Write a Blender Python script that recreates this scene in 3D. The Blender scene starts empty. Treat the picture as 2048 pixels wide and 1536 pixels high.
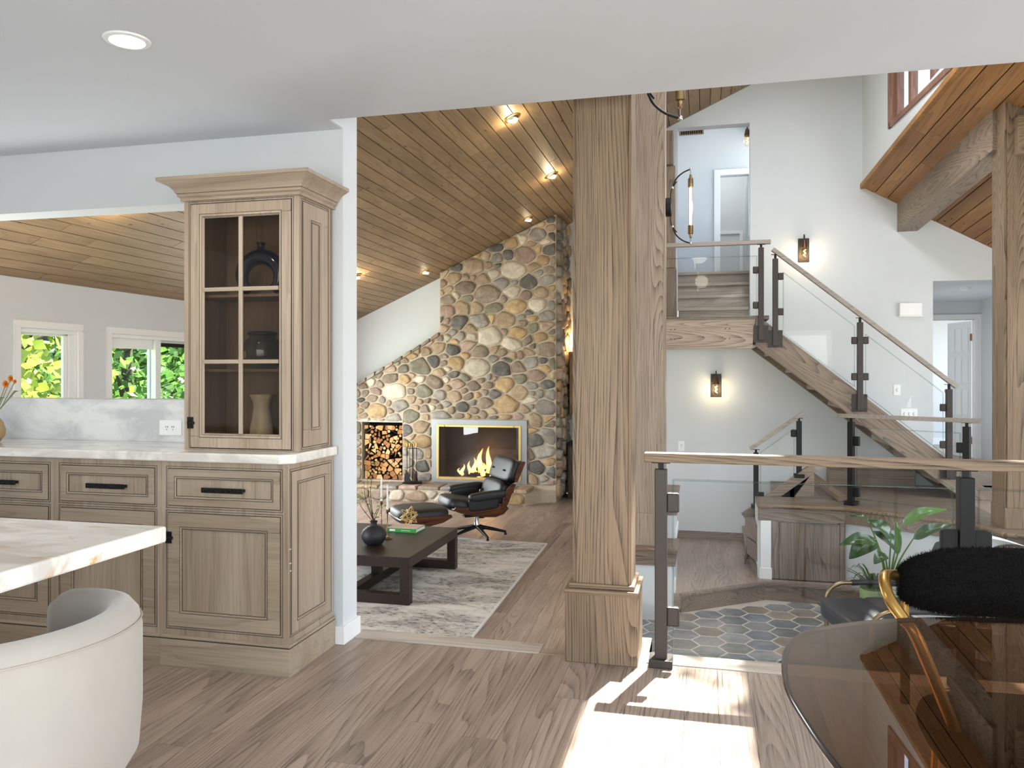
import bpy, bmesh, math, random
from mathutils import Vector, Matrix
R = math.radians
random.seed(7)
sc = bpy.context.scene
COL = sc.collection

# ------------------------------------------------------------------ camera
F, H0, CX, HC = 1580.0, 747.0, 1024.0, 1.27          # focal length and horizon of the 2048 x 1536 frame
TH = math.atan((1410 - CX) / F)
cam = bpy.data.cameras.new('camera')
cam.sensor_width = 36.0
cam.lens = 36.0 * F / 2048.0
cam.shift_y = -(768 - H0) / 2048.0
cam.clip_start = 0.05
camo = bpy.data.objects.new('camera', cam)
COL.objects.link(camo)
camo.location = (0, 0, HC)
camo.rotation_euler = (R(90), 0, TH)
sc.camera = camo

# ------------------------------------------------------------------ sky, sun, fill lamps, exposure
world = bpy.data.worlds.new('sky')
sc.world = world
world.use_nodes = True
wn = world.node_tree
sky = wn.nodes.new('ShaderNodeTexSky')
sky.sky_type = 'NISHITA'
sky.sun_disc = False
sky.sun_elevation = R(60)
sky.sun_rotation = R(16.8)
bgn = wn.nodes['Background']
wn.links.new(sky.outputs[0], bgn.inputs[0])
bgn.inputs[1].default_value = 0.5

SUN_DIR = Vector((0.153, 0.507, 0.92)).normalized()
sun = bpy.data.lights.new('sun', 'SUN')
sun.energy = 26.0
sun.angle = R(0.7)
sun.color = (1.0, 0.96, 0.9)
suno = bpy.data.objects.new('sun', sun)
COL.objects.link(suno)
suno.rotation_euler = SUN_DIR.to_track_quat('Z', 'Y').to_euler()
suno.location = (4, 12, 14)

def fill_light(name, loc, direction, sx, sy, watts, color=(0.965, 0.985, 1.0)):
    l = bpy.data.lights.new(name, 'AREA')
    l.shape = 'RECTANGLE'
    l.size, l.size_y = sx, sy
    l.energy = watts
    l.color = color
    o = bpy.data.objects.new(name, l)
    COL.objects.link(o)
    o.location = loc
    o.rotation_euler = Vector(direction).to_track_quat('-Z', 'Y').to_euler()
    return o

# area lamps added as fill at unseen openings and inside the far rooms
fill_light('fill_kitchen_rear', (0.2, -2.58, 1.25), (0, 1, 0.35), 5.0, 1.9, 120)  # added fill from an unseen opening behind the camera
fill_light('fill_dining_side', (4.28, 0.6, 1.35), (-1, 0, 0.4), 3.4, 1.8, 95)  # added fill at an unseen opening in the right wall
fill_light('fill_living_near', (-5.47, 4.3, 0.72), (1, 0.1, 0), 1.0, 1.8, 80)  # added fill at a living room window out of frame
fill_light('fill_living_far', (-5.47, 9.5, 0.62), (1, 0, 0), 2.2, 1.9, 90)  # added fill for the living room, hidden behind the hutch
fill_light('fill_foyer_side', (4.15, 6.2, 1.2), (-1, 0, 0), 3.4, 2.2, 70)  # added fill for the foyer from the unseen right wall
fill_light('daylight_skylight', (0.64, 5.9, 4.62), (0, 0, -1), 0.6, 2.9, 50)
fill_light('fill_upper_hall', (1.55, 11.0, 3.9), (-1, 0, 0), 1.0, 1.4, 6)  # added fill shining in through the side wall of the upper hall
fill_light('fill_far_bedroom', (0.2, 12.6, 4.85), (0, 0, -1), 0.8, 0.8, 9)  # added overhead fill, there is no opening above it
fill_light('fill_hall_room', (4.6, 13.2, 1.4), (-1, 0, 0), 1.4, 1.6, 26)  # added fill to brighten the room beyond the hall
fill_light('fill_hall_side', (2.37, 10.7, 1.3), (1, 0, 0.1), 1.6, 1.4, 14)  # added fill just inside the hall wall, which has no window

sc.view_settings.view_transform = 'Standard'
sc.view_settings.look = 'None'
sc.view_settings.exposure = 0.55
sc.view_settings.gamma = 1.0
sc.view_settings.use_curve_mapping = False
sc.cycles.use_denoising = True
sc.cycles.max_bounces = 10
sc.cycles.diffuse_bounces = 5
sc.cycles.glossy_bounces = 4
sc.cycles.transmission_bounces = 8
sc.cycles.transparent_max_bounces = 24
sc.cycles.sample_clamp_indirect = 6.0

# ------------------------------------------------------------------ pixel -> place (direction from the pixel, distance from what it touches)
_c, _s = math.cos(TH), math.sin(TH)
def ray(u, v):
    x = (u - CX) / F
    return (-_s + x * _c, _c + x * _s, (H0 - v) / F)
def onZ(u, v, z):
    d = ray(u, v); t = (z - HC) / d[2]
    return (d[0] * t, d[1] * t, z)
def onY(u, v, y):
    d = ray(u, v); t = y / d[1]
    return (d[0] * t, y, HC + d[2] * t)
def onX(u, v, x):
    d = ray(u, v); t = x / d[0]
    return (x, d[1] * t, HC + d[2] * t)

# ------------------------------------------------------------------ mesh helpers
class MB:
    def __init__(s):
        s.v = []; s.f = []
    def add(s, vs, fs):
        n = len(s.v)
        s.v += [tuple(p) for p in vs]
        s.f += [tuple(i + n for i in f) for f in fs]
        return s
    def box(s, x0, x1, y0, y1, z0, z1):
        vs = [(x0,y0,z0),(x1,y0,z0),(x1,y1,z0),(x0,y1,z0),(x0,y0,z1),(x1,y0,z1),(x1,y1,z1),(x0,y1,z1)]
        return s.add(vs, [(0,3,2,1),(4,5,6,7),(0,1,5,4),(1,2,6,5),(2,3,7,6),(3,0,4,7)])
    def obox(s, c, size, m=None):
        hx, hy, hz = size[0]/2, size[1]/2, size[2]/2
        m = m or Matrix.Identity(3)
        c = Vector(c)
        vs = [c + m @ Vector((x*hx, y*hy, z*hz)) for x, y, z in ((-1,-1,-1),(1,-1,-1),(1,1,-1),(-1,1,-1),(-1,-1,1),(1,-1,1),(1,1,1),(-1,1,1))]
        return s.add(vs, [(0,3,2,1),(4,5,6,7),(0,1,5,4),(1,2,6,5),(2,3,7,6),(3,0,4,7)])
    def bar(s, a, b, w, h, up=(0,0,1)):
        a, b = Vector(a), Vector(b)
        d = (b - a).normalized()
        side = d.cross(Vector(up)).normalized()
        u2 = side.cross(d).normalized()
        m = Matrix((d, side, u2)).transposed()
        return s.obox((a + b) / 2, ((b - a).length, w, h), m)
    def hexa(s, p):                       # eight corners, bottom ring then top ring
        return s.add(p, [(0,3,2,1),(4,5,6,7),(0,1,5,4),(1,2,6,5),(2,3,7,6),(3,0,4,7)])
    def prism(s, poly, axis, a, b):
        def P(q, w):
            return {'x': (w, q[0], q[1]), 'y': (q[0], w, q[1]), 'z': (q[0], q[1], w)}[axis]
        n = len(poly)
        vs = [P(q, a) for q in poly] + [P(q, b) for q in poly]
        fs = [tuple(range(n))[::-1], tuple(range(n, 2*n))]
        fs += [(i, (i+1) % n, n + (i+1) % n, n + i) for i in range(n)]
        return s.add(vs, fs)
    def tube(s, pts, r, n=10, closed=False):
        pts = [Vector(p) for p in pts]
        k = len(pts)
        rs = r if isinstance(r, (list, tuple)) else [r] * k
        tang = []
        for i in range(k):
            a = pts[(i-1) % k] if closed or i else pts[0]
            b = pts[(i+1) % k] if closed or i < k-1 else pts[-1]
            tang.append((b - a).normalized())
        ref = Vector((0,0,1)) if abs(tang[0].z) < 0.9 else Vector((1,0,0))
        nrm = tang[0].cross(ref).normalized()
        vs = []
        for i in range(k):
            nrm = (nrm - tang[i] * nrm.dot(tang[i])).normalized()
            bn = tang[i].cross(nrm)
            for j in range(n):
                a = 2*math.pi*j/n
                vs.append(pts[i] + (nrm*math.cos(a) + bn*math.sin(a)) * rs[i])
        fs = []
        for i in range(k if closed else k-1):
            for j in range(n):
                i2 = (i+1) % k
                fs.append((i*n+j, i*n+(j+1) % n, i2*n+(j+1) % n, i2*n+j))
        if not closed:
            fs += [tuple(range(n))[::-1], tuple(range((k-1)*n, k*n))]
        return s.add(vs, fs)
    def lathe(s, prof, c=(0,0,0), n=24, axis='z'):
        c = Vector(c); vs = []; fs = []
        for r, z in prof:
            for j in range(n):
                a = 2*math.pi*j/n
                p = (r*math.cos(a), r*math.sin(a), z)
                if axis == 'y': p = (p[0], p[2], p[1])
                if axis == 'x': p = (p[2], p[0], p[1])
                vs.append(c + Vector(p))
        k = len(prof)
        for i in range(k-1):
            for j in range(n):
                fs.append((i*n+j, i*n+(j+1) % n, (i+1)*n+(j+1) % n, (i+1)*n+j))
        if prof[0][0] > 1e-5: fs.append(tuple(range(n))[::-1])
        if prof[-1][0] > 1e-5: fs.append(tuple(range((k-1)*n, k*n)))
        return s.add(vs, fs)
    def ell(s, c, rad, nu=16, nv=10, m=None, p=1.0):
        c = Vector(c); m = m or Matrix.Identity(3)
        def sp(x): return math.copysign(abs(x)**p, x)
        vs = []; fs = []
        for i in range(nv+1):
            t = math.pi*i/nv
            for j in range(nu):
                a = 2*math.pi*j/nu
                q = Vector((rad[0]*sp(math.sin(t))*sp(math.cos(a)), rad[1]*sp(math.sin(t))*sp(math.sin(a)), rad[2]*sp(math.cos(t))))
                vs.append(c + m @ q)
        for i in range(nv):
            for j in range(nu):
                fs.append((i*nu+j, (i+1)*nu+j, (i+1)*nu+(j+1) % nu, i*nu+(j+1) % nu))
        return s.add(vs, fs)
    def xf(s, m):
        s.v = [tuple(m @ Vector(p)) for p in s.v]
        return s

def mesh_of(mb, name, bevel=0.0, smooth=False, seg=2):
    me = bpy.data.meshes.new(name)
    me.from_pydata(mb.v, [], mb.f)
    bm = bmesh.new(); bm.from_mesh(me)
    bmesh.ops.remove_doubles(bm, verts=bm.verts, dist=1e-6)
    bmesh.ops.recalc_face_normals(bm, faces=bm.faces)
    if bevel:
        ed = [e for e in bm.edges if len(e.link_faces) == 2 and e.calc_face_angle(0) > 0.5]
        bmesh.ops.bevel(bm, geom=ed, offset=bevel, segments=seg, profile=0.5, affect='EDGES', clamp_overlap=True)
    bm.to_mesh(me); bm.free()
    if smooth:
        for p in me.polygons: p.use_smooth = True
        try:
            me.set_sharp_from_angle(angle=R(smooth if smooth is not True else 40))
        except Exception:
            pass
    me.update()
    return me

ROOTM = {}
def link(name, me, mat, parent=None):
    o = bpy.data.objects.new(name, me)
    COL.objects.link(o)
    if mat is not None and me is not None and len(me.materials) == 0:
        me.materials.append(mat)
    if parent is not None:
        o.parent = parent
        if parent.name in ROOTM:
            o.matrix_parent_inverse = ROOTM[parent.name].inverted()
    return o
def obj(name, mb, mat, parent=None, bevel=0.0, smooth=False, seg=2):
    return link(name, mesh_of(mb, name, bevel, smooth, seg), mat, parent)
def tag(o, label=None, cat=None, group=None, kind=None):
    if label: o['label'] = label
    if cat: o['category'] = cat
    if group: o['group'] = group
    if kind: o['kind'] = kind
    return o
def thing(name, label, cat, loc=(0,0,0), rz=0.0, group=None, world=True):
    """an Empty at the thing's base; with world=True its parts are modelled in room coordinates, else in its own"""
    o = bpy.data.objects.new(name, None)
    COL.objects.link(o)
    o.empty_display_size = 0.1
    o.location = loc; o.rotation_euler = (0, 0, rz)
    if world:
        ROOTM[o.name] = Matrix.Translation(Vector(loc)) @ Matrix.Rotation(rz, 4, 'Z')
    return tag(o, label, cat, group)
def copy_tree(o, parent=None):
    c = o.copy(); COL.objects.link(c)
    if parent is not None: c.parent = parent
    for ch in list(o.children): copy_tree(ch, c)
    return c
def struct(name, mb, mat, parent=None, bevel=0.0, smooth=False):
    o = obj(name, mb, mat, parent, bevel, smooth)
    if parent is None: o['kind'] = 'structure'
    return o

# ------------------------------------------------------------------ materials
def srgb(r, g, b):
    f = lambda c: (c/255/12.92) if c/255 <= 0.04045 else ((c/255+0.055)/1.055)**2.4
    return (f(r), f(g), f(b), 1.0)
def newmat(name):
    m = bpy.data.materials.new(name); m.use_nodes = True
    nt = m.node_tree
    return m, nt, nt.nodes['Principled BSDF']
def N(nt, t, **kw):
    n = nt.nodes.new(t)
    for k, v in kw.items():
        if k.startswith('i_'):
            key = k[2:]
            key = int(key) if key.isdigit() else key.replace('_', ' ')
            n.inputs[key].default_value = v
        else:
            setattr(n, k, v)
    return n
def plain(name, col, rough=0.5, metal=0.0, noise=0.0, nscale=40.0, bump=0.0, spec=0.5, sheen=0.0, coat=0.0):
    m, nt, b = newmat(name)
    b.inputs['Base Color'].default_value = col
    b.inputs['Roughness'].default_value = rough
    b.inputs['Metallic'].default_value = metal
    b.inputs['Specular IOR Level'].default_value = spec
    if sheen: b.inputs['Sheen Weight'].default_value = sheen
    if coat: b.inputs['Coat Weight'].default_value = coat
    if noise or bump:
        tc = N(nt, 'ShaderNodeTexCoord')
        no = N(nt, 'ShaderNodeTexNoise', i_Scale=nscale, i_Detail=5.0)
        nt.links.new(tc.outputs['Object'], no.inputs['Vector'])
        if noise:
            mx = N(nt, 'ShaderNodeMix', data_type='RGBA', blend_type='MULTIPLY')
            mx.inputs[0].default_value = 1.0
            mr = N(nt, 'ShaderNodeMapRange')
            mr.inputs[3].default_value = 1.0 - noise; mr.inputs[4].default_value = 1.0 + noise
            nt.links.new(no.outputs['Fac'], mr.inputs[0])
            mx.inputs[6].default_value = col
            nt.links.new(mr.outputs[0], mx.inputs[7])
            nt.links.new(mx.outputs[2], b.inputs['Base Color'])
        if bump:
            bp = N(nt, 'ShaderNodeBump', i_Strength=bump, i_Distance=0.01)
            nt.links.new(no.outputs['Fac'], bp.inputs['Height'])
            nt.links.new(bp.outputs[0], b.inputs['Normal'])
    return m
def emit(name, col, strength):
    m, nt, b = newmat(name)
    b.inputs['Base Color'].default_value = col
    b.inputs['Emission Color'].default_value = col
    b.inputs['Emission Strength'].default_value = strength
    return m
def ramp(nt, stops, interp='LINEAR'):
    r = N(nt, 'ShaderNodeValToRGB')
    r.color_ramp.interpolation = interp
    el = r.color_ramp.elements
    while len(el) < len(stops): el.new(0.5)
    for e, (p, c) in zip(el, stops):
        e.position = p; e.color = c
    return r
def wood(name, light, mid, dark, axis='x', rough=0.45, rings=14.0, scale=1.0, grain=0.55, vary=0.18, knots=0.0, spec=0.4, bump=0.15, cross=7.0, stretch=0.08):
    """plain-sawn wood: contour rings of a stretched noise field, fine pores, a tint of its own on every board"""
    m, nt, b = newmat(name)
    L = nt.links.new
    tc = N(nt, 'ShaderNodeTexCoord')
    oi = N(nt, 'ShaderNodeObjectInfo')
    off = N(nt, 'ShaderNodeVectorMath', operation='SCALE')
    cmb = N(nt, 'ShaderNodeCombineXYZ')
    L(oi.outputs['Random'], cmb.inputs[0]); L(oi.outputs['Random'], cmb.inputs[1]); L(oi.outputs['Random'], cmb.inputs[2])
    L(cmb.outputs[0], off.inputs[0]); off.inputs['Scale'].default_value = 37.0
    ad = N(nt, 'ShaderNodeVectorMath', operation='ADD')
    L(tc.outputs['Object'], ad.inputs[0]); L(off.outputs[0], ad.inputs[1])
    def mapped(along, across):
        mp = N(nt, 'ShaderNodeMapping')
        sv = [across * scale] * 3
        sv['xyz'.index(axis)] = along * scale
        mp.inputs['Scale'].default_value = sv
        L(ad.outputs[0], mp.inputs['Vector'])
        return mp
    big = N(nt, 'ShaderNodeTexNoise', i_Scale=1.0, i_Detail=1.5, i_Roughness=0.35, i_Distortion=0.15)
    L(mapped(cross * stretch, cross).outputs[0], big.inputs['Vector'])
    mul = N(nt, 'ShaderNodeMath', operation='MULTIPLY'); L(big.outputs['Fac'], mul.inputs[0]); mul.inputs[1].default_value = rings
    ab = N(nt, 'ShaderNodeMath', operation='FRACT'); L(mul.outputs[0], ab.inputs[0])
    pw = N(nt, 'ShaderNodeMath', operation='POWER'); L(ab.outputs[0], pw.inputs[0]); pw.inputs[1].default_value = 2.6
    fine = N(nt, 'ShaderNodeTexNoise', i_Scale=1.0, i_Detail=4.0, i_Roughness=0.7)
    L(mapped(3.0, 140.0).outputs[0], fine.inputs['Vector'])
    med = N(nt, 'ShaderNodeTexNoise', i_Scale=1.0, i_Detail=3.0)
    L(mapped(0.9, 5.0).outputs[0], med.inputs['Vector'])
    fr = N(nt, 'ShaderNodeMapRange'); L(fine.outputs['Fac'], fr.inputs[0]); fr.inputs[1].default_value = 0.44; fr.inputs[2].default_value = 0.66
    g1 = N(nt, 'ShaderNodeMath', operation='MULTIPLY'); L(pw.outputs[0], g1.inputs[0]); g1.inputs[1].default_value = grain
    g2 = N(nt, 'ShaderNodeMath', operation='MULTIPLY'); L(fr.outputs[0], g2.inputs[0]); g2.inputs[1].default_value = 0.75
    gg = N(nt, 'ShaderNodeMath', operation='MULTIPLY'); L(g1.outputs[0], gg.inputs[0]); L(g2.outputs[0], gg.inputs[1])
    g3 = N(nt, 'ShaderNodeMath', operation='MULTIPLY_ADD'); L(fr.outputs[0], g3.inputs[0]); g3.inputs[1].default_value = 0.28; L(gg.outputs[0], g3.inputs[2])
    g4 = N(nt, 'ShaderNodeMath', operation='MULTIPLY_ADD'); L(g1.outputs[0], g4.inputs[0]); g4.inputs[1].default_value = 0.55; L(g3.outputs[0], g4.inputs[2])
    base = ramp(nt, [(0.3, light), (0.7, mid)])
    L(med.outputs['Fac'], base.inputs[0])
    mx = N(nt, 'ShaderNodeMix', data_type='RGBA'); L(g4.outputs[0], mx.inputs[0]); L(base.outputs[0], mx.inputs[6]); mx.inputs[7].default_value = dark
    out = mx.outputs[2]
    if knots:
        vo = N(nt, 'ShaderNodeTexVoronoi', i_Scale=1.0); vo.inputs['Randomness'].default_value = 1.0
        L(mapped(3.2, 6.0).outputs[0], vo.inputs['Vector'])
        kr = N(nt, 'ShaderNodeMapRange'); L(vo.outputs['Distance'], kr.inputs[0]); kr.inputs[1].default_value = 0.04; kr.inputs[2].default_value = 0.10
        kr.inputs[3].default_value = knots; kr.inputs[4].default_value = 0.0
        mk = N(nt, 'ShaderNodeMix', data_type='RGBA'); L(kr.outputs[0], mk.inputs[0]); L(out, mk.inputs[6])
        mk.inputs[7].default_value = tuple(c * 0.35 for c in dark[:3]) + (1,)
        out = mk.outputs[2]
    vr = N(nt, 'ShaderNodeMapRange'); L(oi.outputs['Random'], vr.inputs[0]); vr.inputs[3].default_value = 1 - vary; vr.inputs[4].default_value = 1 + vary
    hv = N(nt, 'ShaderNodeHueSaturation'); L(vr.outputs[0], hv.inputs['Value']); L(out, hv.inputs['Color'])
    L(hv.outputs[0], b.inputs['Base Color'])
    b.inputs['Roughness'].default_value = rough
    b.inputs['Specular IOR Level'].default_value = spec
    bp = N(nt, 'ShaderNodeBump', i_Strength=bump, i_Distance=0.003); bp.invert = True
    L(g4.outputs[0], bp.inputs['Height']); L(bp.outputs[0], b.inputs['Normal'])
    return m
def paneglass(name, tint=(1, 1, 1, 1), rough=0.0, ior=1.45, edge=1.0):
    m, nt, b = newmat(name)
    nt.nodes.remove(b)
    o = nt.nodes['Material Output']
    fr = N(nt, 'ShaderNodeFresnel', i_IOR=ior)
    tr = N(nt, 'ShaderNodeBsdfTransparent'); tr.inputs[0].default_value = tint
    gl = N(nt, 'ShaderNodeBsdfGlossy', i_Roughness=rough); gl.inputs[0].default_value = edge if isinstance(edge, tuple) else (edge, edge, edge, 1)
    mx = N(nt, 'ShaderNodeMixShader')
    ge = N(nt, 'ShaderNodeNewGeometry')                 # the pane does not bend rays, so its inner side must not reflect totally
    inv = N(nt, 'ShaderNodeMath', operation='SUBTRACT'); inv.inputs[0].default_value = 1.0
    nt.links.new(ge.outputs['Backfacing'], inv.inputs[1])
    ml = N(nt, 'ShaderNodeMath', operation='MULTIPLY')
    nt.links.new(fr.outputs[0], ml.inputs[0]); nt.links.new(inv.outputs[0], ml.inputs[1])
    nt.links.new(ml.outputs[0], mx.inputs[0]); nt.links.new(tr.outputs[0], mx.inputs[1]); nt.links.new(gl.outputs[0], mx.inputs[2])
    nt.links.new(mx.outputs[0], o.inputs[0])
    return m

M = {}
M['wall'] = plain('painted_wall', srgb(209, 212, 213), 0.75, noise=0.02, nscale=8, bump=0.02)
M['ceil'] = plain('painted_ceiling', srgb(208, 213, 218), 0.8)
M['trim'] = plain('white_trim', srgb(235, 235, 233), 0.4)
M['white'] = plain('white_plastic', srgb(240, 240, 238), 0.35)
fl, fm, fd = srgb(180, 160, 144), srgb(150, 131, 117), srgb(74, 61, 53)
M['floor'] = wood('oak_floor', fl, fm, fd, 'y', 0.38, rings=34, scale=1.0, vary=0.08, spec=0.45, cross=4.5, grain=0.6, stretch=0.05)
M['floor_x'] = wood('oak_floor_across', fl, fm, fd, 'x', 0.4, rings=34, vary=0.05, cross=4.5, grain=0.55)
cl, cm, cd = srgb(156, 130, 98), srgb(132, 107, 78), srgb(88, 67, 47)
M['plank'] = wood('pine_ceiling', cl, cm, cd, 'y', 0.55, rings=20, scale=1.0, vary=0.11, knots=0.85, grain=0.4, cross=4.5)
M['plank_warm'] = wood('pine_soffit', srgb(170, 124, 74), srgb(138, 94, 50), srgb(84, 54, 28), 'x', 0.5, rings=18, vary=0.13, knots=0.9, grain=0.45, cross=4.5)
ol, om, od = srgb(146, 123, 98), srgb(126, 104, 81), srgb(54, 44, 36)
for ax in 'xyz':
    M['oak_' + ax] = wood('grey_oak_' + ax, ol, om, od, ax, 0.5, rings=62, vary=0.04, grain=0.8, cross=2.8)
bl, bm_, bd = srgb(150, 132, 114), srgb(122, 105, 90), srgb(58, 48, 41)
for ax in 'xyz':
    M['brown_' + ax] = wood('brown_oak_' + ax, bl, bm_, bd, ax, 0.45, rings=48, vary=0.08, grain=0.65, cross=3.2)
for ax in 'xyz':
    M['cab_' + ax] = wood('glazed_maple_' + ax, srgb(182, 165, 145), srgb(160, 142, 121), srgb(112, 96, 80), ax, 0.42, rings=4, vary=0.03, grain=0.3, bump=0.05, cross=9.0)
M['rail'] = wood('grey_rail_oak', srgb(166, 156, 146), srgb(146, 135, 125), srgb(96, 86, 78), 'x', 0.45, rings=40, vary=0.02, grain=0.4, cross=3.0)
for ax in 'xz':
    M['light_' + ax] = wood('light_grey_oak_' + ax, srgb(176, 158, 140), srgb(156, 137, 119), srgb(78, 66, 56), ax, 0.5, rings=62, vary=0.04, grain=0.75, cross=2.8)  # same grey oak in a paler copy, brighter foyer light put into its colour
M['pale_x'] = wood('pale_oak_x', srgb(190, 178, 164), srgb(172, 160, 147), srgb(120, 108, 97), 'x', 0.5, rings=18, vary=0.03, grain=0.4, cross=3.6)
M['glaze'] = plain('dark_glaze', srgb(52, 40, 32), 0.6)
M['cab_in'] = wood('cabinet_inside', srgb(140, 112, 84), srgb(118, 92, 66), srgb(84, 62, 42), 'z', 0.5, rings=4, grain=0.3)
M['black'] = plain('black_metal', srgb(17, 16, 15), 0.5, spec=0.3)
M['bronze'] = plain('dark_bronze', srgb(56, 49, 45), 0.45, metal=0.35)
M['hammered'] = plain('hammered_iron', srgb(30, 27, 25), 0.42, metal=0.6, bump=0.9, nscale=70)
M['brass'] = plain('brushed_brass', srgb(196, 156, 88), 0.28, metal=1.0)
M['agedbrass'] = plain('aged_brass', srgb(150, 128, 94), 0.35, metal=1.0)
M['chrome'] = plain('polished_nickel', srgb(200, 200, 200), 0.15, metal=1.0)
M['steel'] = plain('brushed_steel', srgb(150, 152, 152), 0.35, metal=0.8)
M['glass'] = paneglass('clear_glass', (0.985, 0.992, 0.99, 1), 0.0, 1.35)
M['glassedge'] = paneglass('glass_edge', (0.80, 0.85, 0.84, 1), 0.1, 1.4)
M['windowglass'] = paneglass('window_glass', (0.97, 0.98, 0.98, 1), 0.0, 1.3)
M['smoke'] = paneglass('smoked_glass', (0.46, 0.36, 0.29, 1), 0.0, 1.7, (0.95, 0.84, 0.75, 1))
M['dark'] = plain('dark_gap', srgb(20, 17, 15), 0.9)
M['drywood'] = wood('walnut_black', srgb(54, 40, 34), srgb(42, 31, 26), srgb(24, 17, 14), 'y', 0.38, rings=8, vary=0.03)
M['leather'] = plain('black_leather', srgb(20, 20, 22), 0.45, bump=0.12, nscale=120)
M['leather_blue'] = plain('charcoal_leather', srgb(32, 33, 40), 0.45, bump=0.08, nscale=90)
M['rosewood'] = wood('rosewood_shell', srgb(112, 66, 40), srgb(86, 46, 27), srgb(36, 18, 10), 'x', 0.35, rings=10, vary=0.02, grain=1.0)
# ================================================================== THE SETTING
LZ, TZ, PZ, WY = -0.60, -0.765, 0.08, 9.2          # living floor, foyer tiles, stair platform, stair wall
XL, FY, HY = -5.5, 11.29, 10.87                     # left wall, chimney face, hearth front
CZ = 2.42                                           # kitchen ceiling
SA = math.atan(0.4486)
def roofL(x): return 4.527 + 0.4486 * x
def roofS(x): return 4.267 + 0.452 * x
D1 = Vector((0.087, -1.0, 0.117))                   # run of the boards in the low roof beside the stair
def roofR(x, y):
    s = WY - y
    return 3.282 - 0.5626 * (x - 1.655 - 0.087 * s) + 0.117 * s

def boards(parent, mat, rows, width, gap, y0, y1, lens, thick, place, rnd):
    """lay rows of butt-jointed boards; place(row, ya, yb, length) -> matrix; local Y is the board's length"""
    for r in rows:
        y = y0 - rnd.uniform(0, lens[0] * 0.8)
        while y < y1:
            l = rnd.uniform(*lens)
            a, b = max(y, y0), min(y + l, y1)
            if y1 - b < 0.25: b = y1
            if b - a > 0.05:
                n = b - a - gap
                mb = MB().box(-width/2 + gap/2, width/2 - gap/2, -n/2, n/2, 0, thick)
                o = obj('plank', mb, mat, parent)
                o.matrix_basis = place(r, (a + b) / 2)
            y = b if b >= y1 else y + l

# ---- kitchen floor
rnd = random.Random(3)
mb = MB()
mb.prism([(-4.5, -2.6), (4.2, -2.6), (4.2, 3.6), (-0.25, 3.6), (-0.25, 3.88), (-0.73, 3.88), (-0.73, 3.57), (-4.5, 3.57)], 'z', -0.17, -0.012)
kf = struct('floor_kitchen', mb, M['brown_x'])
fieldm = MB().box(-4.5, -3.2, -2.6, 3.4, -0.012, 0).box(2.3, 4.2, -2.6, 3.6, -0.012, 0).box(-3.2, 2.3, -2.6, 0.9, -0.012, 0).box(-0.73, -0.3, 3.57, 3.88, -0.012, 0)
obj('board_field', fieldm, M['floor'], kf)
boards(kf, M['floor'], range(44), 0.125, 0.0012, 0.9, 3.5, (0.9, 2.1), 0.012,
       lambda r, y: Matrix.Translation((-3.2 + 0.0625 + 0.125 * r, y, -0.012)), rnd)
nos = MB().box(-1.65, -0.73, 3.51, 3.635, -0.035, 0.004)
obj('step_nosing', nos, M['pale_x'], kf, 0.006)
nos2 = MB().box(-0.25, 2.3, 3.51, 3.64, -0.035, 0.003)
obj('edge_nosing', nos2, M['pale_x'], kf, 0.006)
obj('edge_fill', MB().box(-0.73, -0.25, 3.5, 3.575, -0.012, -0.0005), M['floor_x'], kf)
# steps from the kitchen down to the living room
for k in (1, 2):
    obj('stair_tread', MB().box(-1.65, -0.73, 3.6 + 0.28 * (k - 1), 3.62 + 0.28 * k, -0.2 * k - 0.035, -0.2 * k), M['floor_x'], kf, 0.006)
    obj('stair_riser', MB().box(-1.65, -0.73, 3.58 + 0.28 * (k - 1), 3.6 + 0.28 * (k - 1), -0.2 * k, -0.2 * (k - 1) - 0.035), M['floor_x'], kf)
obj('stair_riser', MB().box(-1.65, -0.73, 4.14, 4.16, LZ, -0.435), M['floor_x'], kf)
# floor edge over the sunken foyer
obj('edge_fascia', MB().box(-0.25, 2.3, 3.58, 3.6, TZ, -0.035), M['wall'], kf)
obj('edge_return', MB().box(-0.73, -0.25, 3.86, 3.88, TZ, -0.02).box(-0.27, -0.25, 3.6, 3.88, TZ, -0.02), M['wall'], kf)

# ---- living room floor
lf = struct('floor_living', MB().box(XL, -0.62, 3.57, 12.2, LZ - 0.15, LZ - 0.012), M['brown_x'])
boards(lf, M['floor'], range(39), 0.125, 0.0015, 3.6, 12.18, (1.4, 2.6), 0.012,
       lambda r, y: Matrix.Translation((XL + 0.0625 + 0.125 * r, y, LZ - 0.012)), rnd)
obj('floor_edge', MB().box(-0.66, -0.60, 3.9, 6.6, TZ, LZ), M['floor'], lf)

# ---- stair landing floor (same level as the living room) and its wooden riser
land = [(-0.62, 6.86), (-0.206, 6.86), (0.524, 7.44), (1.25, 7.40), (1.25, WY), (-0.62, WY)]
lnd = struct('floor_landing', MB().prism(land, 'z', LZ - 0.13, LZ), M['floor'])
for a, b in (((-0.206, 6.86), (0.524, 7.44)), ((0.524, 7.44), (1.25, 7.40)), ((1.25, 7.40), (1.9, 6.95))):
    obj('riser_board', MB().bar((a[0], a[1] + 0.012, (TZ + LZ) / 2 - 0.01), (b[0], b[1] + 0.012, (TZ + LZ) / 2 - 0.01), 0.024, LZ - TZ - 0.02), M['brown_x'], lnd)
    obj('nosing', MB().bar((a[0], a[1] - 0.004, LZ - 0.012), (b[0], b[1] - 0.004, LZ - 0.012), 0.05, 0.026), M['brown_x'], lnd, 0.005)
obj('baseboard', MB().box(-0.62, 0.62, WY - 0.02, WY, LZ, LZ + 0.085), M['brown_x'], lnd, 0.003)

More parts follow.
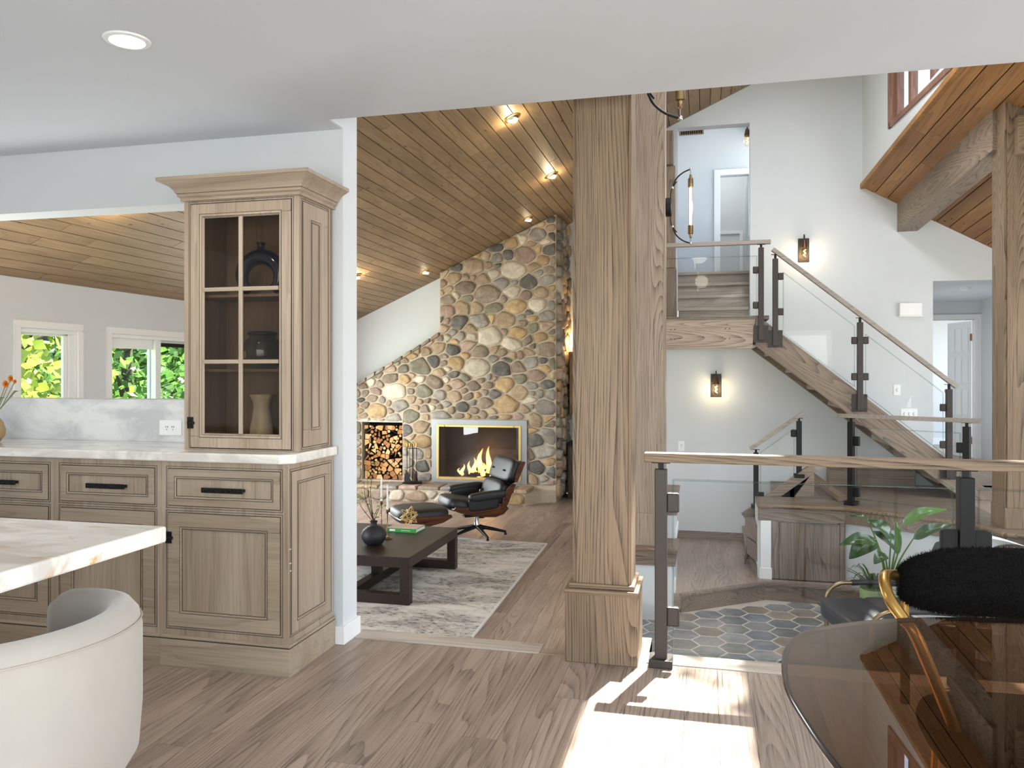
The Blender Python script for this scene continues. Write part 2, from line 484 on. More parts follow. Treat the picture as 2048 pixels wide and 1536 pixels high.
# ---- foyer: slate hexagons one by one where they can be told apart
tf = struct('floor_foyer', MB().box(-0.66, 3.2, 3.58, 7.6, TZ - 0.12, TZ - 0.001), plain('grout', srgb(206, 198, 184), 0.9, noise=0.05))
def slate(name, c1, c2, c3):
    m, nt, b = newmat(name)
    tc = N(nt, 'ShaderNodeTexCoord'); oi = N(nt, 'ShaderNodeObjectInfo')
    ad = N(nt, 'ShaderNodeVectorMath', operation='MULTIPLY_ADD')
    cm_ = N(nt, 'ShaderNodeCombineXYZ')
    for i in range(3): nt.links.new(oi.outputs['Random'], cm_.inputs[i])
    nt.links.new(cm_.outputs[0], ad.inputs[0]); ad.inputs[1].default_value = (50, 50, 50)
    nt.links.new(tc.outputs['Object'], ad.inputs[2])
    no = N(nt, 'ShaderNodeTexNoise', i_Scale=7.0, i_Detail=8.0, i_Roughness=0.7)
    nt.links.new(ad.outputs[0], no.inputs['Vector'])
    rp = ramp(nt, [(0.3, c1), (0.5, c2), (0.72, c3)])
    nt.links.new(no.outputs['Fac'], rp.inputs[0])
    hs = N(nt, 'ShaderNodeHueSaturation')
    mr = N(nt, 'ShaderNodeMapRange'); nt.links.new(oi.outputs['Random'], mr.inputs[0]); mr.inputs[3].default_value = 0.95; mr.inputs[4].default_value = 1.4
    nt.links.new(mr.outputs[0], hs.inputs['Value']); nt.links.new(rp.outputs[0], hs.inputs['Color'])
    nt.links.new(hs.outputs[0], b.inputs['Base Color'])
    b.inputs['Roughness'].default_value = 0.32
    bp = N(nt, 'ShaderNodeBump', i_Strength=0.25, i_Distance=0.004)
    nt.links.new(no.outputs['Fac'], bp.inputs['Height']); nt.links.new(bp.outputs[0], b.inputs['Normal'])
    return m
SL = [slate('slate_blue', srgb(86, 92, 98), srgb(110, 117, 123), srgb(140, 145, 148)),
      slate('slate_grey', srgb(104, 106, 108), srgb(130, 131, 132), srgb(156, 154, 152)),
      slate('slate_green', srgb(94, 100, 98), srgb(118, 123, 120), srgb(146, 148, 142)),
      slate('slate_rust', srgb(110, 108, 106), srgb(138, 130, 118), srgb(162, 146, 122))]
a = 0.131                                            # hexagon side
hexes = []
for j in range(22):
    for i in range(30):
        cx = -0.56 + i * a * 1.5
        cy = 7.44 - j * a * math.sqrt(3) - (i % 2) * a * math.sqrt(3) / 2
        if cy < 3.68 or cx > 3.1: continue
        ye = 7.42 if cx > 0.52 else (6.80 + max(0, cx + 0.2) * 0.79)
        if cx > 1.25: ye = 7.36 - (cx - 1.25) * 0.69
        if cy + a * 0.87 > ye + 0.10: continue
        hexes.append((cx, cy))
hexes.sort(key=lambda q: -q[1])
near, far = hexes[:290], hexes[290:]
def hexmb(c, r):
    p = [(c[0] + r * math.cos(k * math.pi / 3), c[1] + r * math.sin(k * math.pi / 3)) for k in range(6)]
    return MB().prism(p, 'z', -0.006, 0.0008)
hm = [mesh_of(hexmb((0, 0), a - 0.0105), 'tile') for _ in SL]
for me_, ma in zip(hm, SL): me_.materials.append(ma)
for cx, cy in near:
    o = link('tile', rnd.choices(hm, (5, 4, 3, 2))[0], None, tf)
    o.location = (cx, cy, TZ + rnd.uniform(-0.0005, 0.0005))
    o.rotation_euler = (0, 0, rnd.choice([0, 1, 2, 3, 4, 5]) * math.pi / 3)
if far:
    fm_ = MB()
    for cx, cy in far:
        p = [(cx + (a - 0.0065) * math.cos(k * math.pi / 3), cy + (a - 0.0065) * math.sin(k * math.pi / 3)) for k in range(6)]
        fm_.prism(p, 'z', TZ - 0.006, TZ + 0.002)
    tag(obj('tile_field', fm_, SL[1], tf), kind='stuff')

# ---- kitchen ceiling with the flat bulkhead edge
mb = MB().prism([(-4.5, -2.6), (4.2, -2.6), (4.2, 3.28), (-1.654, 3.28), (-1.662, 3.418), (-4.5, 3.418)], 'z', CZ, CZ + 0.12)
struct('ceiling_kitchen', mb, M['ceil'])
struct('wall_bulkhead', MB().box(-1.65, 4.2, 3.16, 3.28, CZ + 0.12, 5.9), M['wall'])

# ---- wall between kitchen and living room: half wall, header, stub
KY0, KY1 = 3.42, 3.572
mb = MB()
mb.box(XL, -1.97, KY0, KY1, LZ - 0.05, 1.139)
mb.box(XL, -1.97, KY0, KY1, 2.113, 4.2)
mb.box(-1.97, -1.654, KY0, KY1, LZ - 0.05, 4.2)
mb.box(-1.72, -1.652, 3.2805, KY0, CZ + 0.002, 4.2)
mb.box(XL, -4.5, KY0, KY1, LZ - 0.05, 4.2)
struct('wall_pass_through', mb, M['wall'])
def marble(name, base, grey, gold, rough=0.12, scale=1.0):
    m, nt, b = newmat(name)
    tc = N(nt, 'ShaderNodeTexCoord')
    mp = N(nt, 'ShaderNodeMapping'); mp.inputs['Scale'].default_value = (1.1*scale, 2.6*scale, 2.0*scale); mp.inputs['Rotation'].default_value = (0, 0, 0.35)
    nt.links.new(tc.outputs['Object'], mp.inputs['Vector'])
    n1 = N(nt, 'ShaderNodeTexNoise', i_Scale=2.2, i_Detail=9.0, i_Roughness=0.62, i_Distortion=1.2)
    n2 = N(nt, 'ShaderNodeTexNoise', i_Scale=3.1, i_Detail=7.0, i_Roughness=0.6, i_Distortion=1.8)
    nt.links.new(mp.outputs[0], n1.inputs['Vector']); nt.links.new(mp.outputs[0], n2.inputs['Vector'])
    r1 = ramp(nt, [(0.40, grey), (0.56, base)])
    nt.links.new(n1.outputs['Fac'], r1.inputs[0])
    r2 = ramp(nt, [(0.60, (0, 0, 0, 1)), (0.72, (1, 1, 1, 1))])
    nt.links.new(n2.outputs['Fac'], r2.inputs[0])
    mx = N(nt, 'ShaderNodeMix', data_type='RGBA')
    nt.links.new(r2.outputs[0], mx.inputs[0]); nt.links.new(r1.outputs[0], mx.inputs[6]); mx.inputs[7].default_value = gold
    nt.links.new(mx.outputs[2], b.inputs['Base Color'])
    b.inputs['Roughness'].default_value = rough
    return m
M['marble'] = marble('gold_veined_marble', srgb(236, 231, 222), srgb(206, 198, 190), srgb(204, 164, 104))
M['splash'] = marble('pale_marble', srgb(226, 226, 224), srgb(196, 197, 198), srgb(214, 210, 202), 0.2, 0.8)
struct('wall_backsplash', MB().box(-4.5, -1.97, KY0 - 0.018, KY0, 0.93, 1.139), M['splash'])
struct('baseboard_stub', MB().box(-1.70, -1.638, KY0 - 0.02, KY1 + 0.012, 0.0, 0.085), M['trim'], bevel=0.003)

# ---- left wall with its windows
wl = MB()
def wall_x(mb, x0, x1, ya, yb, za, zb, holes):
    """wall in a plane of constant x with rectangular holes (y0, y1, z0, z1), all between the same heights or not"""
    ys = sorted({ya, yb} | {h[0] for h in holes} | {h[1] for h in holes})
    for p, q in zip(ys, ys[1:]):
        hs = sorted([h for h in holes if h[0] <= p and h[1] >= q], key=lambda h: h[2])
        z = za
        for h in hs:
            if h[2] > z: mb.box(x0, x1, p, q, z, h[2])
            z = h[3]
        if z < zb: mb.box(x0, x1, p, q, z, zb)
W1 = (5.372, 5.985, 0.35, 1.652)
W2 = (6.405, 7.86, 0.35, 1.652)
W3 = (3.8, 4.8, -0.2, 1.652)
W4 = (8.4, 10.6, -0.35, 1.60)
wall_x(wl, XL - 0.16, XL, 3.42, 12.2, LZ - 0.1, 2.12, [W1, W2, W3, W4])
struct('wall_left', wl, M['wall'])
def window(name, h, mull, screen_right):
    y0, y1, z0, z1 = h
    w = bpy.data.objects.new(name, None); COL.objects.link(w); w['kind'] = 'structure'
    w.location = (XL, (y0 + y1) / 2, z0); ROOTM[w.name] = Matrix.Translation(w.location)
    c = 0.062
    obj('casing', MB().box(XL, XL + 0.018, y0 - c, y1 + c, z1, z1 + c).box(XL, XL + 0.018, y0 - c, y0, z0 - c, z1).box(XL, XL + 0.018, y1, y1 + c, z0 - c, z1).box(XL, XL + 0.03, y0 - c, y1 + c, z0 - c, z0), M['trim'], w, 0.003)
    obj('jamb', MB().box(XL - 0.15, XL - 0.002, y0, y0 + 0.02, z0, z1).box(XL - 0.15, XL - 0.002, y1 - 0.02, y1, z0, z1).box(XL - 0.15, XL - 0.002, y0 + 0.02, y1 - 0.02, z1 - 0.035, z1).box(XL - 0.15, XL - 0.002, y0 + 0.02, y1 - 0.02, z0, z0 + 0.03), M['trim'], w)
    def sash(ya, yb, x, mat, t=0.045, top=0.05):
        s_ = obj('sash', MB().box(x - 0.03, x, ya, ya + t, z0 + 0.03, z1 - 0.035).box(x - 0.03, x, yb - t, yb, z0 + 0.03, z1 - 0.035).box(x - 0.03, x, ya + t, yb - t, z1 - 0.035 - top, z1 - 0.035).box(x - 0.03, x, ya + t, yb - t, z0 + 0.03, z0 + 0.08), mat, w, 0.003)
        obj('pane', MB().box(x - 0.018, x - 0.012, ya + t, yb - t, z0 + 0.08, z1 - 0.035 - top), M['windowglass'], s_)
    if mull is None:
        sash(y0 + 0.02, y1 - 0.02, XL - 0.06, M['trim'], 0.03, 0.02)
        obj('screen_frame', MB().box(XL - 0.03, XL - 0.012, y1 - 0.075, y1 - 0.02, z0 + 0.03, z1 - 0.035).box(XL - 0.055, XL - 0.032, y1 - 0.12, y1 - 0.052, z0 + 0.03, z1 - 0.045), M['trim'], w, 0.003)
    else:
        sash(y0 + 0.02, mull + 0.03, XL - 0.06, M['trim'], 0.05, 0.10)
        sash(mull - 0.03, y1 - 0.02, XL - 0.10, M['trim'], 0.05, 0.05)
        obj('mullion', MB().box(XL - 0.056, XL - 0.02, mull - 0.035, mull + 0.045, z0 + 0.03, z1 - 0.035), M['trim'], w, 0.003)
        obj('screen_frame', MB().box(XL - 0.09, XL - 0.075, mull + 0.055, mull + 0.085, z0 + 0.03, z1 - 0.06).box(XL - 0.09, XL - 0.075, mull + 0.055, y1 - 0.03, z1 - 0.10, z1 - 0.06).box(XL - 0.09, XL - 0.075, y1 - 0.06, y1 - 0.03, z0 + 0.03, z1 - 0.06), M['dark'], w)
    return w
window('window_1', W1, None, False)
window('window_2', W2, 7.10, True)
window('window_3', W3, None, False)
window('window_6', W4, 9.5, True)  # unseen window behind the hutch, added to light the living room

# ---- living room back wall, alcove, roof of boards
struct('wall_living_back', MB().prism([(XL, LZ), (-2.1, LZ), (-2.1, roofL(-2.1) + 0.05), (XL, roofL(XL) + 0.05)], 'y', 11.59, 11.7), M['wall'])
struct('wall_alcove', MB().prism([(-2.6, LZ), (-0.4, LZ), (-0.4, roofL(-0.4) + 0.05), (-2.6, roofL(-2.6) + 0.05)], 'y', 12.2, 12.3), M['wall'])
struct('wall_stair_return', MB().prism([(WY + 0.14, LZ), (13.5, LZ), (13.5, 5.0), (WY + 0.14, 5.0)], 'x', -0.62, -0.5), M['wall'])
def slab_on(fn, x0, x1, y0, y1, t, off=0.0):
    return [(x0, y0, fn(x0) + off), (x1, y0, fn(x1) + off), (x1, y1, fn(x1) + off), (x0, y1, fn(x0) + off),
            (x0, y0, fn(x0) + off + t), (x1, y0, fn(x1) + off + t), (x1, y1, fn(x1) + off + t), (x0, y1, fn(x0) + off + t)]
cl_ = struct('ceiling_living', MB().hexa(slab_on(roofL, XL - 0.2, -0.55, 3.42, 12.3, 0.2, 0.018)), M['dark'])
PW = 0.124
boards(cl_, M['plank'], range(44), PW, 0.0075, 3.575, 12.2, (1.5, 3.6), 0.018,
       lambda r, y: Matrix.Translation((XL + (r + 0.5) * PW * math.cos(SA), y, roofL(XL + (r + 0.5) * PW * math.cos(SA)))) @ Matrix.Rotation(-SA, 4, 'Y'), rnd)
# stair roof: boarded at the wall, a long skylight over the foyer
SK = (0.30, 0.98, 4.4, 7.4)
cs = MB()
cs.hexa(slab_on(roofS, -0.62, SK[0], 3.2, 9.4, 0.2, 0.018)).hexa(slab_on(roofS, SK[1], 1.75, 3.2, 9.4, 0.2, 0.018))
cs.hexa(slab_on(roofS, SK[0], SK[1], 3.2, SK[2], 0.2, 0.018)).hexa(slab_on(roofS, SK[0], SK[1], SK[3], 9.4, 0.2, 0.018))
cst = struct('ceiling_stair', cs, M['dark'])
SS = math.atan(0.452)
boards(cst, M['plank'], range(20), PW, 0.0075, 7.45, WY, (1.2, 2.4), 0.018,
       lambda r, y: Matrix.Translation((-0.62 + (r + 0.5) * PW * math.cos(SS), y, roofS(-0.62 + (r + 0.5) * PW * math.cos(SS)))) @ Matrix.Rotation(-SS, 4, 'Y'), rnd)
fldm = MB().hexa(slab_on(roofS, -0.62, SK[0], 3.28, 7.45, 0.018)).hexa(slab_on(roofS, SK[1], 1.7, 3.28, 7.45, 0.018)).hexa(slab_on(roofS, SK[0], SK[1], 3.28, SK[2], 0.018))
obj('board_field', fldm, M['plank'], cst)
obj('roof_step', MB().box(-0.66, -0.60, 3.28, 9.2, roofS(-0.62) - 0.02, roofL(-0.62) + 0.05), M['plank'], cst)
skw = bpy.data.objects.new('window_4', None); COL.objects.link(skw); skw['kind'] = 'structure'
fr_ = MB()
for x0, x1, y0, y1 in ((SK[0]-0.05, SK[0], SK[2]-0.05, SK[3]+0.05), (SK[1], SK[1]+0.05, SK[2]-0.05, SK[3]+0.05), (SK[0], SK[1], SK[2]-0.05, SK[2]), (SK[0], SK[1], SK[3], SK[3]+0.05)):
    fr_.hexa(slab_on(roofS, x0, x1, y0, y1, 0.10, 0.20))
obj('frame', fr_, M['trim'], skw)
obj('pane', MB().hexa(slab_on(roofS, SK[0], SK[1], SK[2], SK[3], 0.008, 0.26)), M['windowglass'], skw)

# ---- stair wall with the doorway upstairs and the hall opening
def rr(x): return roofR(x, WY)
sw = MB()
UD = (-0.305, 0.488, 1.85, 4.07)
HO = (2.349, 2.962, PZ, 2.25)
def pan(x0, x1, z0, z1, fn=None):
    if fn: sw.prism([(x0, z0), (x1, z0), (x1, fn(x1)), (x0, fn(x0))], 'y', WY, WY + 0.14)
    else: sw.prism([(x0, z0), (x1, z0), (x1, z1), (x0, z1)], 'y', WY, WY + 0.14)
up = lambda x: roofS(x) + 0.03
ur = lambda x: rr(x) + 0.03
pan(-0.62, UD[0], LZ - 0.1, 0, up); pan(UD[0], UD[1], LZ - 0.1, UD[2]); pan(UD[0], UD[1], UD[3], 0, up); pan(UD[1], 1.655, LZ - 0.1, 0, up)
pan(1.655, HO[0], LZ - 0.1, 0, ur); pan(HO[0], HO[1], LZ - 0.1, HO[2]); 
sw.f = sw.f[:-6]; sw.v = sw.v[:-8]
pan(HO[0], HO[1], HO[3], 0, ur); pan(HO[0], HO[1], LZ - 0.1, HO[2]); pan(HO[1], 4.3, LZ - 0.1, 0, ur)
struct('wall_stair', sw, M['wall'])

# ---- low roof to the side of the stair, boarded, and the clerestory wall above it
def onR(x, s): return Vector((x + 0.087 * s, WY - s, roofR(x + 0.087 * s, WY - s)))
cr_ = MB()
lo = [onR(1.70, -0.13), onR(4.5, -0.13), onR(4.5, 6.0), onR(1.70, 6.0)]
cr_.hexa([p + Vector((0, 0, 0.02)) for p in lo] + [p + Vector((0, 0, 0.2)) for p in lo])
clow = struct('ceiling_low_roof', cr_, M['dark'])
ex = D1.normalized()
ev = (onR(2.655, 0) - onR(1.655, 0)).normalized()
ev = (ev - ex * ev.dot(ex)).normalized()
en = ex.cross(ev)
if en.z < 0: en = -en
MR = Matrix((ex, ev, en)).transposed().to_4x4()
if MR.determinant() < 0:
    MR = Matrix((ex, -ev, en)).transposed().to_4x4()
for r in range(20):
    x = 1.655 + (r + 0.5) * 0.120
    s = -rnd.uniform(0, 1.2)
    while s < 5.9:
        l = rnd.uniform(1.2, 2.8)
        s0, s1 = max(s, 0), min(s + l, 5.9)
        if s1 - s0 > 0.1:
            n = (s1 - s0) * D1.length - 0.004
            o = obj('plank', MB().box(-n/2, n/2, -0.0645, 0.0645, 0, 0.018), M['plank_warm'], clow)
            o.matrix_basis = Matrix.Translation(onR(x, (s0 + s1) / 2)) @ MR
        s += l
obj('edge_board', MB().bar(onR(1.652, 0) + Vector((0, 0, 0.008)), onR(1.652, 5.9) + Vector((0, 0, 0.008)), 0.046, 0.05), M['plank_warm'], clow)
def cl_pt(s, z, off=0.0): return Vector((1.655 + 0.087 * s + off, WY - s, z))
def cl_quad(mb, s0, s1, z00, z01, z10, z11, o0=0.0, o1=0.12):
    mb.hexa([cl_pt(s0, z00, o0), cl_pt(s1, z10, o0), cl_pt(s1, z10, o1), cl_pt(s0, z00, o1),
             cl_pt(s0, z01, o0), cl_pt(s1, z11, o0), cl_pt(s1, z11, o1), cl_pt(s0, z01, o1)])
cw = MB()
wz, wt, ws0, ws1 = 3.66, 4.75, 0.95, 4.6
zb = lambda s: 3.282 + 0.117 * s + 0.03
top = 5.15
cl_quad(cw, 0, ws0, zb(0), top, zb(ws0), top)
cl_quad(cw, ws0, ws1, zb(ws0), wz, zb(ws1), max(wz, zb(ws1) + 0.02))
cl_quad(cw, ws0, ws1, wt, top, wt, top)
cl_quad(cw, ws1, 5.9, zb(ws1), top, zb(5.9), top)
struct('wall_clerestory', cw, M['wall'])
w5 = bpy.data.objects.new('window_5', None); COL.objects.link(w5); w5['kind'] = 'structure'
redwood = wood('cedar_frame', srgb(150, 112, 92), srgb(126, 90, 72), srgb(80, 54, 42), 'z', 0.5)
f5 = MB()
cl_quad(f5, ws0, ws1, wz - 0.03, wz + 0.02, wz - 0.03, wz + 0.02, -0.02, 0.1)
cl_quad(f5, ws0, ws1, wt - 0.02, wt + 0.03, wt - 0.02, wt + 0.03, -0.02, 0.1)
cl_quad(f5, ws0 - 0.03, ws0 + 0.03, wz - 0.03, wt + 0.03, wz - 0.03, wt + 0.03, -0.02, 0.1)
obj('casing', f5, redwood, w5)
g5 = MB()
for s_ in (ws0 + 0.05, ws0 + 0.42, ws0 + 0.95, ws0 + 1.8, ws0 + 2.7):
    cl_quad(g5, s_, s_ + 0.07, wz + 0.02, wt - 0.02, wz + 0.02, wt - 0.02, 0.02, 0.08)
obj('mullion', g5, redwood, w5)
p5 = MB(); cl_quad(p5, ws0 + 0.03, ws1, wz + 0.02, wt - 0.02, wz + 0.02, wt - 0.02, 0.05, 0.056)
obj('pane', p5, M['windowglass'], w5)

# ---- upper hall behind the doorway
uf = 2.53
uh = MB()
uh.box(0.60, 0.72, WY + 0.14, 10.4, 1.6, 5.0).box(0.60, 0.72, 11.6, 12.6, 1.6, 5.0).box(0.60, 0.72, 10.4, 11.6, 4.6, 5.0).box(0.60, 0.72, 10.4, 11.6, 1.6, 3.2)
uh.box(-0.5, 0.21, 11.6, 11.72, uf, 5.0).box(0.21, 0.6, 11.6, 11.72, 4.08, 5.0)
uh.box(-0.5, 0.9, 13.4, 13.5, uf, 5.0).box(0.72, 0.84, 11.72, 13.4, uf, 5.0)
struct('wall_upper_hall', uh, M['wall'])
struct('ceiling_upper_hall', MB().box(-0.62, 1.7, WY + 0.14, 13.5, 4.9, 5.0), M['ceil'])
struct('floor_upper_hall', MB().box(-0.62, 0.9, 10.73, 13.5, uf - 0.1, uf), M['floor'])
struct('trim_1', MB().box(0.125, 0.21, 11.575, 11.6, uf, 4.08).box(0.125, 0.6, 11.575, 11.6, 4.08, 4.16), M['trim'], bevel=0.003)
struct('trim_2', MB().box(0.02, 0.07, 13.38, 13.4, 2.9, 3.6).box(0.07, 0.6, 13.38, 13.4, 3.55, 3.6).box(0.55, 0.6, 13.38, 13.4, 2.9, 3.55), M['trim'])

# ---- hall behind the stair wall, with the door at its end
hl = MB()
hl.box(2.23, 2.349, WY + 0.14, 12.2, PZ, 2.6).box(3.72, 3.84, WY + 0.14, 12.2, PZ, 2.6)
hl.box(2.349, 3.07, 12.2, 12.32, PZ, 2.6).box(3.66, 3.72, 12.2, 12.32, PZ, 2.6).box(3.07, 3.66, 12.2, 12.32, 2.02, 2.6)
hl.box(2.2, 5.0, 14.6, 14.7, PZ, 2.6).box(2.2, 2.3, 12.32, 14.6, PZ, 2.6)
struct('wall_hall', hl, M['wall'])
struct('ceiling_hall', MB().box(2.2, 5.0, WY + 0.14, 14.7, 2.275, 2.6), M['ceil'])
struct('floor_hall', MB().box(2.2, 5.0, WY, 14.7, PZ - 0.1, PZ), M['floor'])
struct('trim_3', MB().box(3.66, 3.735, 12.175, 12.2, PZ, 2.02).box(3.0, 3.735, 12.175, 12.2, 2.02, 2.095).box(3.0, 3.07, 12.175, 12.2, PZ, 2.02).box(3.645, 3.66, 12.2, 12.32, PZ, 2.02), M['trim'], bevel=0.003)
struct('baseboard_hall', MB().box(2.349, 2.36, WY + 0.14, 12.2, PZ, PZ + 0.1).box(2.3, 3.0, 14.58, 14.6, PZ, PZ + 0.1).box(3.0, 4.4, 14.58, 14.6, PZ, PZ + 0.1), M['trim'])

# ---- walls of the kitchen and dining area that stand behind and beside the camera
struct('wall_kitchen_rear', MB().box(-4.5, -2.4, -2.75, -2.6, 0, CZ).box(2.8, 4.35, -2.75, -2.6, 0, CZ).box(-2.4, 2.8, -2.75, -2.6, 2.25, CZ).box(-2.4, 2.8, -2.75, -2.6, 0, 0.25), M['wall'])
struct('wall_kitchen_left', MB().box(-4.62, -4.5, -2.6, 3.42, 0, CZ), M['wall'])
rw = MB()
wall_x(rw, 4.3, 4.42, -2.75, 9.34, LZ - 0.2, 4.0, [(-1.2, 2.4, 0.4, 2.2), (4.4, 8.0, 0.1, 2.4)])
struct('wall_right', rw, M['wall'])
# walkway at the side of the foyer, level with the stair platform
struct('floor_walkway', MB().box(2.36, 4.3, 3.66, WY, PZ - 0.03, PZ), M['floor'])
struct('wall_walkway', MB().box(2.36, 4.3, 3.66, WY, TZ, PZ - 0.03), M['wall'])
# ================================================================== COLUMNS AND BEAMS
def column(name, label, x0, x1, y0, y1, z0, z1, base_h, bo, mat='oak_z', cap=True):
    t = thing(name, label, 'column', ((x0 + x1) / 2, (y0 + y1) / 2, z0))
    obj('shaft', MB().box(x0 + 0.016, x1 - 0.016, y0, y1, z0 + base_h, z1), M[mat], t, 0.003)
    obj('edge_board', MB().box(x0, x0 + 0.016, y0 + 0.014, y1 - 0.014, z0 + base_h, z1), M[mat], t, 0.002)
    obj('edge_board', MB().box(x1 - 0.016, x1, y0 + 0.014, y1 - 0.014, z0 + base_h, z1), M[mat], t, 0.002)
    b = obj('base', MB().box(x0 - bo, x1 + bo, y0 - bo, y1 + bo, z0, z0 + base_h), M[mat], t, 0.004)
    if cap:
        obj('base_cap', MB().box(x0 - bo - 0.004, x1 + bo + 0.004, y0 - bo - 0.004, y1 + bo + 0.004, z0 + base_h - 0.004, z0 + base_h + 0.018).box(x0 - bo * 0.5, x1 + bo * 0.5, y0 - bo * 0.5, y1 + bo * 0.5, z0 + base_h + 0.018, z0 + base_h + 0.04), M['oak_x'], b, 0.004)
    return t
column('oak_column', 'big square grey oak column with stepped base standing on the kitchen floor edge', -0.572, -0.312, 3.468, 3.70, 0.0, 4.1, 0.305, 0.028)
column('oak_column', 'square grey oak column standing on the low ledge of the foyer', -0.60, -0.322, 6.66, 6.92, -0.165, 4.06, 0.27, 0.002, mat='light_z', cap=False)
column('oak_column', 'thick grey oak post with roof beam at the walkway of the foyer', 2.235, 2.56, 6.78, 7.08, PZ, 3.42, 0.16, 0.004, cap=False)
# low ledges of the foyer: white plaster with oak caps
kw = thing('foyer_ledge', 'white plaster ledge with oak cap carrying a column beside the tiles', 'ledge', (-0.45, 6.85, TZ))
obj('body', MB().box(-0.66, -0.258, 6.605, 7.02, TZ, -0.31), M['wall'], kw)
obj('fascia', MB().box(-0.66, -0.235, 6.585, 7.02, -0.31, -0.185), M['brown_x'], kw, 0.003)
obj('cap', MB().box(-0.66, -0.21, 6.57, 7.02, -0.185, -0.165), M['oak_x'], kw, 0.005)
obj('baseboard', MB().box(-0.258, -0.244, 6.86, 7.02, LZ, LZ + 0.10), M['trim'], kw, 0.002)
kw = thing('foyer_ledge', 'raised white ledge block with oak band behind the column of the foyer', 'ledge', (-0.45, 7.2, -0.6))
obj('body', MB().box(-0.66, -0.252, 7.02, 7.5, LZ, 0.03), M['wall'], kw)
obj('fascia', MB().box(-0.66, -0.238, 7.03, 7.5, 0.03, 0.20), M['brown_x'], kw, 0.003)
obj('cap', MB().box(-0.66, -0.225, 7.03, 7.5, 0.20, 0.235), M['brown_x'], kw, 0.006)
obj('baseboard', MB().box(-0.252, -0.238, 7.03, 7.5, -0.165, -0.10), M['trim'], kw, 0.002)
# oak-clad pilaster at the doorway upstairs
pl = thing('oak_pilaster', 'grey oak clad pilaster beside the doorway at the top of the stair', 'pilaster', (-0.42, 9.1, 1.85))
obj('panel', MB().box(-0.62, -0.315, 9.02, 9.194, 1.852, 2.45), M['brown_z'], pl, 0.003)
obj('panel', MB().box(-0.62, -0.325, 9.03, 9.194, 2.455, 3.60), M['brown_z'], pl, 0.003)
obj('panel', MB().box(-0.62, -0.345, 8.97, 9.194, 3.605, 3.98), M['brown_z'], pl, 0.003)
# beams at the roof
bmw = thing('roof_beam', 'grey oak beam running under the boarded roof from stair wall to post', 'beam', (2.1, 9.2, 2.79))
b0, b1 = Vector((1.998, WY, 2.786)), Vector((2.20, 6.95, 3.03))
sd = Vector((0.2, 0.02, 0))
obj('beam_body', MB().hexa([b0, b1, b1 + sd, b0 + sd, b0 + Vector((0, 0, 0.31)), b1 + Vector((0, 0, 0.34)), b1 + sd + Vector((0, 0, 0.28)), b0 + sd + Vector((0, 0, 0.25))]), M['brown_y'], bmw, 0.004)
bm2 = thing('roof_beam', 'horizontal grey oak beam let into the post at the walkway', 'beam', (3.0, 6.8, 2.9))
obj('beam_body', MB().box(2.30, 4.3, 6.70, 7.0, 2.93, 3.22), M['oak_x'], bm2, 0.004)

# ================================================================== STAIR PLATFORM (pony wall with cupboard)
plat = [(0.47, 7.55), (1.212, 7.565), (1.98, 7.07), (2.12, 6.99), (2.19, 6.62), (2.36, 6.60), (2.36, WY - 0.006), (1.27, WY - 0.006), (1.27, 8.06), (0.47, 8.0)]
pt = thing('stair_platform', 'raised oak platform with nosed edge and white plaster front above the tiles', 'platform', (1.3, 7.9, LZ))
obj('deck', MB().prism(plat, 'z', PZ - 0.05, PZ), M['brown_x'], pt, 0.0)
front = [(0.47, 7.55), (1.212, 7.565), (1.98, 7.07), (2.12, 6.99), (2.19, 6.62), (2.36, 6.60)]
for i, (a_, b_) in enumerate(zip(front, front[1:])):
    a3, b3 = Vector((a_[0], a_[1], 0)), Vector((b_[0], b_[1], 0))
    dd = (b3 - a3).normalized(); nn = Vector((dd.y, -dd.x, 0))
    e = 0.012 if i else 0.0
    obj('edge_nosing', MB().bar(a3 + nn * 0.012 - dd * e + Vector((0, 0, PZ - 0.016)), b3 + nn * 0.012 + dd * 0.012 + Vector((0, 0, PZ - 0.016)), 0.06, 0.036), M['oak_x'], pt, 0.012)
    obj('edge_fascia', MB().bar(a3 - nn * 0.005 + Vector((0, 0, PZ - 0.092)), b3 - nn * 0.005 + Vector((0, 0, PZ - 0.092)), 0.03, 0.116), M['brown_x'], pt, 0.002)
    zlo = LZ if i == 0 else TZ
    obj('plaster_front', MB().bar(a3 - nn * 0.045 + Vector((0, 0, (zlo + PZ - 0.15) / 2)), b3 - nn * 0.045 + Vector((0, 0, (zlo + PZ - 0.15) / 2)), 0.05, PZ - 0.15 - zlo), M['wall'], pt)
obj('end_side', MB().box(0.47, 0.49, 7.6, 7.98, LZ, PZ - 0.05), M['wall'], pt)
# corner post in white and the cupboard front in oak
obj('corner_trim', MB().box(0.492, 0.585, 7.535, 7.575, LZ, PZ - 0.15).box(0.480, 0.590, 7.525, 7.575, LZ, LZ + 0.10), M['trim'], pt, 0.003)
obj('cupboard_frame', MB().box(0.588, 0.650, 7.535, 7.58, LZ, PZ - 0.15), M['brown_z'], pt, 0.002)
obj('cupboard_frame', MB().box(1.168, 1.215, 7.535, 7.585, LZ, PZ - 0.15), M['brown_z'], pt, 0.002)
cdoor = obj('cupboard_door', MB().box(0.655, 1.163, 7.522, 7.56, LZ + 0.012, PZ - 0.158), M['brown_z'], pt, 0.002)
for k in range(1, 7):
    x = 0.655 + k * 0.0726
    obj('board_joint', MB().box(x - 0.0008, x + 0.0008, 7.5212, 7.523, LZ + 0.012, PZ - 0.158), M['dark'], cdoor)
obj('kick_strip', MB().box(0.59, 1.215, 7.53, 7.56, LZ - 0.002, LZ + 0.010), M['black'], pt)
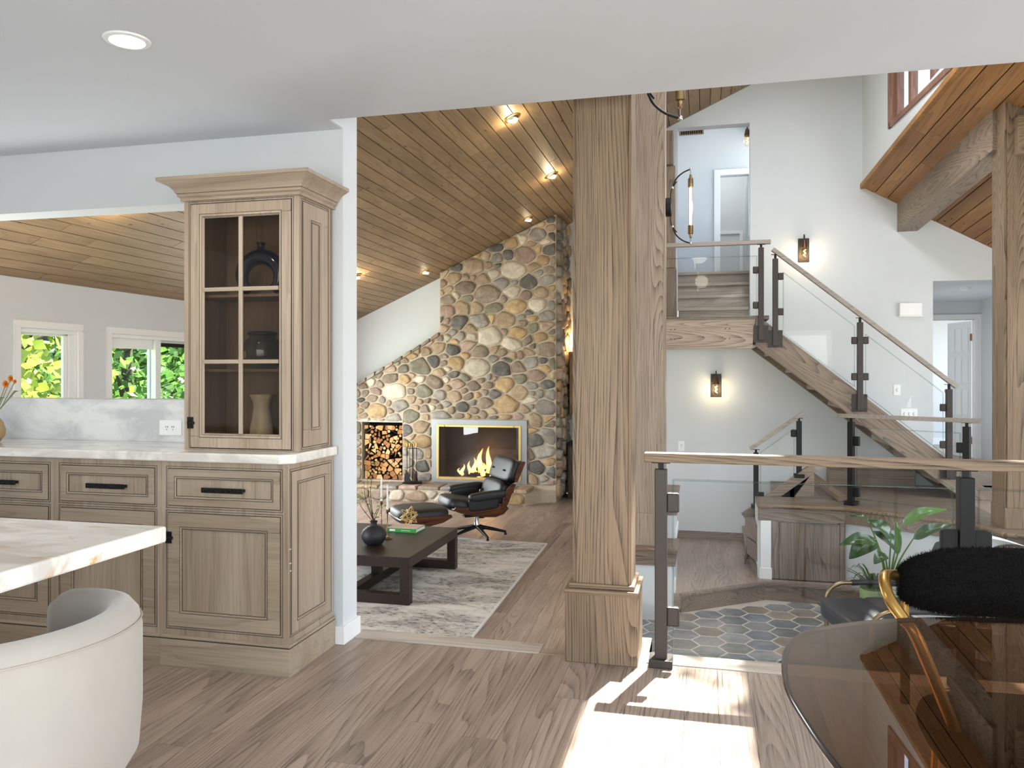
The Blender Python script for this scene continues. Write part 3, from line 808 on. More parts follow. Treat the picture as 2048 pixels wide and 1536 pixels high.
# edge of the walkway running back to the kitchen
wk = thing('walkway_edge', 'oak nosing and band along the walkway above the foyer plants', 'platform edge', (2.34, 5.1, PZ - 0.2))
obj('edge_nosing', MB().box(2.29, 2.36, 3.66, 6.53, PZ - 0.035, PZ + 0.002), M['oak_y'], wk, 0.01)
obj('edge_fascia', MB().box(2.32, 2.36, 3.66, 6.53, PZ - 0.15, PZ - 0.035), M['brown_y'], wk, 0.002)

# ================================================================== STAIRS
SY = 8.25
st = thing('oak_staircase', 'open grey oak flight rising from the platform to the upper landing', 'staircase', (1.5, 8.7, PZ))
tz = lambda x: 1.677 - 0.8087 * (x - 0.723)          # top edge of the stringer
bz = lambda x: 1.515 - 0.7834 * (x - 0.533)          # bottom edge
x_end = 2.42
def along(mb, ang):
    """the same piece, but with its own x axis turned along the slope so that the grain follows it"""
    m = Matrix.Rotation(ang, 4, 'Y')
    return mb.xf(m.inverted()), m
sm_, sm_m = along(MB().prism([(0.49, tz(0.49) - 0.045), (0.56, tz(0.56)), (x_end + 0.1, tz(x_end + 0.1)), (2.70, PZ), (2.365, PZ), (0.49, bz(0.49))], 'y', SY, SY + 0.06), math.atan(0.8))
obj('stringer', sm_, M['brown_x'], st, 0.004).matrix_basis = sm_m
obj('stringer', MB().prism([(0.49, tz(0.49)), (x_end + 0.1, tz(x_end + 0.1)), (2.70, PZ), (2.365, PZ), (0.49, bz(0.49))], 'y', WY - 0.05, WY - 0.008), M['brown_x'], st, 0.004)
nr = 10
rise = (1.85 - PZ) / nr
for k in range(nr - 1):
    z = PZ + rise * (k + 1)
    x1 = 0.723 + (1.637 - z) / 0.8087
    obj('tread', MB().box(x1 - 0.26, x1, SY + 0.06, WY - 0.05, z - 0.04, z), M['brown_y'], st, 0.005)
    obj('riser', MB().box(x1 - 0.035, x1 - 0.018, SY + 0.06, WY - 0.05, z - rise, z - 0.04), M['brown_y'], st)
fx = 0.49
obj('landing_beam', MB().prism([(-0.62, 1.52), (fx - 0.03, 1.52), (fx + 0.0, 1.80), (fx, 1.82), (-0.62, 1.82)], 'y', SY, SY + 0.06), M['light_x'], st, 0.004)
obj('landing_deck', MB().box(-0.62, 0.62, SY + 0.0, WY - 0.006, 1.81, 1.85), M['brown_x'], st, 0.004)
obj('landing_soffit', MB().box(-0.62, 0.5, SY + 0.06, WY - 0.006, 1.54, 1.56), M['wall'], st)
for x, z in ((-0.34, 1.72), (-0.30, 1.72), (-0.34, 1.62), (-0.30, 1.62), (0.20, 1.72), (0.24, 1.72), (0.20, 1.62), (0.24, 1.62)):
    obj('bolt_cap', MB().lathe([(0.006, 0), (0.006, 0.003)], (x, SY - 0.002, z), 8, 'y'), M['bronze'], st)
# steps through the doorway
us = thing('upper_steps', 'four pale oak steps rising through the doorway above the landing', 'steps', (0.1, 10.0, 1.85))
for k in range(4):
    y0, z = WY + 0.10 + 0.27 * k, 1.85 + 0.17 * (k + 1)
    obj('tread', MB().box(-0.49 if k else -0.30, 0.59 if k else 0.48, y0 - 0.045 if k else y0 - 0.06, y0 + 0.30 if k < 3 else 11.0, z - 0.035, z), M['pale_x'], us, 0.005)
    obj('riser', MB().box(-0.49 if k else -0.30, 0.59 if k else 0.48, y0, y0 + 0.018, z - 0.17, z - 0.035), M['pale_x'], us)
obj('skirt_board', MB().prism([(WY + 0.15, 1.9), (10.4, 2.53), (10.4, 2.75), (WY + 0.15, 2.12)], 'x', 0.57, 0.60), M['brown_y'], us)

# lower flight: a few winder steps behind the pony wall, with sloped skirt boards
lf2 = thing('lower_steps', 'short oak flight with sloped skirt boards climbing from landing to platform', 'steps', (0.6, 8.3, LZ))
pA, pB = onY(1488, 1034, 8.1), onY(1628, 934, 8.1)
obj('skirt_board', MB().bar((pA[0], 8.1, pA[2]), (pB[0], 8.1, pB[2]), 0.05, 0.085), M['brown_x'], lf2, 0.003)
obj('skirt_panel', MB().prism([(pA[0], LZ), (pA[0] + 0.06, pA[2] - 0.03), (pB[0], pB[2] - 0.03), (pB[0], PZ - 0.02), (0.62, PZ - 0.02), (0.55, LZ)], 'y', 8.085, 8.115), M['brown_x'], lf2)
for k in range(4):
    z = LZ + 0.17 * (k + 1)
    x = 0.40 + 0.10 * k
    obj('tread', MB().box(x, min(x + 0.75, 1.26), 8.12, WY - 0.02, z - 0.035, z), M['brown_y'], lf2, 0.004)
    obj('riser', MB().box(x + 0.02, x + 0.04, 8.12, WY - 0.02, z - 0.17, z - 0.035), M['brown_y'], lf2)
for k, (u0, v0, u1, v1) in enumerate(((1490, 1036, 1519, 1030), (1494, 1074, 1522, 1052), (1500, 1116, 1524, 1098))):
    q0, q1 = onY(u0, v0, 7.98), onY(u1, v1, 7.75)
    zc = q0[2]
    obj('winder_nosing', MB().hexa([(q0[0], 7.98, zc - 0.16), (0.47, 7.62, zc - 0.16), (0.475, 8.05, zc - 0.16), (q0[0] + 0.03, 8.05, zc - 0.16), (q0[0], 7.98, zc), (0.47, 7.62, zc), (0.475, 8.05, zc), (q0[0] + 0.03, 8.05, zc)]), M['brown_y'], lf2, 0.003)
hb = thing('step_beam', 'thick oak step board lying along the foot of the stair wall', 'beam', (1.6, 9.0, PZ))
q0, q1 = onY(1612, 936, 9.0), onY(1860, 944, 9.0)
obj('board', MB().box(1.28, min(q1[0], 2.12), 8.95, 9.14, PZ, q0[2]), M['brown_x'], hb, 0.004)
q0, q1 = onY(1634, 958, 8.45), onZ(1684, 1000, PZ + 0.02)
obj('brace_board', MB().bar((q0[0], 8.9, q0[2] - 0.02), (q1[0], q1[1], PZ + 0.03), 0.07, 0.05), M['oak_y'], hb, 0.003)

# ================================================================== RAILINGS
def glass_panel(p, parent):
    """p: four corners of the pane's face, in order; 10 mm thick"""
    p = [Vector(q) for q in p]
    n = (p[1] - p[0]).cross(p[3] - p[0]).normalized() * 0.005
    mb = MB().hexa([p[0] - n, p[1] - n, p[1] + n, p[0] + n, p[3] - n, p[2] - n, p[2] + n, p[3] + n])
    g = obj('glass_panel', mb, M['glass'], parent)
    eb = MB()
    for a_, b_ in ((0, 1), (1, 2), (2, 3), (3, 0)):
        eb.bar(p[a_], p[b_], 0.0104, 0.0012, up=(0, 1, 0.01))
    obj('polished_edge', eb, M['glassedge'], g)
    return g
def post(parent, x, y, z0, z1, w=0.052, plate=None, clips=(), mat='bronze', foot=True, cw=0.055, ch=0.085, rz=0.0, bracket=None):
    """square steel post with bracket, glass clips (side, height), foot or side plate"""
    m = Matrix.Rotation(rz, 3, 'Z')
    p = obj('post', MB().obox((x, y, (z0 + z1) / 2), (w, w, z1 - z0), m), M[mat], parent, 0.003)
    bz_ = bracket if bracket else z1 + 0.03
    obj('rail_bracket', MB().obox((x, y, (z1 + bz_) / 2), (w * 0.45, w * 0.2, bz_ - z1 + 0.004), m).obox((x, y, bz_ - 0.002), (w * 1.5, w * 0.5, 0.005), m), M['black'], p, 0.001)
    if foot:
        obj('foot_plate', MB().obox((x, y, z0 + 0.018), (w * 1.95, w * 1.95, 0.036), m), M[mat], p, 0.004)
    if plate:
        obj('side_plate', MB().obox((x, y + w * 0.5 - 0.004, plate[0]), (w * 2.7, 0.012, plate[1]), m), M[mat], p, 0.002)
        for sx in (-1, 1):
            for sz in (-1, 1):
                obj('screw', MB().lathe([(0.005, 0), (0.005, 0.004)], (x + sx * w, y + w * 0.5 - 0.014, plate[0] + sz * plate[1] * 0.36), 8, 'y'), M['black'], p)
    for sx, z in clips:
        off = m @ Vector((sx * (w / 2 + cw / 2 - 0.003), 0, 0))
        obj('glass_clip', MB().obox((x + off.x, y + off.y, z), (cw, w * 0.62, ch), m), M[mat], p, 0.008)
    return p
# balustrade of the kitchen above the foyer
RY = 3.50
r1 = thing('glass_balustrade', 'glass balustrade with oak handrail along the kitchen floor above the tiled foyer', 'railing', (0.5, RY, 0))
obj('handrail', MB().box(-0.257, 2.3, RY - 0.035, RY + 0.035, 0.885, 0.925), M['oak_x'], r1, 0.003)
pp = post(r1, -0.186, RY, 0.0, 0.855, clips=((1, 0.71), (1, 0.215)), bracket=0.884)
pp2 = post(r1, 1.012, RY, 0.0, 0.855, w=0.056, ch=0.092, clips=((1, 0.60), (-1, 0.60), (1, 0.215), (-1, 0.215)), bracket=0.884, mat='black', cw=0.068)
post(r1, 2.2, RY, 0.0, 0.855, clips=((-1, 0.60),), bracket=0.884, mat='black')
glass_panel([(-0.135, RY, 0.055), (0.965, RY, 0.055), (0.965, RY, 0.808), (-0.135, RY, 0.808)], r1)
glass_panel([(1.060, RY, 0.055), (2.16, RY, 0.055), (2.16, RY, 0.808), (1.060, RY, 0.808)], r1)
for x in (0.02, 0.035, 0.09, 0.105):
    obj('screw', MB().lathe([(0.004, 0), (0.004, 0.003)], (x, RY - 0.0, 0.883), 6), M['dark'], r1)
# landing upstairs
r2 = thing('glass_balustrade', 'level glass balustrade with oak rail on the upper stair landing', 'railing', (0.0, SY - 0.05, 1.85))
ly = SY - 0.035
obj('handrail', MB().box(-0.62, 0.632, ly - 0.03, ly + 0.03, 2.555, 2.595), M['rail'], r2, 0.003)
post(r2, 0.541, ly, 1.60, 2.52, plate=(1.665, 0.17), clips=((-1, 2.30), (-1, 1.95)), foot=False, bracket=2.555, ch=0.07)
glass_panel([(-0.6, ly, 1.835), (0.50, ly, 1.835), (0.50, ly, 2.44), (-0.6, ly, 2.44)], r2)
# along the flight
r3 = thing('glass_balustrade', 'sloping glass balustrade with oak rail along the stair flight', 'railing', (1.5, SY - 0.05, 0.9))
rl = lambda x: 2.539 - 0.8226 * (x - 0.629)
obj('handrail', MB().bar((0.650, ly, rl(0.650) - 0.02), (2.30, ly, rl(2.30) - 0.02), 0.06, 0.04), M['rail'], r3, 0.003)
for i, x in enumerate((0.676, 1.455, 2.235)):
    zr = rl(x) - 0.05
    side = {0: (1,), 1: (-1, 1), 2: (-1,)}[i]
    post(r3, x, ly, tz(x) - 0.17, zr - 0.045, plate=(tz(x) - 0.10, 0.17), clips=[(s_, zr - 0.22) for s_ in side] + [(s_, zr - 0.57) for s_ in side], foot=False, bracket=zr, ch=0.07)
for xa, xb in ((0.75, 1.405), (1.505, 2.185)):
    glass_panel([(xa, ly, tz(xa) + 0.02), (xb, ly, tz(xb) + 0.02), (xb, ly, rl(xb) - 0.17), (xa, ly, rl(xa) - 0.17)], r3)
# on the platform
r4 = thing('glass_balustrade', 'glass balustrade with oak rail along the angled edge of the stair platform', 'railing', (1.7, 7.55, PZ))
A4, B4 = Vector((1.286, 7.68, 0)), Vector((2.08, 7.16, 0))
d4 = (B4 - A4).normalized(); rz4 = math.atan2(d4.y, d4.x)
ra, rb = A4 - d4 * 0.13, B4 + d4 * 0.10
RH = 0.885
obj('handrail', MB().bar((ra.x, ra.y, RH), (rb.x, rb.y, RH), 0.065, 0.035), M['rail'], r4, 0.003)
post(r4, A4.x, A4.y, PZ + 0.003, RH - 0.05, clips=((1, 0.66), (1, 0.20)), rz=rz4, mat='black', bracket=RH - 0.017)
post(r4, B4.x, B4.y, PZ + 0.003, RH - 0.05, clips=((-1, 0.66), (-1, 0.20)), rz=rz4, mat='black', bracket=RH - 0.017)
ga, gb = A4 + d4 * 0.05, B4 - d4 * 0.05
glass_panel([(ga.x, ga.y, PZ + 0.06), (gb.x, gb.y, PZ + 0.06), (gb.x, gb.y, 0.78), (ga.x, ga.y, 0.78)], r4)
# on the lower flight
r5 = thing('glass_balustrade', 'short sloping glass balustrade on the lower steps behind the pony wall', 'railing', (0.6, 8.1, 0))
q0, q1 = onY(1500, 898, 8.1), onY(1608, 825, 8.1)
obj('handrail', MB().bar((q0[0], 8.1, q0[2]), (q1[0], 8.1, q1[2]), 0.06, 0.035), M['rail'], r5, 0.003)
for u, vt, vb, cl5 in ((1512, 905, 1016, ((1, -0.42),)), (1598, 842, 955, ((-1, -0.12), (-1, -0.40)))):
    a_, b_ = onY(u, vt, 8.1), onY(u, vb, 8.1)
    post(r5, a_[0], 8.1, b_[2], a_[2], w=0.048, clips=[(s_, a_[2] + z) for s_, z in cl5], mat='black', foot=True, ch=0.07, bracket=a_[2] + 0.03)
c0, c1, c2, c3 = onY(1521, 1003, 8.1), onY(1588, 955, 8.1), onY(1588, 858, 8.1), onY(1521, 905, 8.1)
glass_panel([c0, c1, c2, c3], r5)
# ================================================================== KITCHEN CABINETS
class Face:
    """flat front on a plane: a runs along it, d stands out of it"""
    def __init__(s, axis, base): s.axis, s.base = axis, base
    def P(s, a, d, z):
        return (a, s.base - d, z) if s.axis == 'y' else (s.base + d, a, z)
    def box(s, mb, a0, a1, d0, d1, z0, z1):
        c = [s.P(a, d, z) for z in (z0, z1) for a, d in ((a0, d0), (a1, d0), (a1, d1), (a0, d1))]
        return mb.hexa(c)
    def ring(s, mb, a0, a1, z0, z1, w, d0, d1):
        s.box(mb, a0, a1, d0, d1, z1 - w, z1); s.box(mb, a0, a1, d0, d1, z0, z0 + w)
        s.box(mb, a0, a0 + w, d0, d1, z0 + w, z1 - w); s.box(mb, a1 - w, a1, d0, d1, z0 + w, z1 - w)
        return mb
    def slope(s, mb, a0, a1, z0, z1, w, dout, din):
        o = [(a0, z0), (a1, z0), (a1, z1), (a0, z1)]
        i = [(a0 + w, z0 + w), (a1 - w, z0 + w), (a1 - w, z1 - w), (a0 + w, z1 - w)]
        vs = [s.P(p[0], dout, p[1]) for p in o] + [s.P(p[0], din, p[1]) for p in i]
        mb.add(vs, [(k, (k + 1) % 4, 4 + (k + 1) % 4, 4 + k) for k in range(4)])
        return mb
def panel_front(face, name, parent, a0, a1, z0, z1, fw, mat_f, mat_p, d=0.004, mould=0.016, lines=True):
    """framed front with a bead moulding and recessed panel; dark glaze sits in the joints"""
    fr = obj(name, face.ring(MB(), a0, a1, z0, z1, fw, -0.012, d), M[mat_f], parent, 0.0008, seg=1)
    i0, i1, j0, j1 = a0 + fw, a1 - fw, z0 + fw, z1 - fw
    obj('panel', face.box(MB(), i0, i1, -0.014, -0.009, j0, j1), M[mat_p], fr)
    ml = MB()
    face.slope(ml, i0 - 0.004, i1 + 0.004, j0 - 0.004, j1 + 0.004, mould * 0.45, d + 0.001, d - 0.001)
    face.slope(ml, i0 - 0.004 + mould * 0.45, i1 + 0.004 - mould * 0.45, j0 - 0.004 + mould * 0.45, j1 + 0.004 - mould * 0.45, mould * 0.75, d - 0.001, -0.009)
    obj('moulding', ml, M[mat_f], fr)
    gl = MB()
    face.ring(gl, i0 - 0.0065, i1 + 0.0065, j0 - 0.0065, j1 + 0.0065, 0.0018, d - 0.001, d + 0.0008)
    k = mould * 0.45 - 0.003
    face.ring(gl, i0 + k, i1 - k, j0 + k, j1 - k, 0.0014, d - 0.004, d - 0.0004)
    k = mould * 1.2 - 0.005
    face.ring(gl, i0 + k, i1 - k, j0 + k, j1 - k, 0.0022, -0.010, -0.0082)
    obj('glaze_line', gl, M['glaze'], fr)
    return fr
def joint_lines(face, parent, a0, a1, z0, z1, d=0.0):
    g = MB()
    face.ring(g, a0 - 0.003, a1 + 0.003, z0 - 0.003, z1 + 0.003, 0.0034, d, d + 0.0012)
    face.ring(g, a0 - 0.012, a1 + 0.012, z0 - 0.012, z1 + 0.012, 0.0018, d, d + 0.0010)
    return obj('joint_line', g, M['glaze'], parent)
def pull(face, parent, a0, a1, z, h=0.022):
    mb = MB()
    face.box(mb, a0, a1, 0.024, 0.033, z - h / 2, z + h / 2)
    p = obj('pull_handle', mb, M['hammered'], parent, 0.003)
    q = MB()
    for a in (a0 + 0.012, a1 - 0.012): face.box(q, a - 0.006, a + 0.006, 0.002, 0.025, z - 0.006, z + 0.006)
    obj('pull_foot', q, M['hammered'], p)
    return p
def latch(face, parent, a, z):
    mb = MB()
    face.box(mb, a - 0.016, a + 0.016, 0.002, 0.006, z - 0.026, z + 0.026)
    l = obj('latch', mb, M['hammered'], parent, 0.002)
    k = MB(); face.box(k, a - 0.01, a + 0.024, 0.006, 0.016, z - 0.006, z + 0.006)
    obj('latch_lever', k, M['hammered'], l, 0.002)
    return l
ff = Face('y', 2.992)
units = [(-3.55, -2.868, -3.44, -2.903, 'taupe base cabinet with drawer beside the island end of the counter'),
         (-2.868, -2.307, -2.832, -2.343, 'taupe glazed base cabinet with drawer and door in the middle of the run'),
         (-2.307, -1.693, -2.272, -1.733, 'taupe glazed base cabinet with panelled end standing under the glass hutch')]
for n, (x0, x1, d0, d1, lab) in enumerate(units):
    t = thing('base_cabinet', lab, 'cabinet', ((x0 + x1) / 2, 3.2, 0), group='kitchen base cabinets')
    obj('body', MB().box(x0, x1, 2.992, 3.398, 0.0, 0.889), M['cab_z'], t, 0.002)
    joint_lines(ff, t, d0, d1, 0.697, 0.855)
    joint_lines(ff, t, d0, d1, 0.172, 0.664)
    dr = panel_front(ff, 'drawer', t, d0, d1, 0.697, 0.855, 0.037, 'cab_x', 'cab_x', mould=0.014)
    dm = (d0 + d1) / 2 + 0.012
    pull(ff, dr, dm - 0.10, dm + 0.10, 0.772)
    do = panel_front(ff, 'door', t, d0, d1, 0.172, 0.664, 0.064, 'cab_x', 'cab_z')
    if n == 2: latch(ff, do, -2.270, 0.556)
    x1p = x1 + (0.011 if n == 2 else 0)
    y1p = 3.398
    obj('plinth', MB().box(x0, x1p, 2.978, y1p, 0.0, 0.118), M['cab_x'], t, 0.001)
    obj('plinth_cap', MB().box(x0, x1p + (0.002 if n == 2 else 0), 2.976, y1p, 0.122, 0.134), M['cab_x'], t, 0.004)
    obj('glaze_line', MB().box(x0, x1p - 0.001, 2.980, y1p, 0.118, 0.122), M['glaze'], t)
    if n == 2:
        fs = Face('x', -1.693)
        joint_lines(fs, t, 3.012, 3.365, 0.172, 0.855)
        panel_front(fs, 'end_panel', t, 3.012, 3.365, 0.172, 0.855, 0.050, 'cab_z', 'cab_z')
        obj('paint_chip', fs.box(fs.box(fs.box(MB(), 2.998, 3.014, 0.0, 0.0012, 0.470, 0.474), 3.0, 3.020, 0, 0.0012, 0.438, 0.442), 2.996, 3.012, 0, 0.0012, 0.53, 0.533), M['white'], t)
ct = thing('countertop', 'long white and gold marble countertop on the taupe base cabinets', 'countertop', (-2.6, 3.2, 0.889))
obj('slab', MB().prism([(-3.6, 2.962), (-1.72, 2.962), (-1.672, 3.01), (-1.672, 3.40), (-3.6, 3.40)], 'z', 0.8895, 0.93), M['marble'], ct, 0.006)

# ---- glazed hutch standing on the counter
HX0, HX1, HYF, HZ0, HZ1 = -2.268, -1.702, 3.092, 0.931, 2.05
hu = thing('glass_hutch', 'tall taupe hutch with six pane glass door standing on the marble counter', 'hutch', (-1.985, 3.25, HZ0))
HYB = 3.40
obj('back_panel', MB().box(HX0, HX1, HYB - 0.015, HYB, HZ0, HZ1), M['cab_in'], hu)
obj('side_panel', MB().box(HX0, HX0 + 0.02, HYF + 0.02, HYB - 0.015, HZ0, HZ1), M['cab_in'], hu)
obj('side_panel', MB().box(HX1 - 0.02, HX1 - 0.012, HYF + 0.02, HYB - 0.015, HZ0, HZ1), M['cab_in'], hu)
obj('bottom_board', MB().box(HX0 + 0.02, HX1 - 0.02, HYF + 0.02, HYB - 0.015, HZ0, HZ0 + 0.022), M['cab_in'], hu)
obj('top_board', MB().box(HX0 + 0.02, HX1 - 0.02, HYF + 0.02, HYB - 0.015, HZ1 - 0.03, HZ1), M['cab_in'], hu)
SHZ = (1.290, 1.625)
for z in SHZ: obj('shelf', MB().box(HX0 + 0.022, HX1 - 0.022, HYF + 0.06, HYB - 0.017, z - 0.012, z), M['glass'] if False else M['cab_in'], hu)
fh = Face('y', HYF)
fr = MB()
fh.box(fr, HX0, HX0 + 0.032, -0.02, 0, HZ0, HZ1); fh.box(fr, HX1 - 0.032, HX1, -0.02, 0, HZ0, HZ1)
fh.box(fr, HX0 + 0.032, HX1 - 0.032, -0.02, 0, HZ1 - 0.022, HZ1); fh.box(fr, HX0 + 0.032, HX1 - 0.032, -0.02, 0, HZ0, HZ0 + 0.006)
obj('face_frame', fr, M['cab_z'], hu)
da0, da1, dz0, dz1 = HX0 + 0.036, HX1 - 0.036, HZ0 + 0.010, HZ1 - 0.026
dj = MB(); fh.ring(dj, da0 - 0.004, da1 + 0.004, dz0 - 0.004, dz1 + 0.004, 0.0045, -0.004, 0.0015)
fh.ring(dj, da0 - 0.012, da1 + 0.012, dz0 - 0.005, dz1 + 0.012, 0.002, -0.002, 0.001)
obj('joint_line', dj, M['glaze'], hu)
dd_ = obj('door', fh.ring(MB(), da0, da1, dz0, dz1, 0.050, -0.016, 0.004), M['cab_z'], hu, 0.001, seg=1)
gx0, gx1, gz0, gz1 = da0 + 0.050, da1 - 0.050, dz0 + 0.050, dz1 - 0.050
dm_ = MB(); fh.slope(dm_, gx0 - 0.003, gx1 + 0.003, gz0 - 0.003, gz1 + 0.003, 0.010, 0.0055, 0.003); fh.slope(dm_, gx0 + 0.007, gx1 - 0.007, gz0 + 0.007, gz1 - 0.007, 0.006, 0.003, -0.008)
obj('moulding', dm_, M['cab_z'], dd_)
dg = MB(); fh.ring(dg, gx0 - 0.006, gx1 + 0.006, gz0 - 0.006, gz1 + 0.006, 0.0018, 0.003, 0.0050); fh.ring(dg, gx0 + 0.0055, gx1 - 0.0055, gz0 + 0.0055, gz1 - 0.0055, 0.0016, 0.001, 0.0036)
obj('glaze_line', dg, M['glaze'], dd_)
gx0, gx1, gz0, gz1 = gx0 + 0.012, gx1 - 0.012, gz0 + 0.012, gz1 - 0.012
mxc = (gx0 + gx1) / 2
zr = [gz0, gz0 + (gz1 - gz0) * 0.333, gz0 + (gz1 - gz0) * 0.667, gz1]
obj('muntin', fh.box(MB(), mxc - 0.009, mxc + 0.009, -0.012, 0.003, gz0, gz1), M['cab_z'], dd_, 0.003)
for z in zr[1:3]:
    for a, b in ((gx0, mxc - 0.009), (mxc + 0.009, gx1)):
        obj('muntin', fh.box(MB(), a, b, -0.012, 0.003, z - 0.009, z + 0.009), M['cab_x'], dd_, 0.003)
cabglass = paneglass('cabinet_glass', (0.80, 0.78, 0.75, 1), 0.0, 1.40)
for i in range(3):
    for a, b in ((gx0, mxc - 0.009), (mxc + 0.009, gx1)):
        obj('pane', fh.box(MB(), a, b, -0.009, -0.006, zr[i] + (0.009 if i else 0), zr[i + 1] - (0.009 if i < 2 else 0)), cabglass, dd_)
latch(fh, dd_, da0 - 0.002, 1.050)
fs = Face('x', HX1 - 0.012)
obj('end_frame', fs.box(MB(), HYF + 0.0205, HYB, -0.006, 0.0115, HZ0, HZ1), M['cab_z'], hu, 0.001)
fs = Face('x', HX1)
joint_lines(fs, hu, HYF + 0.035, HYB - 0.045, HZ0 + 0.018, HZ1 - 0.03)
panel_front(fs, 'end_panel', hu, HYF + 0.035, HYB - 0.045, HZ0 + 0.018, HZ1 - 0.03, 0.075, 'cab_z', 'cab_z', d=0.003)
# crown moulding: stacked profile around front and end
cr = MB()
prof = [(0.0, 2.040), (0.012, 2.040), (0.012, 2.052), (0.022, 2.060), (0.022, 2.070), (0.028, 2.073), (0.032, 2.084), (0.046, 2.100), (0.070, 2.112), (0.078, 2.118), (0.084, 2.118), (0.084, 2.134), (0.0, 2.134)]
n_ = len(prof)
vs = []
for (d, z) in prof: vs += [(HX0 - d, HYB + 0.0, z), (HX0 - d, HYF - d, z), (HX1 + d, HYF - d, z), (HX1 + d, HYB + 0.012, z)]
fcs = []
for i in range(n_):
    j = (i + 1) % n_
    for k in range(3): fcs.append((i*4+k, i*4+k+1, j*4+k+1, j*4+k))
fcs.append(tuple(i * 4 for i in range(n_))); fcs.append(tuple(i * 4 + 3 for i in range(n_))[::-1])
cr.add(vs, fcs)
obj('crown_moulding', cr, M['cab_x'], hu, smooth=30)
obj('top_cover', MB().box(HX0 - 0.07, HX1 + 0.07, HYF - 0.07, HYB, 2.122, 2.132), M['cab_x'], hu)
cg = MB()
for d, z in ((0.0225, 2.0705),):
    cg.box(HX0 - d - 0.002, HX1 + d + 0.002, HYF - d - 0.002, HYF - d + 0.004, z, z + 0.003); cg.box(HX1 + d - 0.004, HX1 + d + 0.002, HYF - d, HYB, z, z + 0.003)
obj('glaze_line', cg, M['glaze'], hu)

# ---- things in the hutch
def on_shelf(u, z): 
    p = onY(u, 700, 3.27); return (p[0], 3.27, z + 0.001)
navy = plain('navy_glaze', srgb(26, 28, 44), 0.12, coat=0.6)
p = on_shelf(522, SHZ[1])
rv = thing('ring_vase', 'dark navy ring shaped vase on the top shelf of the hutch', 'vase', p)
pts = []; rads = []
for k in range(33):
    a_ = math.radians(-125 + 250 * k / 32 + 90 - 0)
for k in range(29):
    ang = math.radians(-48 + (276) * k / 28)
    pts.append((p[0] + 0.098 * math.cos(ang), p[1], p[2] + 0.094 + 0.088 * math.sin(ang)))
    rads.append(0.030 + 0.006 * math.sin(ang))
body = MB().tube(pts, rads, 14)
obj('body', body, navy, rv, smooth=60)
obj('neck', MB().lathe([(0.024, 0.0), (0.016, 0.016), (0.014, 0.026), (0.022, 0.038), (0.020, 0.040), (0.010, 0.036)], (p[0], p[1], p[2] + 0.208), 18), navy, rv, smooth=50)
jg = paneglass('jar_glass', (0.62, 0.68, 0.68, 1), 0.02, 1.5)
p = on_shelf(525, SHZ[0])
jr = thing('glass_jar', 'grey green glass jar with flat lid on the middle shelf', 'jar', p)
obj('body', MB().lathe([(0.080, 0.0), (0.088, 0.01), (0.088, 0.10), (0.082, 0.125), (0.062, 0.142), (0.058, 0.155), (0.064, 0.158)], p, 28), jg, jr, smooth=50)
obj('lid', MB().lathe([(0.068, 0.157), (0.070, 0.163), (0.060, 0.172), (0.0, 0.174)], p, 28), plain('jar_lid', srgb(60, 64, 64), 0.2, metal=0.6), jr, smooth=50)
obj('label', MB().box(p[0] - 0.075, p[0] - 0.03, p[1] - 0.086, p[1] - 0.08, p[2] + 0.05, p[2] + 0.08), plain('jar_label', srgb(120, 100, 74), 0.6), jr)
p = on_shelf(523, HZ0 + 0.022)
sand = plain('rough_sandstone', srgb(206, 184, 152), 0.9, noise=0.25, nscale=30, bump=0.8)
vz = thing('ceramic_vase', 'rough cream ceramic vase with pinched waist at the hutch bottom', 'vase', p)
obj('body', MB().lathe([(0.052, 0.0), (0.054, 0.02), (0.050, 0.07), (0.042, 0.12), (0.036, 0.16), (0.040, 0.19), (0.054, 0.218), (0.050, 0.22), (0.036, 0.19)], p, 26), sand, vz, smooth=60)

# ---- outlet on the backsplash, vase with flowers at the edge of the counter
def wall_plate(name, label, face, a, z, w, h, kind, cat='outlet'):
    t = thing(name, label, cat, face.P(a, 0, z - h / 2))
    obj('cover_plate', face.box(MB(), a - w / 2, a + w / 2, 0.0, 0.006, z - h / 2, z + h / 2), M['white'], t, 0.002)
    if kind == 'duplex':
        s_ = obj('socket', face.box(MB(), a - 0.032, a + 0.032, 0.006, 0.008, z - 0.016, z + 0.016), M['white'], t, 0.001)
        for o_ in (-0.017, 0.017):
            q = MB(); face.box(q, a + o_ - 0.006, a + o_ - 0.0035, 0.008, 0.0088, z + 0.001, z + 0.009); face.box(q, a + o_ + 0.0035, a + o_ + 0.006, 0.008, 0.0088, z + 0.001, z + 0.009); face.box(q, a + o_ - 0.002, a + o_ + 0.002, 0.008, 0.0088, z - 0.010, z - 0.006)
            obj('slot', q, M['dark'], s_)
    else:
        n = int(kind)
        for k in range(n):
            c = a + (k - (n - 1) / 2) * 0.046
            s_ = obj('toggle', face.box(MB(), c - 0.005, c + 0.005, 0.006, 0.016, z - 0.012, z + 0.010), M['white'], t, 0.001)
            obj('slot', face.box(MB(), c - 0.008, c + 0.008, 0.0055, 0.0065, z - 0.018, z + 0.018), plain('toggle_slot', srgb(190, 188, 184), 0.5), s_)
    return t
fb = Face('y', KY0 - 0.018)
wall_plate('wall_outlet', 'white duplex outlet on the marble backsplash beside the hutch', fb, -2.571, 1.001, 0.125, 0.075, 'duplex')
p = onZ(-14, 884, 0.93)
bv = thing('flower_vase', 'brown ceramic vase of orange strawflowers on the counter', 'vase', p)
obj('body', MB().lathe([(0.030, 0.0), (0.052, 0.03), (0.056, 0.06), (0.044, 0.10), (0.024, 0.125), (0.026, 0.135)], p, 20), plain('brown_glaze', srgb(150, 122, 84), 0.4, noise=0.15), bv, smooth=60)
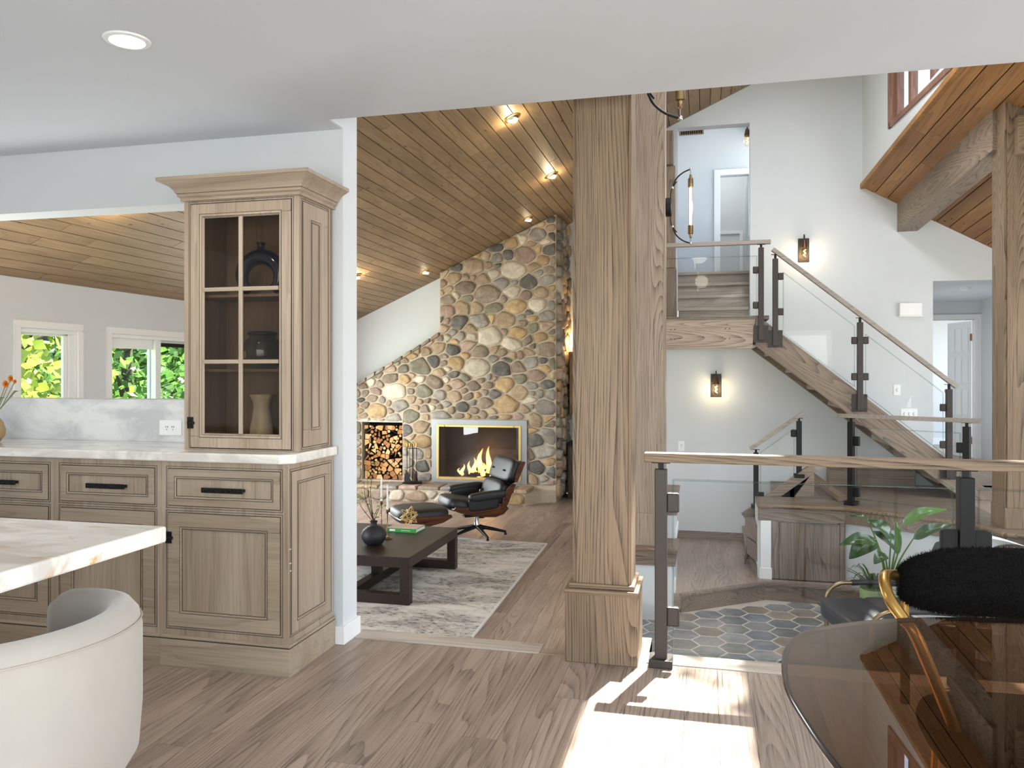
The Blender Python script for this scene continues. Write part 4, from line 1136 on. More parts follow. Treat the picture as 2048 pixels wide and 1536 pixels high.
green = plain('stem_green', srgb(112, 120, 74), 0.6)
orange = plain('strawflower', srgb(214, 128, 40), 0.55, noise=0.3, nscale=60)
for (u, v, r_) in ((12, 768, 0.020), (22, 757, 0.018), (30, 763, 0.012)):
    f = onY(u, v, p[1])
    st_ = obj('stem', MB().tube([(p[0], p[1], p[2] + 0.12), ((p[0] + f[0]) / 2 - 0.01, p[1], (p[2] + f[2]) / 2 + 0.03), (f[0], p[1], f[2])], 0.002, 6), green, bv)
    fm = MB()
    for ring_, (rr_, n2, tilt) in enumerate(((1.0, 12, 0.2), (0.7, 10, 0.6), (0.4, 7, 1.0))):
        for k in range(n2):
            an = 2 * math.pi * k / n2 + ring_ * 0.3
            dx, dz = math.cos(an), math.sin(an)
            c = Vector(f); w_ = r_ * 0.35
            tip = c + Vector((dx * r_ * rr_, -r_ * tilt * 0.7, dz * r_ * rr_)); mid = c + Vector((dx * r_ * rr_ * 0.55, -r_ * tilt * 0.25, dz * r_ * rr_ * 0.55))
            sd_ = Vector((-dz, 0, dx)) * w_
            fm.add([c, mid + sd_, tip, mid - sd_], [(0, 1, 2, 3)])
    obj('flower_head', fm, orange, st_)
for (u, v) in ((38, 782), (10, 795)):
    f = onY(u, v, p[1])
    obj('leaf', MB().add([(p[0] + 0.01, p[1], p[2] + 0.13), (f[0] - 0.02, p[1], f[2] - 0.006), f, (f[0] - 0.02, p[1] - 0.008, f[2] + 0.003)], [(0, 1, 2, 3)]), green, bv)

# ---- recessed light in the kitchen ceiling
def downlight(p):
    t = thing('recessed_light', 'round white recessed light in the flat kitchen ceiling', 'ceiling light', p)
    x, y, z = p
    obj('trim_ring', MB().lathe([(0.055, -0.002), (0.058, -0.007), (0.074, -0.005), (0.078, 0.0), (0.055, 0.0)], p, 32), M['white'], t, smooth=40)
    obj('lens', MB().lathe([(0.0, -0.0035), (0.055, -0.0035), (0.055, 0.0), (0.0, 0.0)], p, 32), emit('lens_glow', (1, 0.98, 0.95, 1), 14.0), t)
    l = bpy.data.lights.new('recessed_light_lamp', 'SPOT'); l.energy = 26; l.spot_size = R(150); l.spot_blend = 0.6; l.shadow_soft_size = 0.06; l.color = (1, 0.97, 0.93)
    o = bpy.data.objects.new('lamp', l); COL.objects.link(o); o.parent = t; o.location = (0, 0, -0.02)
    return t
dl = downlight((-1.936, 2.332, CZ))

# ================================================================== ISLAND AND STOOL
isl = thing('kitchen_island', 'kitchen island with white gold veined marble top and white panelled base', 'island', (-2.2, 1.0, 0))
obj('marble_top', MB().box(-3.3, -1.20, 0.2, 1.574, 0.883, 0.92), M['marble'], isl, 0.005)
obj('base_body', MB().box(-3.2, -1.62, 0.5, 1.40, 0.0, 0.883), M['trim'], isl, 0.003)
obj('base_panel', MB().box(-1.62, -1.605, 0.6, 0.93, 0.12, 0.82).box(-1.62, -1.605, 1.0, 1.34, 0.12, 0.82), M['white'], isl, 0.004)
velvet = plain('ivory_velvet', srgb(166, 158, 148), 0.85, noise=0.08, nscale=14, sheen=0.35)
so = thing('counter_stool', 'ivory velvet barrel back counter stool tucked under the island end', 'stool', (-1.30, 1.20, 0), world=False)
A0, A1 = -142, 108                                        # the shell wraps around the back, open towards the island
ns = 40
vs, fs_ = [], []
prof_ = []
for k in range(13):
    prof_.append(None)
def shell_section(z_top):
    ro, ri = 0.262, 0.190
    s_ = [(ro - 0.03, 0.50), (ro - 0.006, 0.54), (ro, 0.62), (ro, z_top - 0.05), (ro - 0.006, z_top - 0.022), (ro - 0.020, z_top - 0.004), (ro - 0.036, z_top), (ri + 0.016, z_top - 0.006), (ri + 0.004, z_top - 0.022), (ri, z_top - 0.05), (ri, 0.64), (ri + 0.01, 0.56), (ri + 0.02, 0.50)]
    return s_
secs = []
for i in range(ns + 1):
    t_ = i / ns
    ang = math.radians(A0 + (A1 - A0) * t_)
    e = min(t_, 1 - t_)
    zt = 0.805 + 0.022 * math.cos((t_ - 0.5) * math.pi) - 0.03 * max(0, 1 - e / 0.06) ** 2
    sc_ = shell_section(zt)
    pinch = 1.0 - 0.65 * max(0, 1 - e / 0.035) ** 2
    mid_r = 0.226
    secs.append([((mid_r + (r_ - mid_r) * pinch) * math.cos(ang), (mid_r + (r_ - mid_r) * pinch) * math.sin(ang), z_) for r_, z_ in sc_])
k_ = len(secs[0])
sm = MB()
sm.add([q for s_ in secs for q in s_], [(i*k_+j, i*k_+(j+1) % k_, (i+1)*k_+(j+1) % k_, (i+1)*k_+j) for i in range(ns) for j in range(k_)] + [tuple(range(k_))[::-1], tuple(range(ns*k_, (ns+1)*k_))])
obj('barrel_back', sm, velvet, so, smooth=70)
obj('seat', MB().lathe([(0.0, 0.50), (0.20, 0.50), (0.215, 0.52), (0.212, 0.575), (0.19, 0.60), (0.0, 0.605)], (0, 0, 0), 30), velvet, so, smooth=60)
sg = MB()
for i in range(0, ns + 1):
    pass
obj('seam', MB().tube([(0.2605 * math.cos(math.radians(A0 + 4 + (A1 - A0 - 8) * i / 40)), 0.2605 * math.sin(math.radians(A0 + 4 + (A1 - A0 - 8) * i / 40)), 0.772 + 0.022 * math.cos((i / 40 - 0.5) * math.pi)) for i in range(41)], 0.0018, 6), plain('velvet_seam', srgb(170, 160, 148), 0.8), so)
for sx in (-1, 1):
    for sy in (-1, 1):
        obj('leg', MB().tube([(sx * 0.14, sy * 0.14, 0.51), (sx * 0.18, sy * 0.18, 0.0)], [0.018, 0.012], 10), M['brass'], so, smooth=40)
obj('footrest', MB().tube([(0.168 * math.cos(2*math.pi*k/28) * 1.41 / 1.41, 0.168 * math.sin(2*math.pi*k/28), 0.2) for k in range(28)], 0.009, 8, closed=True).tube([(-0.168, 0, 0.2), (0.168, 0, 0.2)], 0.008, 8), M['brass'], so, smooth=40)

# ================================================================== DINING TABLE AND CHAIR
def spline(pts, n, closed=True):
    out = []
    k = len(pts)
    for i in range(k if closed else k - 1):
        p0, p1, p2, p3 = [Vector(pts[j % k] if closed else pts[max(0, min(k - 1, j))]) for j in (i - 1, i, i + 1, i + 2)]
        for m_ in range(n):
            t_ = m_ / n
            out.append(0.5 * ((2 * p1) + (p2 - p0) * t_ + (2 * p0 - 5 * p1 + 4 * p2 - p3) * t_**2 + (3 * p1 - p0 - 3 * p2 + p3) * t_**3))
    if not closed: out.append(Vector(pts[-1]))
    return out
TT = 0.75
tb = thing('dining_table', 'smoked glass dining table with rounded outline in front of the balustrade', 'table', (0.85, 1.25, 0))
outl = [(0.142, 1.30), (0.136, 1.46), (0.162, 1.62), (0.235, 1.728), (0.412, 1.83), (0.66, 1.885), (0.95, 1.88), (1.25, 1.80), (1.50, 1.60), (1.58, 1.30), (1.50, 0.95), (1.25, 0.72), (0.95, 0.64), (0.60, 0.66), (0.34, 0.80), (0.20, 1.03)]
ol_ = [(q.x, q.y) for q in spline([(x, y, 0) for x, y in outl], 6)]
obj('glass_top', MB().prism(ol_, 'z', TT - 0.010, TT), M['smoke'], tb)
obj('polished_edge', MB().tube([(x, y, TT - 0.005) for x, y in ol_], 0.0052, 6, closed=True), plain('smoked_edge', srgb(46, 38, 33), 0.15), tb, smooth=60)
obj('pedestal', MB().lathe([(0.30, 0.0), (0.30, 0.015), (0.08, 0.04), (0.055, 0.08), (0.05, 0.6), (0.10, 0.70), (0.16, 0.739)], (0.98, 1.2, 0), 32), M['bronze'], tb, smooth=40)
tubes = []
ch = thing('dining_chair', 'black shearling dining chair with bent brass tube frame behind the glass table', 'chair', (0.78, 2.2, 0))
fur = plain('black_shearling', srgb(11, 9, 8), 0.95, noise=0.5, nscale=160, bump=1.0, spec=0.15)
bc = Vector((0.765, 2.17, 0.757))
bk = MB()
nu, nv = 40, 22
for i in range(nv + 1):
    t_ = math.pi * i / nv
    for j in range(nu):
        a_ = 2 * math.pi * j / nu
        sp = lambda x, p_: math.copysign(abs(x) ** p_, x)
        x_ = 0.306 * sp(math.cos(t_), 0.72)
        rr_ = sp(math.sin(t_), 0.62)
        y_ = 0.045 * rr_ * math.cos(a_); z_ = 0.086 * rr_ * math.sin(a_)
        y_ += -0.20 * (x_ / 0.3) ** 2 * 0.28
        bk.v.append((bc.x + x_, bc.y + y_, bc.z + z_))
for i in range(nv):
    for j in range(nu):
        bk.f.append((i*nu+j, (i+1)*nu+j, (i+1)*nu+(j+1) % nu, i*nu+(j+1) % nu))
bko = obj('backrest', bk, fur, ch, smooth=True)
rf = random.Random(11)
ft = MB()
me_ = bko.data
pols = [pl_ for pl_ in me_.polygons if len(pl_.vertices) == 4]
for _ in range(9000):
    pl_ = rf.choice(pols)
    vv = [me_.vertices[i].co for i in pl_.vertices]
    a_, b_ = rf.random(), rf.random()
    q = (vv[0] * (1-a_) + vv[1] * a_) * (1-b_) + (vv[3] * (1-a_) + vv[2] * a_) * b_
    n3 = pl_.normal
    tdir = Vector((rf.uniform(-1, 1), rf.uniform(-1, 1), rf.uniform(-1, 1))).cross(n3).normalized()
    l_ = rf.uniform(0.004, 0.009)
    tip = q + n3 * l_ + tdir * l_ * rf.uniform(0.2, 0.9)
    sd_ = n3.cross(tdir).normalized() * 0.0009
    ft.add([q - sd_, q + sd_, tip], [(0, 1, 2)])
tag(obj('shearling_pile', ft, fur, ch), kind='stuff')
L0 = onY(1797, 1150, 2.12); L1 = onY(1770, 1163, 2.03); L2 = onY(1778, 1195, 1.98); L3 = onY(1808, 1240, 1.95); L4 = onY(1834, 1278, 1.93)
path = spline([(L0[0] + 0.06, 2.15, L0[2] + 0.004), L0, (L1[0] + 0.004, 2.05, L1[2] + 0.006), L2, L3, L4, (0.56, 1.96, 0.43)], 8, closed=False)
obj('frame_tube', MB().tube(path, 0.0135, 12), M['brass'], ch, smooth=60)
mir = [(2 * bc.x - q.x, q.y, q.z) for q in path]
obj('frame_tube', MB().tube(mir, 0.0135, 12), M['brass'], ch, smooth=60)
pq = onY(1812, 1210, 2.16)
for sx in (pq[0], 2 * bc.x - pq[0]):
    st_ = obj('back_post', MB().tube([(sx, 2.17, 0.70), (sx, 2.17, 0.45)], 0.010, 12), M['brass'], ch, smooth=60)
    obj('post_sleeve', MB().tube([(sx, 2.17, 0.645), (sx, 2.17, 0.44)], 0.0115, 12), M['black'], st_, smooth=60)
obj('seat', MB().ell((bc.x, 2.0, 0.435), (0.27, 0.25, 0.045), 32, 12, p=0.6), fur, ch, smooth=True)
for sx in (-1, 1):
    for y_ in (1.82, 2.17):
        obj('leg', MB().tube([(bc.x + sx * 0.20, y_, 0.42), (bc.x + sx * 0.215, y_ + (0.02 if y_ > 2 else -0.02), 0.0)], 0.0105, 10), M['brass'], ch, smooth=40)
# ================================================================== FIREPLACE OF FIELD STONES
def stone_mat(name, c1, c2, c3, rough=0.85, sc=9.0):
    m, nt, b = newmat(name)
    tc = N(nt, 'ShaderNodeTexCoord'); oi = N(nt, 'ShaderNodeObjectInfo')
    cmb = N(nt, 'ShaderNodeCombineXYZ')
    for i in range(3): nt.links.new(oi.outputs['Random'], cmb.inputs[i])
    ad = N(nt, 'ShaderNodeVectorMath', operation='MULTIPLY_ADD'); ad.inputs[1].default_value = (31, 47, 23)
    nt.links.new(cmb.outputs[0], ad.inputs[0]); nt.links.new(tc.outputs['Object'], ad.inputs[2])
    no = N(nt, 'ShaderNodeTexNoise', i_Scale=sc, i_Detail=9.0, i_Roughness=0.68, i_Distortion=0.6)
    nt.links.new(ad.outputs[0], no.inputs['Vector'])
    rp = ramp(nt, [(0.30, c1), (0.50, c2), (0.68, c3)])
    nt.links.new(no.outputs['Fac'], rp.inputs[0])
    hs = N(nt, 'ShaderNodeHueSaturation')
    mr = N(nt, 'ShaderNodeMapRange'); nt.links.new(oi.outputs['Random'], mr.inputs[0]); mr.inputs[3].default_value = 0.8; mr.inputs[4].default_value = 1.22
    nt.links.new(mr.outputs[0], hs.inputs['Value']); nt.links.new(rp.outputs[0], hs.inputs['Color'])
    nt.links.new(hs.outputs[0], b.inputs['Base Color'])
    b.inputs['Roughness'].default_value = rough
    bp = N(nt, 'ShaderNodeBump', i_Strength=0.6, i_Distance=0.02)
    nt.links.new(no.outputs['Fac'], bp.inputs['Height']); nt.links.new(bp.outputs[0], b.inputs['Normal'])
    return m
ST = [stone_mat('stone_tan', srgb(132, 112, 90), srgb(160, 138, 112), srgb(182, 162, 136)),
      stone_mat('stone_brown', srgb(106, 92, 78), srgb(134, 118, 102), srgb(158, 142, 126)),
      stone_mat('stone_pink', srgb(130, 108, 94), srgb(158, 134, 118), srgb(178, 156, 140)),
      stone_mat('stone_ochre', srgb(140, 114, 78), srgb(172, 144, 104), srgb(192, 168, 130)),
      stone_mat('stone_dark', srgb(72, 68, 64), srgb(98, 94, 88), srgb(126, 120, 112)),
      stone_mat('stone_cream', srgb(164, 152, 132), srgb(192, 180, 160), srgb(210, 200, 182)),
      stone_mat('stone_grey', srgb(118, 112, 102), srgb(146, 138, 128), srgb(170, 162, 150)),
      stone_mat('stone_olive', srgb(100, 96, 80), srgb(126, 120, 102), srgb(152, 146, 126))]
M['mortar'] = plain('mortar', srgb(184, 170, 148), 0.95, noise=0.15, nscale=25, bump=0.5)
def clip_half(poly, n, c):
    """keep the part of a polygon where n.x <= c"""
    out = []
    for i in range(len(poly)):
        p, q = poly[i], poly[(i + 1) % len(poly)]
        dp, dq = n[0]*p[0] + n[1]*p[1] - c, n[0]*q[0] + n[1]*q[1] - c
        if dp <= 0: out.append(p)
        if (dp < 0 < dq) or (dq < 0 < dp):
            t_ = dp / (dp - dq)
            out.append((p[0] + (q[0]-p[0]) * t_, p[1] + (q[1]-p[1]) * t_))
    return out
def chaikin(poly, it=1, k=0.25):
    for _ in range(it):
        o = []
        for i in range(len(poly)):
            p, q = poly[i], poly[(i + 1) % len(poly)]
            o += [(p[0]*(1-k)+q[0]*k, p[1]*(1-k)+q[1]*k), (p[0]*k+q[0]*(1-k), p[1]*k+q[1]*(1-k))]
        poly = o
    return poly
def stone_mesh(poly, h, rnd):
    """domed stone, outline in local (a, b), standing out along c"""
    poly = chaikin(poly, 1, 0.22)
    n = len(poly)
    cx = sum(p[0] for p in poly) / n; cy = sum(p[1] for p in poly) / n
    vs = []
    for sc_, hh in ((1.0, -0.012), (1.0, h * 0.35), (0.93, h * 0.82), (0.62, h)):
        for p in poly:
            j = 1 + rnd.uniform(-0.03, 0.03)
            vs.append(((p[0]-cx) * sc_ * j, (p[1]-cy) * sc_ * j, hh + (rnd.uniform(-0.1, 0.1) * h if hh > 0 else 0)))
    vs.append((0, 0, h * rnd.uniform(0.95, 1.12)))
    fs = []
    for r_ in range(3):
        for i in range(n): fs.append((r_*n+i, r_*n+(i+1) % n, (r_+1)*n+(i+1) % n, (r_+1)*n+i))
    for i in range(n): fs.append((3*n+i, 3*n+(i+1) % n, 4*n))
    return vs, fs, (cx, cy)
def stone_field(parent, frame, seeds, inside, clips, grout, h, rnd, name='stone', sx=0.74):
    """power diagram of the seeds (a, b, r, material index) clipped to the field, one stone for each cell"""
    cells = []
    raw = seeds
    seeds = [(q[0] * sx, q[1], q[2], q[3]) for q in seeds]                # stones lie long side level
    for i, (a_, b_, r_, mi) in enumerate(seeds):
        poly = [(a_ - 0.6, b_ - 0.6), (a_ + 0.6, b_ - 0.6), (a_ + 0.6, b_ + 0.6), (a_ - 0.6, b_ + 0.6)]
        for j, (c_, d_, s_, _) in enumerate(seeds):
            if j == i or abs(c_ - a_) > 0.9 or abs(d_ - b_) > 0.9: continue
            nx, ny = c_ - a_, d_ - b_
            L_ = math.hypot(nx, ny)
            if L_ < 1e-4: continue
            c = (c_*c_ + d_*d_ - s_*s_ - a_*a_ - b_*b_ + r_*r_) / 2 / L_ - grout / 2
            poly = clip_half(poly, (nx / L_, ny / L_), c)
            if len(poly) < 3: break
        if len(poly) < 3: continue
        poly = [(q[0] / sx, q[1]) for q in poly]
        for n_, c in clips(raw[i][0], raw[i][1]):
            poly = clip_half(poly, n_, c - grout / 2)
            if len(poly) < 3: break
        if len(poly) < 3: continue
        area = abs(sum(poly[k][0]*poly[(k+1) % len(poly)][1] - poly[(k+1) % len(poly)][0]*poly[k][1] for k in range(len(poly)))) / 2
        if area < 0.0012: continue
        vs, fs, (cx, cy) = stone_mesh(poly, h * rnd.uniform(0.7, 1.25), rnd)
        me = bpy.data.meshes.new(name); me.from_pydata(vs, [], fs); 
        for pl_ in me.polygons: pl_.use_smooth = True
        bm = bmesh.new(); bm.from_mesh(me); bmesh.ops.recalc_face_normals(bm, faces=bm.faces); bm.to_mesh(me); bm.free()
        o = link(name, me, ST[mi], parent)
        o.matrix_basis = frame(cx, cy)
        cells.append(o)
    return cells
CH_R, CH_L, SHZ_ = -2.101, -3.873, 1.849
def chim_inside(x, z):
    if not (XL < x < CH_R and LZ < z < roofL(x)): return False
    if x < CH_L and z > 1.849 + (x - CH_L) * 0.574: return False
    if -5.14 < x < -4.474 and -0.36 < z < 0.524: return False
    if -3.995 < x < -2.522 and -0.36 < z < 0.588: return False
    return z > -0.37
def chim_clips(x, z):
    c = [((1, 0), CH_R), ((-1, 0), -XL), ((0, -1), 0.365)]
    L_ = math.hypot(0.4486, 1); c.append(((-0.4486 / L_, 1 / L_), 4.527 / L_))
    if x < CH_L or z < 1.849:
        L2 = math.hypot(0.574, 1)
        if x < CH_L: c.append(((-0.574 / L2, 1 / L2), (1.849 - 0.574 * CH_L) / L2))
    if x >= CH_L and z > 1.80: c.append(((-1, 0), -CH_L))
    for (x0, x1, z0, z1) in ((-5.14, -4.474, -0.36, 0.524), (-3.995, -2.522, -0.36, 0.588)):
        ds = [(x0 - x, (1, 0), x0), (x - x1, (-1, 0), -x1), (z - z1, (0, -1), -z1), (z0 - z, (0, 1), z0)]
        d_ = max(ds, key=lambda q: q[0])
        if d_[0] > 0: c.append((d_[1], d_[2]))
    return c
fp = thing('stone_fireplace', 'tall fieldstone fireplace and chimney with sloping shoulder against the wall', 'fireplace', (-3.6, 11.5, LZ))
core = MB()
outl_ = [(XL, LZ), (XL, 0.915), (CH_L, SHZ_), (CH_L, roofL(CH_L)), (CH_R, roofL(CH_R)), (CH_R, LZ)]
# mortar body, left open at the wood niche and the firebox
def core_block(x0, x1, z0, z1, y0=FY, y1=11.59): core.box(x0, x1, y0, y1, z0, z1)
core_block(XL, -5.14, LZ, 0.524); core_block(-4.474, -3.9, LZ, 0.524); core_block(-2.6, CH_R, LZ, 0.524)
core_block(-5.14, -4.474, LZ, -0.36); core_block(-3.9, -2.6, LZ, -0.30)
core.prism([(XL, 0.524), (XL, 0.915), (-3.9, 1.834), (-3.9, 0.524)], 'y', FY, 11.59)
core.prism([(-3.9, 0.524), (-3.9, 1.834), (CH_L, SHZ_), (CH_L, roofL(CH_L) - 0.005), (CH_R, roofL(CH_R) - 0.005), (CH_R, 0.524)], 'y', FY, 11.59)
core.prism([(11.59, LZ), (12.2, LZ), (12.2, roofL(CH_R) - 0.005), (11.59, roofL(CH_R) - 0.005)], 'x', -2.6, CH_R)
obj('mortar_body', core, M['mortar'], fp)
obj('niche_lining', MB().box(-5.14, -4.474, 11.57, 11.588, -0.36, 0.524), M['dark'], fp)
obj('niche_lintel', MB().box(-5.35, -4.46, FY - 0.02, FY + 0.28, 0.524, 0.552), plain('lintel_slab', srgb(196, 190, 178), 0.8), fp, 0.004)
hand = [(1050,510,22,2),(981,673,24,5),(1023,687,19,5),(1025,541,25,5),(1056,565,17,4),(1018,511,11,4),(990,493,14,4),(915,534,12,4),(947,533,22,0),(975,590,27,1),(1033,613,20,3),(1010,640,20,0),(893,620,18,2),(918,645,17,4),(960,643,18,6),(1035,667,18,3),(1067,655,12,7),(1082,675,14,3),(1092,697,20,1),(955,735,27,5),(1003,738,21,4),(913,725,18,3),(840,733,22,7),(866,723,15,4),(780,758,17,1),(790,783,25,5),(848,783,19,7),(1010,768,19,3),(1075,750,17,2),(1012,810,24,3),(989,790,12,4),(970,806,17,1),(925,815,14,4),(755,822,22,3),(870,766,18,1),(800,810,18,6),(905,700,16,4),(935,691,14,2),(960,705,17,1),(1062,725,16,6),(1088,738,12,3),(1095,768,13,4),(1105,790,14,6),(1040,757,12,7),(895,600,15,1),(930,575,20,1),(1005,565,15,6),(1075,470,18,6),(1098,500,14,4),(1088,520,13,3),(1095,560,14,6),(1076,610,19,5),(1095,630,15,6),(985,613,17,7),(955,613,14,0),(940,655,12,0),(1050,590,12,2),(1090,815,20,6),(1060,800,10,5),(1025,840,20,3),(955,840,20,1),(880,835,20,6),(820,832,20,7),(1072,880,17,4),(1085,905,16,6),(1072,935,18,4),(1100,870,18,6),(845,884,20,3),(833,905,16,6),(860,905,12,0),(845,935,16,4),(850,955,14,6),(825,945,10,1),(915,768,15,2),(1035,735,15,1),(880,790,14,6)]
seeds = []
for (u, v, r_, mi) in hand:
    q = onY(u, v, FY)
    if chim_inside(q[0], q[2]): seeds.append((q[0], q[2], r_ * 11.29 / 1.01 / F * 0.78, mi))
rs = random.Random(21)
tries = 0
while tries < 9000 and len(seeds) < 292:
    tries += 1
    x, z = rs.uniform(XL + 0.03, CH_R - 0.03), rs.uniform(-0.34, 3.55)
    if not chim_inside(x, z): continue
    r_ = rs.choice((0.045, 0.055, 0.07, 0.085, 0.10))
    if tries > 5000: r_ = 0.04
    if any(math.hypot((x - s_[0]) * 0.74, z - s_[1]) < (r_ + s_[2]) * 0.93 for s_ in seeds): continue
    seeds.append((x, z, r_, rs.choices(range(8), (6, 6, 3, 3, 2, 2, 4, 1))[0]))
FRF = lambda a_, b_: Matrix(((1, 0, 0, a_), (0, 0, -1, FY), (0, 1, 0, b_), (0, 0, 0, 1)))
stone_field(fp, FRF, seeds, chim_inside, chim_clips, 0.022, 0.034, rs)
# capping stones on the sloping shoulder
for k in range(11):
    t0, t1 = k / 11, (k + 0.93) / 11
    xa, xb = XL + (CH_L - XL) * t0, XL + (CH_L - XL) * t1
    za, zb_ = 0.915 + (SHZ_ - 0.915) * t0, 0.915 + (SHZ_ - 0.915) * t1
    w_ = rs.uniform(0.035, 0.06)
    obj('cap_stone', MB().hexa([(xa, FY - 0.045, za - 0.01), (xb, FY - 0.05, zb_ - 0.01), (xb, 11.56, zb_ - 0.01), (xa, 11.56, za - 0.01), (xa + 0.01, FY - 0.03, za + w_), (xb - 0.01, FY - 0.03, zb_ + w_), (xb, 11.55, zb_ + w_), (xa, 11.55, za + w_)]), rs.choice(ST[:3] + ST[6:]), fp, 0.012)
# rough stones on the side of the chimney
sseeds = []
for _ in range(1500):
    y, z = rs.uniform(FY + 0.02, 12.15), rs.uniform(-0.5, 3.5)
    r_ = rs.choice((0.06, 0.08, 0.10))
    if any(math.hypot(y - s_[0], z - s_[1]) < (r_ + s_[2]) * 0.95 for s_ in sseeds): continue
    sseeds.append((y, z, r_, rs.choices(range(8), (5, 5, 3, 2, 2, 2, 5, 2))[0]))
FRS = lambda a_, b_: Matrix(((0, 0, 1, CH_R), (1, 0, 0, a_), (0, 1, 0, b_), (0, 0, 0, 1)))
stone_field(fp, FRS, sseeds, None, lambda y, z: [((-1, 0), -FY), ((1, 0), 12.2), ((0, 1), 3.56), ((0, -1), 0.55)], 0.02, 0.075, rs, 'side_stone')
# metal surround, brass doors, firebox
sur = MB().box(-3.992, -3.873, FY - 0.045, FY + 0.02, -0.35, 0.584).box(-2.615, -2.524, FY - 0.045, FY + 0.02, -0.35, 0.584).box(-3.873, -2.615, FY - 0.045, FY + 0.02, 0.49, 0.584).box(-3.873, -2.615, FY - 0.045, FY + 0.02, -0.35, -0.275)
obj('steel_surround', sur, M['steel'], fp, 0.002)
dx0, dx1, dz0_, dz1_ = -3.905, -2.61, -0.305, 0.505
bf = MB()
for x0, x1, z0, z1 in ((dx0, dx0 + 0.034, dz0_, dz1_), (dx1 - 0.034, dx1, dz0_, dz1_), (dx0 + 0.034, dx1 - 0.034, dz1_ - 0.030, dz1_), (dx0 + 0.034, dx1 - 0.034, dz0_, dz0_ + 0.034)):
    bf.box(x0, x1, FY - 0.062, FY - 0.044, z0, z1)
bo_ = obj('brass_frame', bf, plain('polished_brass', srgb(206, 178, 112), 0.3, metal=0.9), fp, 0.002)
for x in (-3.79, -2.72):
    obj('door_stud', MB().lathe([(0.0, -0.076), (0.012, -0.074), (0.014, -0.066), (0.010, -0.060)], (x, FY, dz1_ - 0.02), 12, 'y'), M['brass'], bo_, smooth=50)
fg = paneglass('fire_glass', (0.86, 0.85, 0.84, 1), 0.0, 1.5)
mid = (dx0 + dx1) / 2
for a_, b_ in ((dx0 + 0.034, mid - 0.004), (mid + 0.004, dx1 - 0.034)):
    obj('glass_door', MB().box(a_, b_, FY - 0.056, FY - 0.050, dz0_ + 0.034, dz1_ - 0.030), fg, fp)
soot = plain('soot_brick', srgb(70, 66, 64), 0.9, noise=0.3, nscale=12)
fb_ = MB().box(-3.88, -3.86, FY - 0.02, 11.57, -0.31, 0.50).box(-2.63, -2.61, FY - 0.02, 11.57, -0.31, 0.50).box(-3.86, -2.63, 11.55, 11.57, -0.31, 0.50).box(-3.86, -2.63, FY - 0.02, 11.55, -0.31, -0.29).box(-3.86, -2.63, FY, 11.55, 0.48, 0.50)
obj('firebox', fb_, soot, fp)
# burning logs and flames
fl_t = thing('log_fire', 'burning log fire glowing behind the fireplace glass doors', 'fire', (-3.2, 11.42, -0.29))
char = plain('charred_log', srgb(44, 34, 28), 0.95, noise=0.5, nscale=20, bump=0.6)
for (xa, ya, za, xb, yb, zb2, r_) in ((-3.50, 11.46, -0.25, -2.90, 11.48, -0.24, 0.045), (-3.42, 11.36, -0.25, -2.95, 11.40, -0.22, 0.04), (-3.34, 11.46, -0.15, -2.80, 11.38, -0.05, 0.038), (-3.2, 11.34, -0.17, -2.92, 11.47, -0.12, 0.03)):
    obj('burning_log', MB().tube([(xa, ya, za), ((xa+xb)/2, (ya+yb)/2 + 0.01, (za+zb2)/2 + 0.01), (xb, yb, zb2)], r_, 10), char, fl_t, smooth=50)
def flame_mat():
    m, nt, b = newmat('flame'); nt.nodes.remove(b); o = nt.nodes['Material Output']
    tc = N(nt, 'ShaderNodeTexCoord'); sp = N(nt, 'ShaderNodeSeparateXYZ'); nt.links.new(tc.outputs['Generated'], sp.inputs[0])
    rp = ramp(nt, [(0.0, (1.0, 0.42, 0.10, 1)), (0.45, (1.0, 0.66, 0.28, 1)), (1.0, (1.0, 0.34, 0.06, 1))]); nt.links.new(sp.outputs[2], rp.inputs[0])
    em = N(nt, 'ShaderNodeEmission', i_Strength=2.6); nt.links.new(rp.outputs[0], em.inputs[0])
    lw = N(nt, 'ShaderNodeLayerWeight', i_Blend=0.45)
    tr = N(nt, 'ShaderNodeBsdfTransparent')
    mx = N(nt, 'ShaderNodeMixShader'); nt.links.new(lw.outputs['Facing'], mx.inputs[0]); nt.links.new(em.outputs[0], mx.inputs[1]); nt.links.new(tr.outputs[0], mx.inputs[2])
    nt.links.new(mx.outputs[0], o.inputs[0])
    return m
FM = flame_mat()
def flame(x, y, z, h, r_, lean):
    pts, rd = [], []
    for k in range(9):
        t_ = k / 8
        pts.append((x + lean * t_ * t_ * h + 0.018 * math.sin(t_ * 6 + x * 40), y + 0.01 * math.sin(t_ * 5 + x * 17), z + h * t_))
        rd.append(max(0.001, r_ * (0.55 + 1.3 * t_ * (1 - t_)) * (1 - t_) ** 0.65))
    obj('flame', MB().tube(pts, rd, 10), FM, fl_t, smooth=70)
for (u, vb, vt, w_) in ((960, 945, 896, 17), (976, 945, 892, 16), (948, 948, 915, 13), (990, 946, 918, 12), (926, 950, 928, 10), (938, 948, 922, 10), (1000, 944, 926, 10), (918, 948, 936, 7), (968, 952, 925, 16), (955, 958, 938, 12), (985, 958, 936, 12), (1012, 940, 930, 7)):
    q0, q1 = onY(u, vb, 11.36), onY(u, vt, 11.36)
    flame(q0[0], 11.36 + rs.uniform(-0.03, 0.03), q0[2], q1[2] - q0[2], w_ * 11.1 / F * 0.62, rs.uniform(-0.12, 0.12))
lp = bpy.data.lights.new('fire_glow', 'POINT'); lp.energy = 5; lp.color = (1, 0.5, 0.2); lp.shadow_soft_size = 0.12
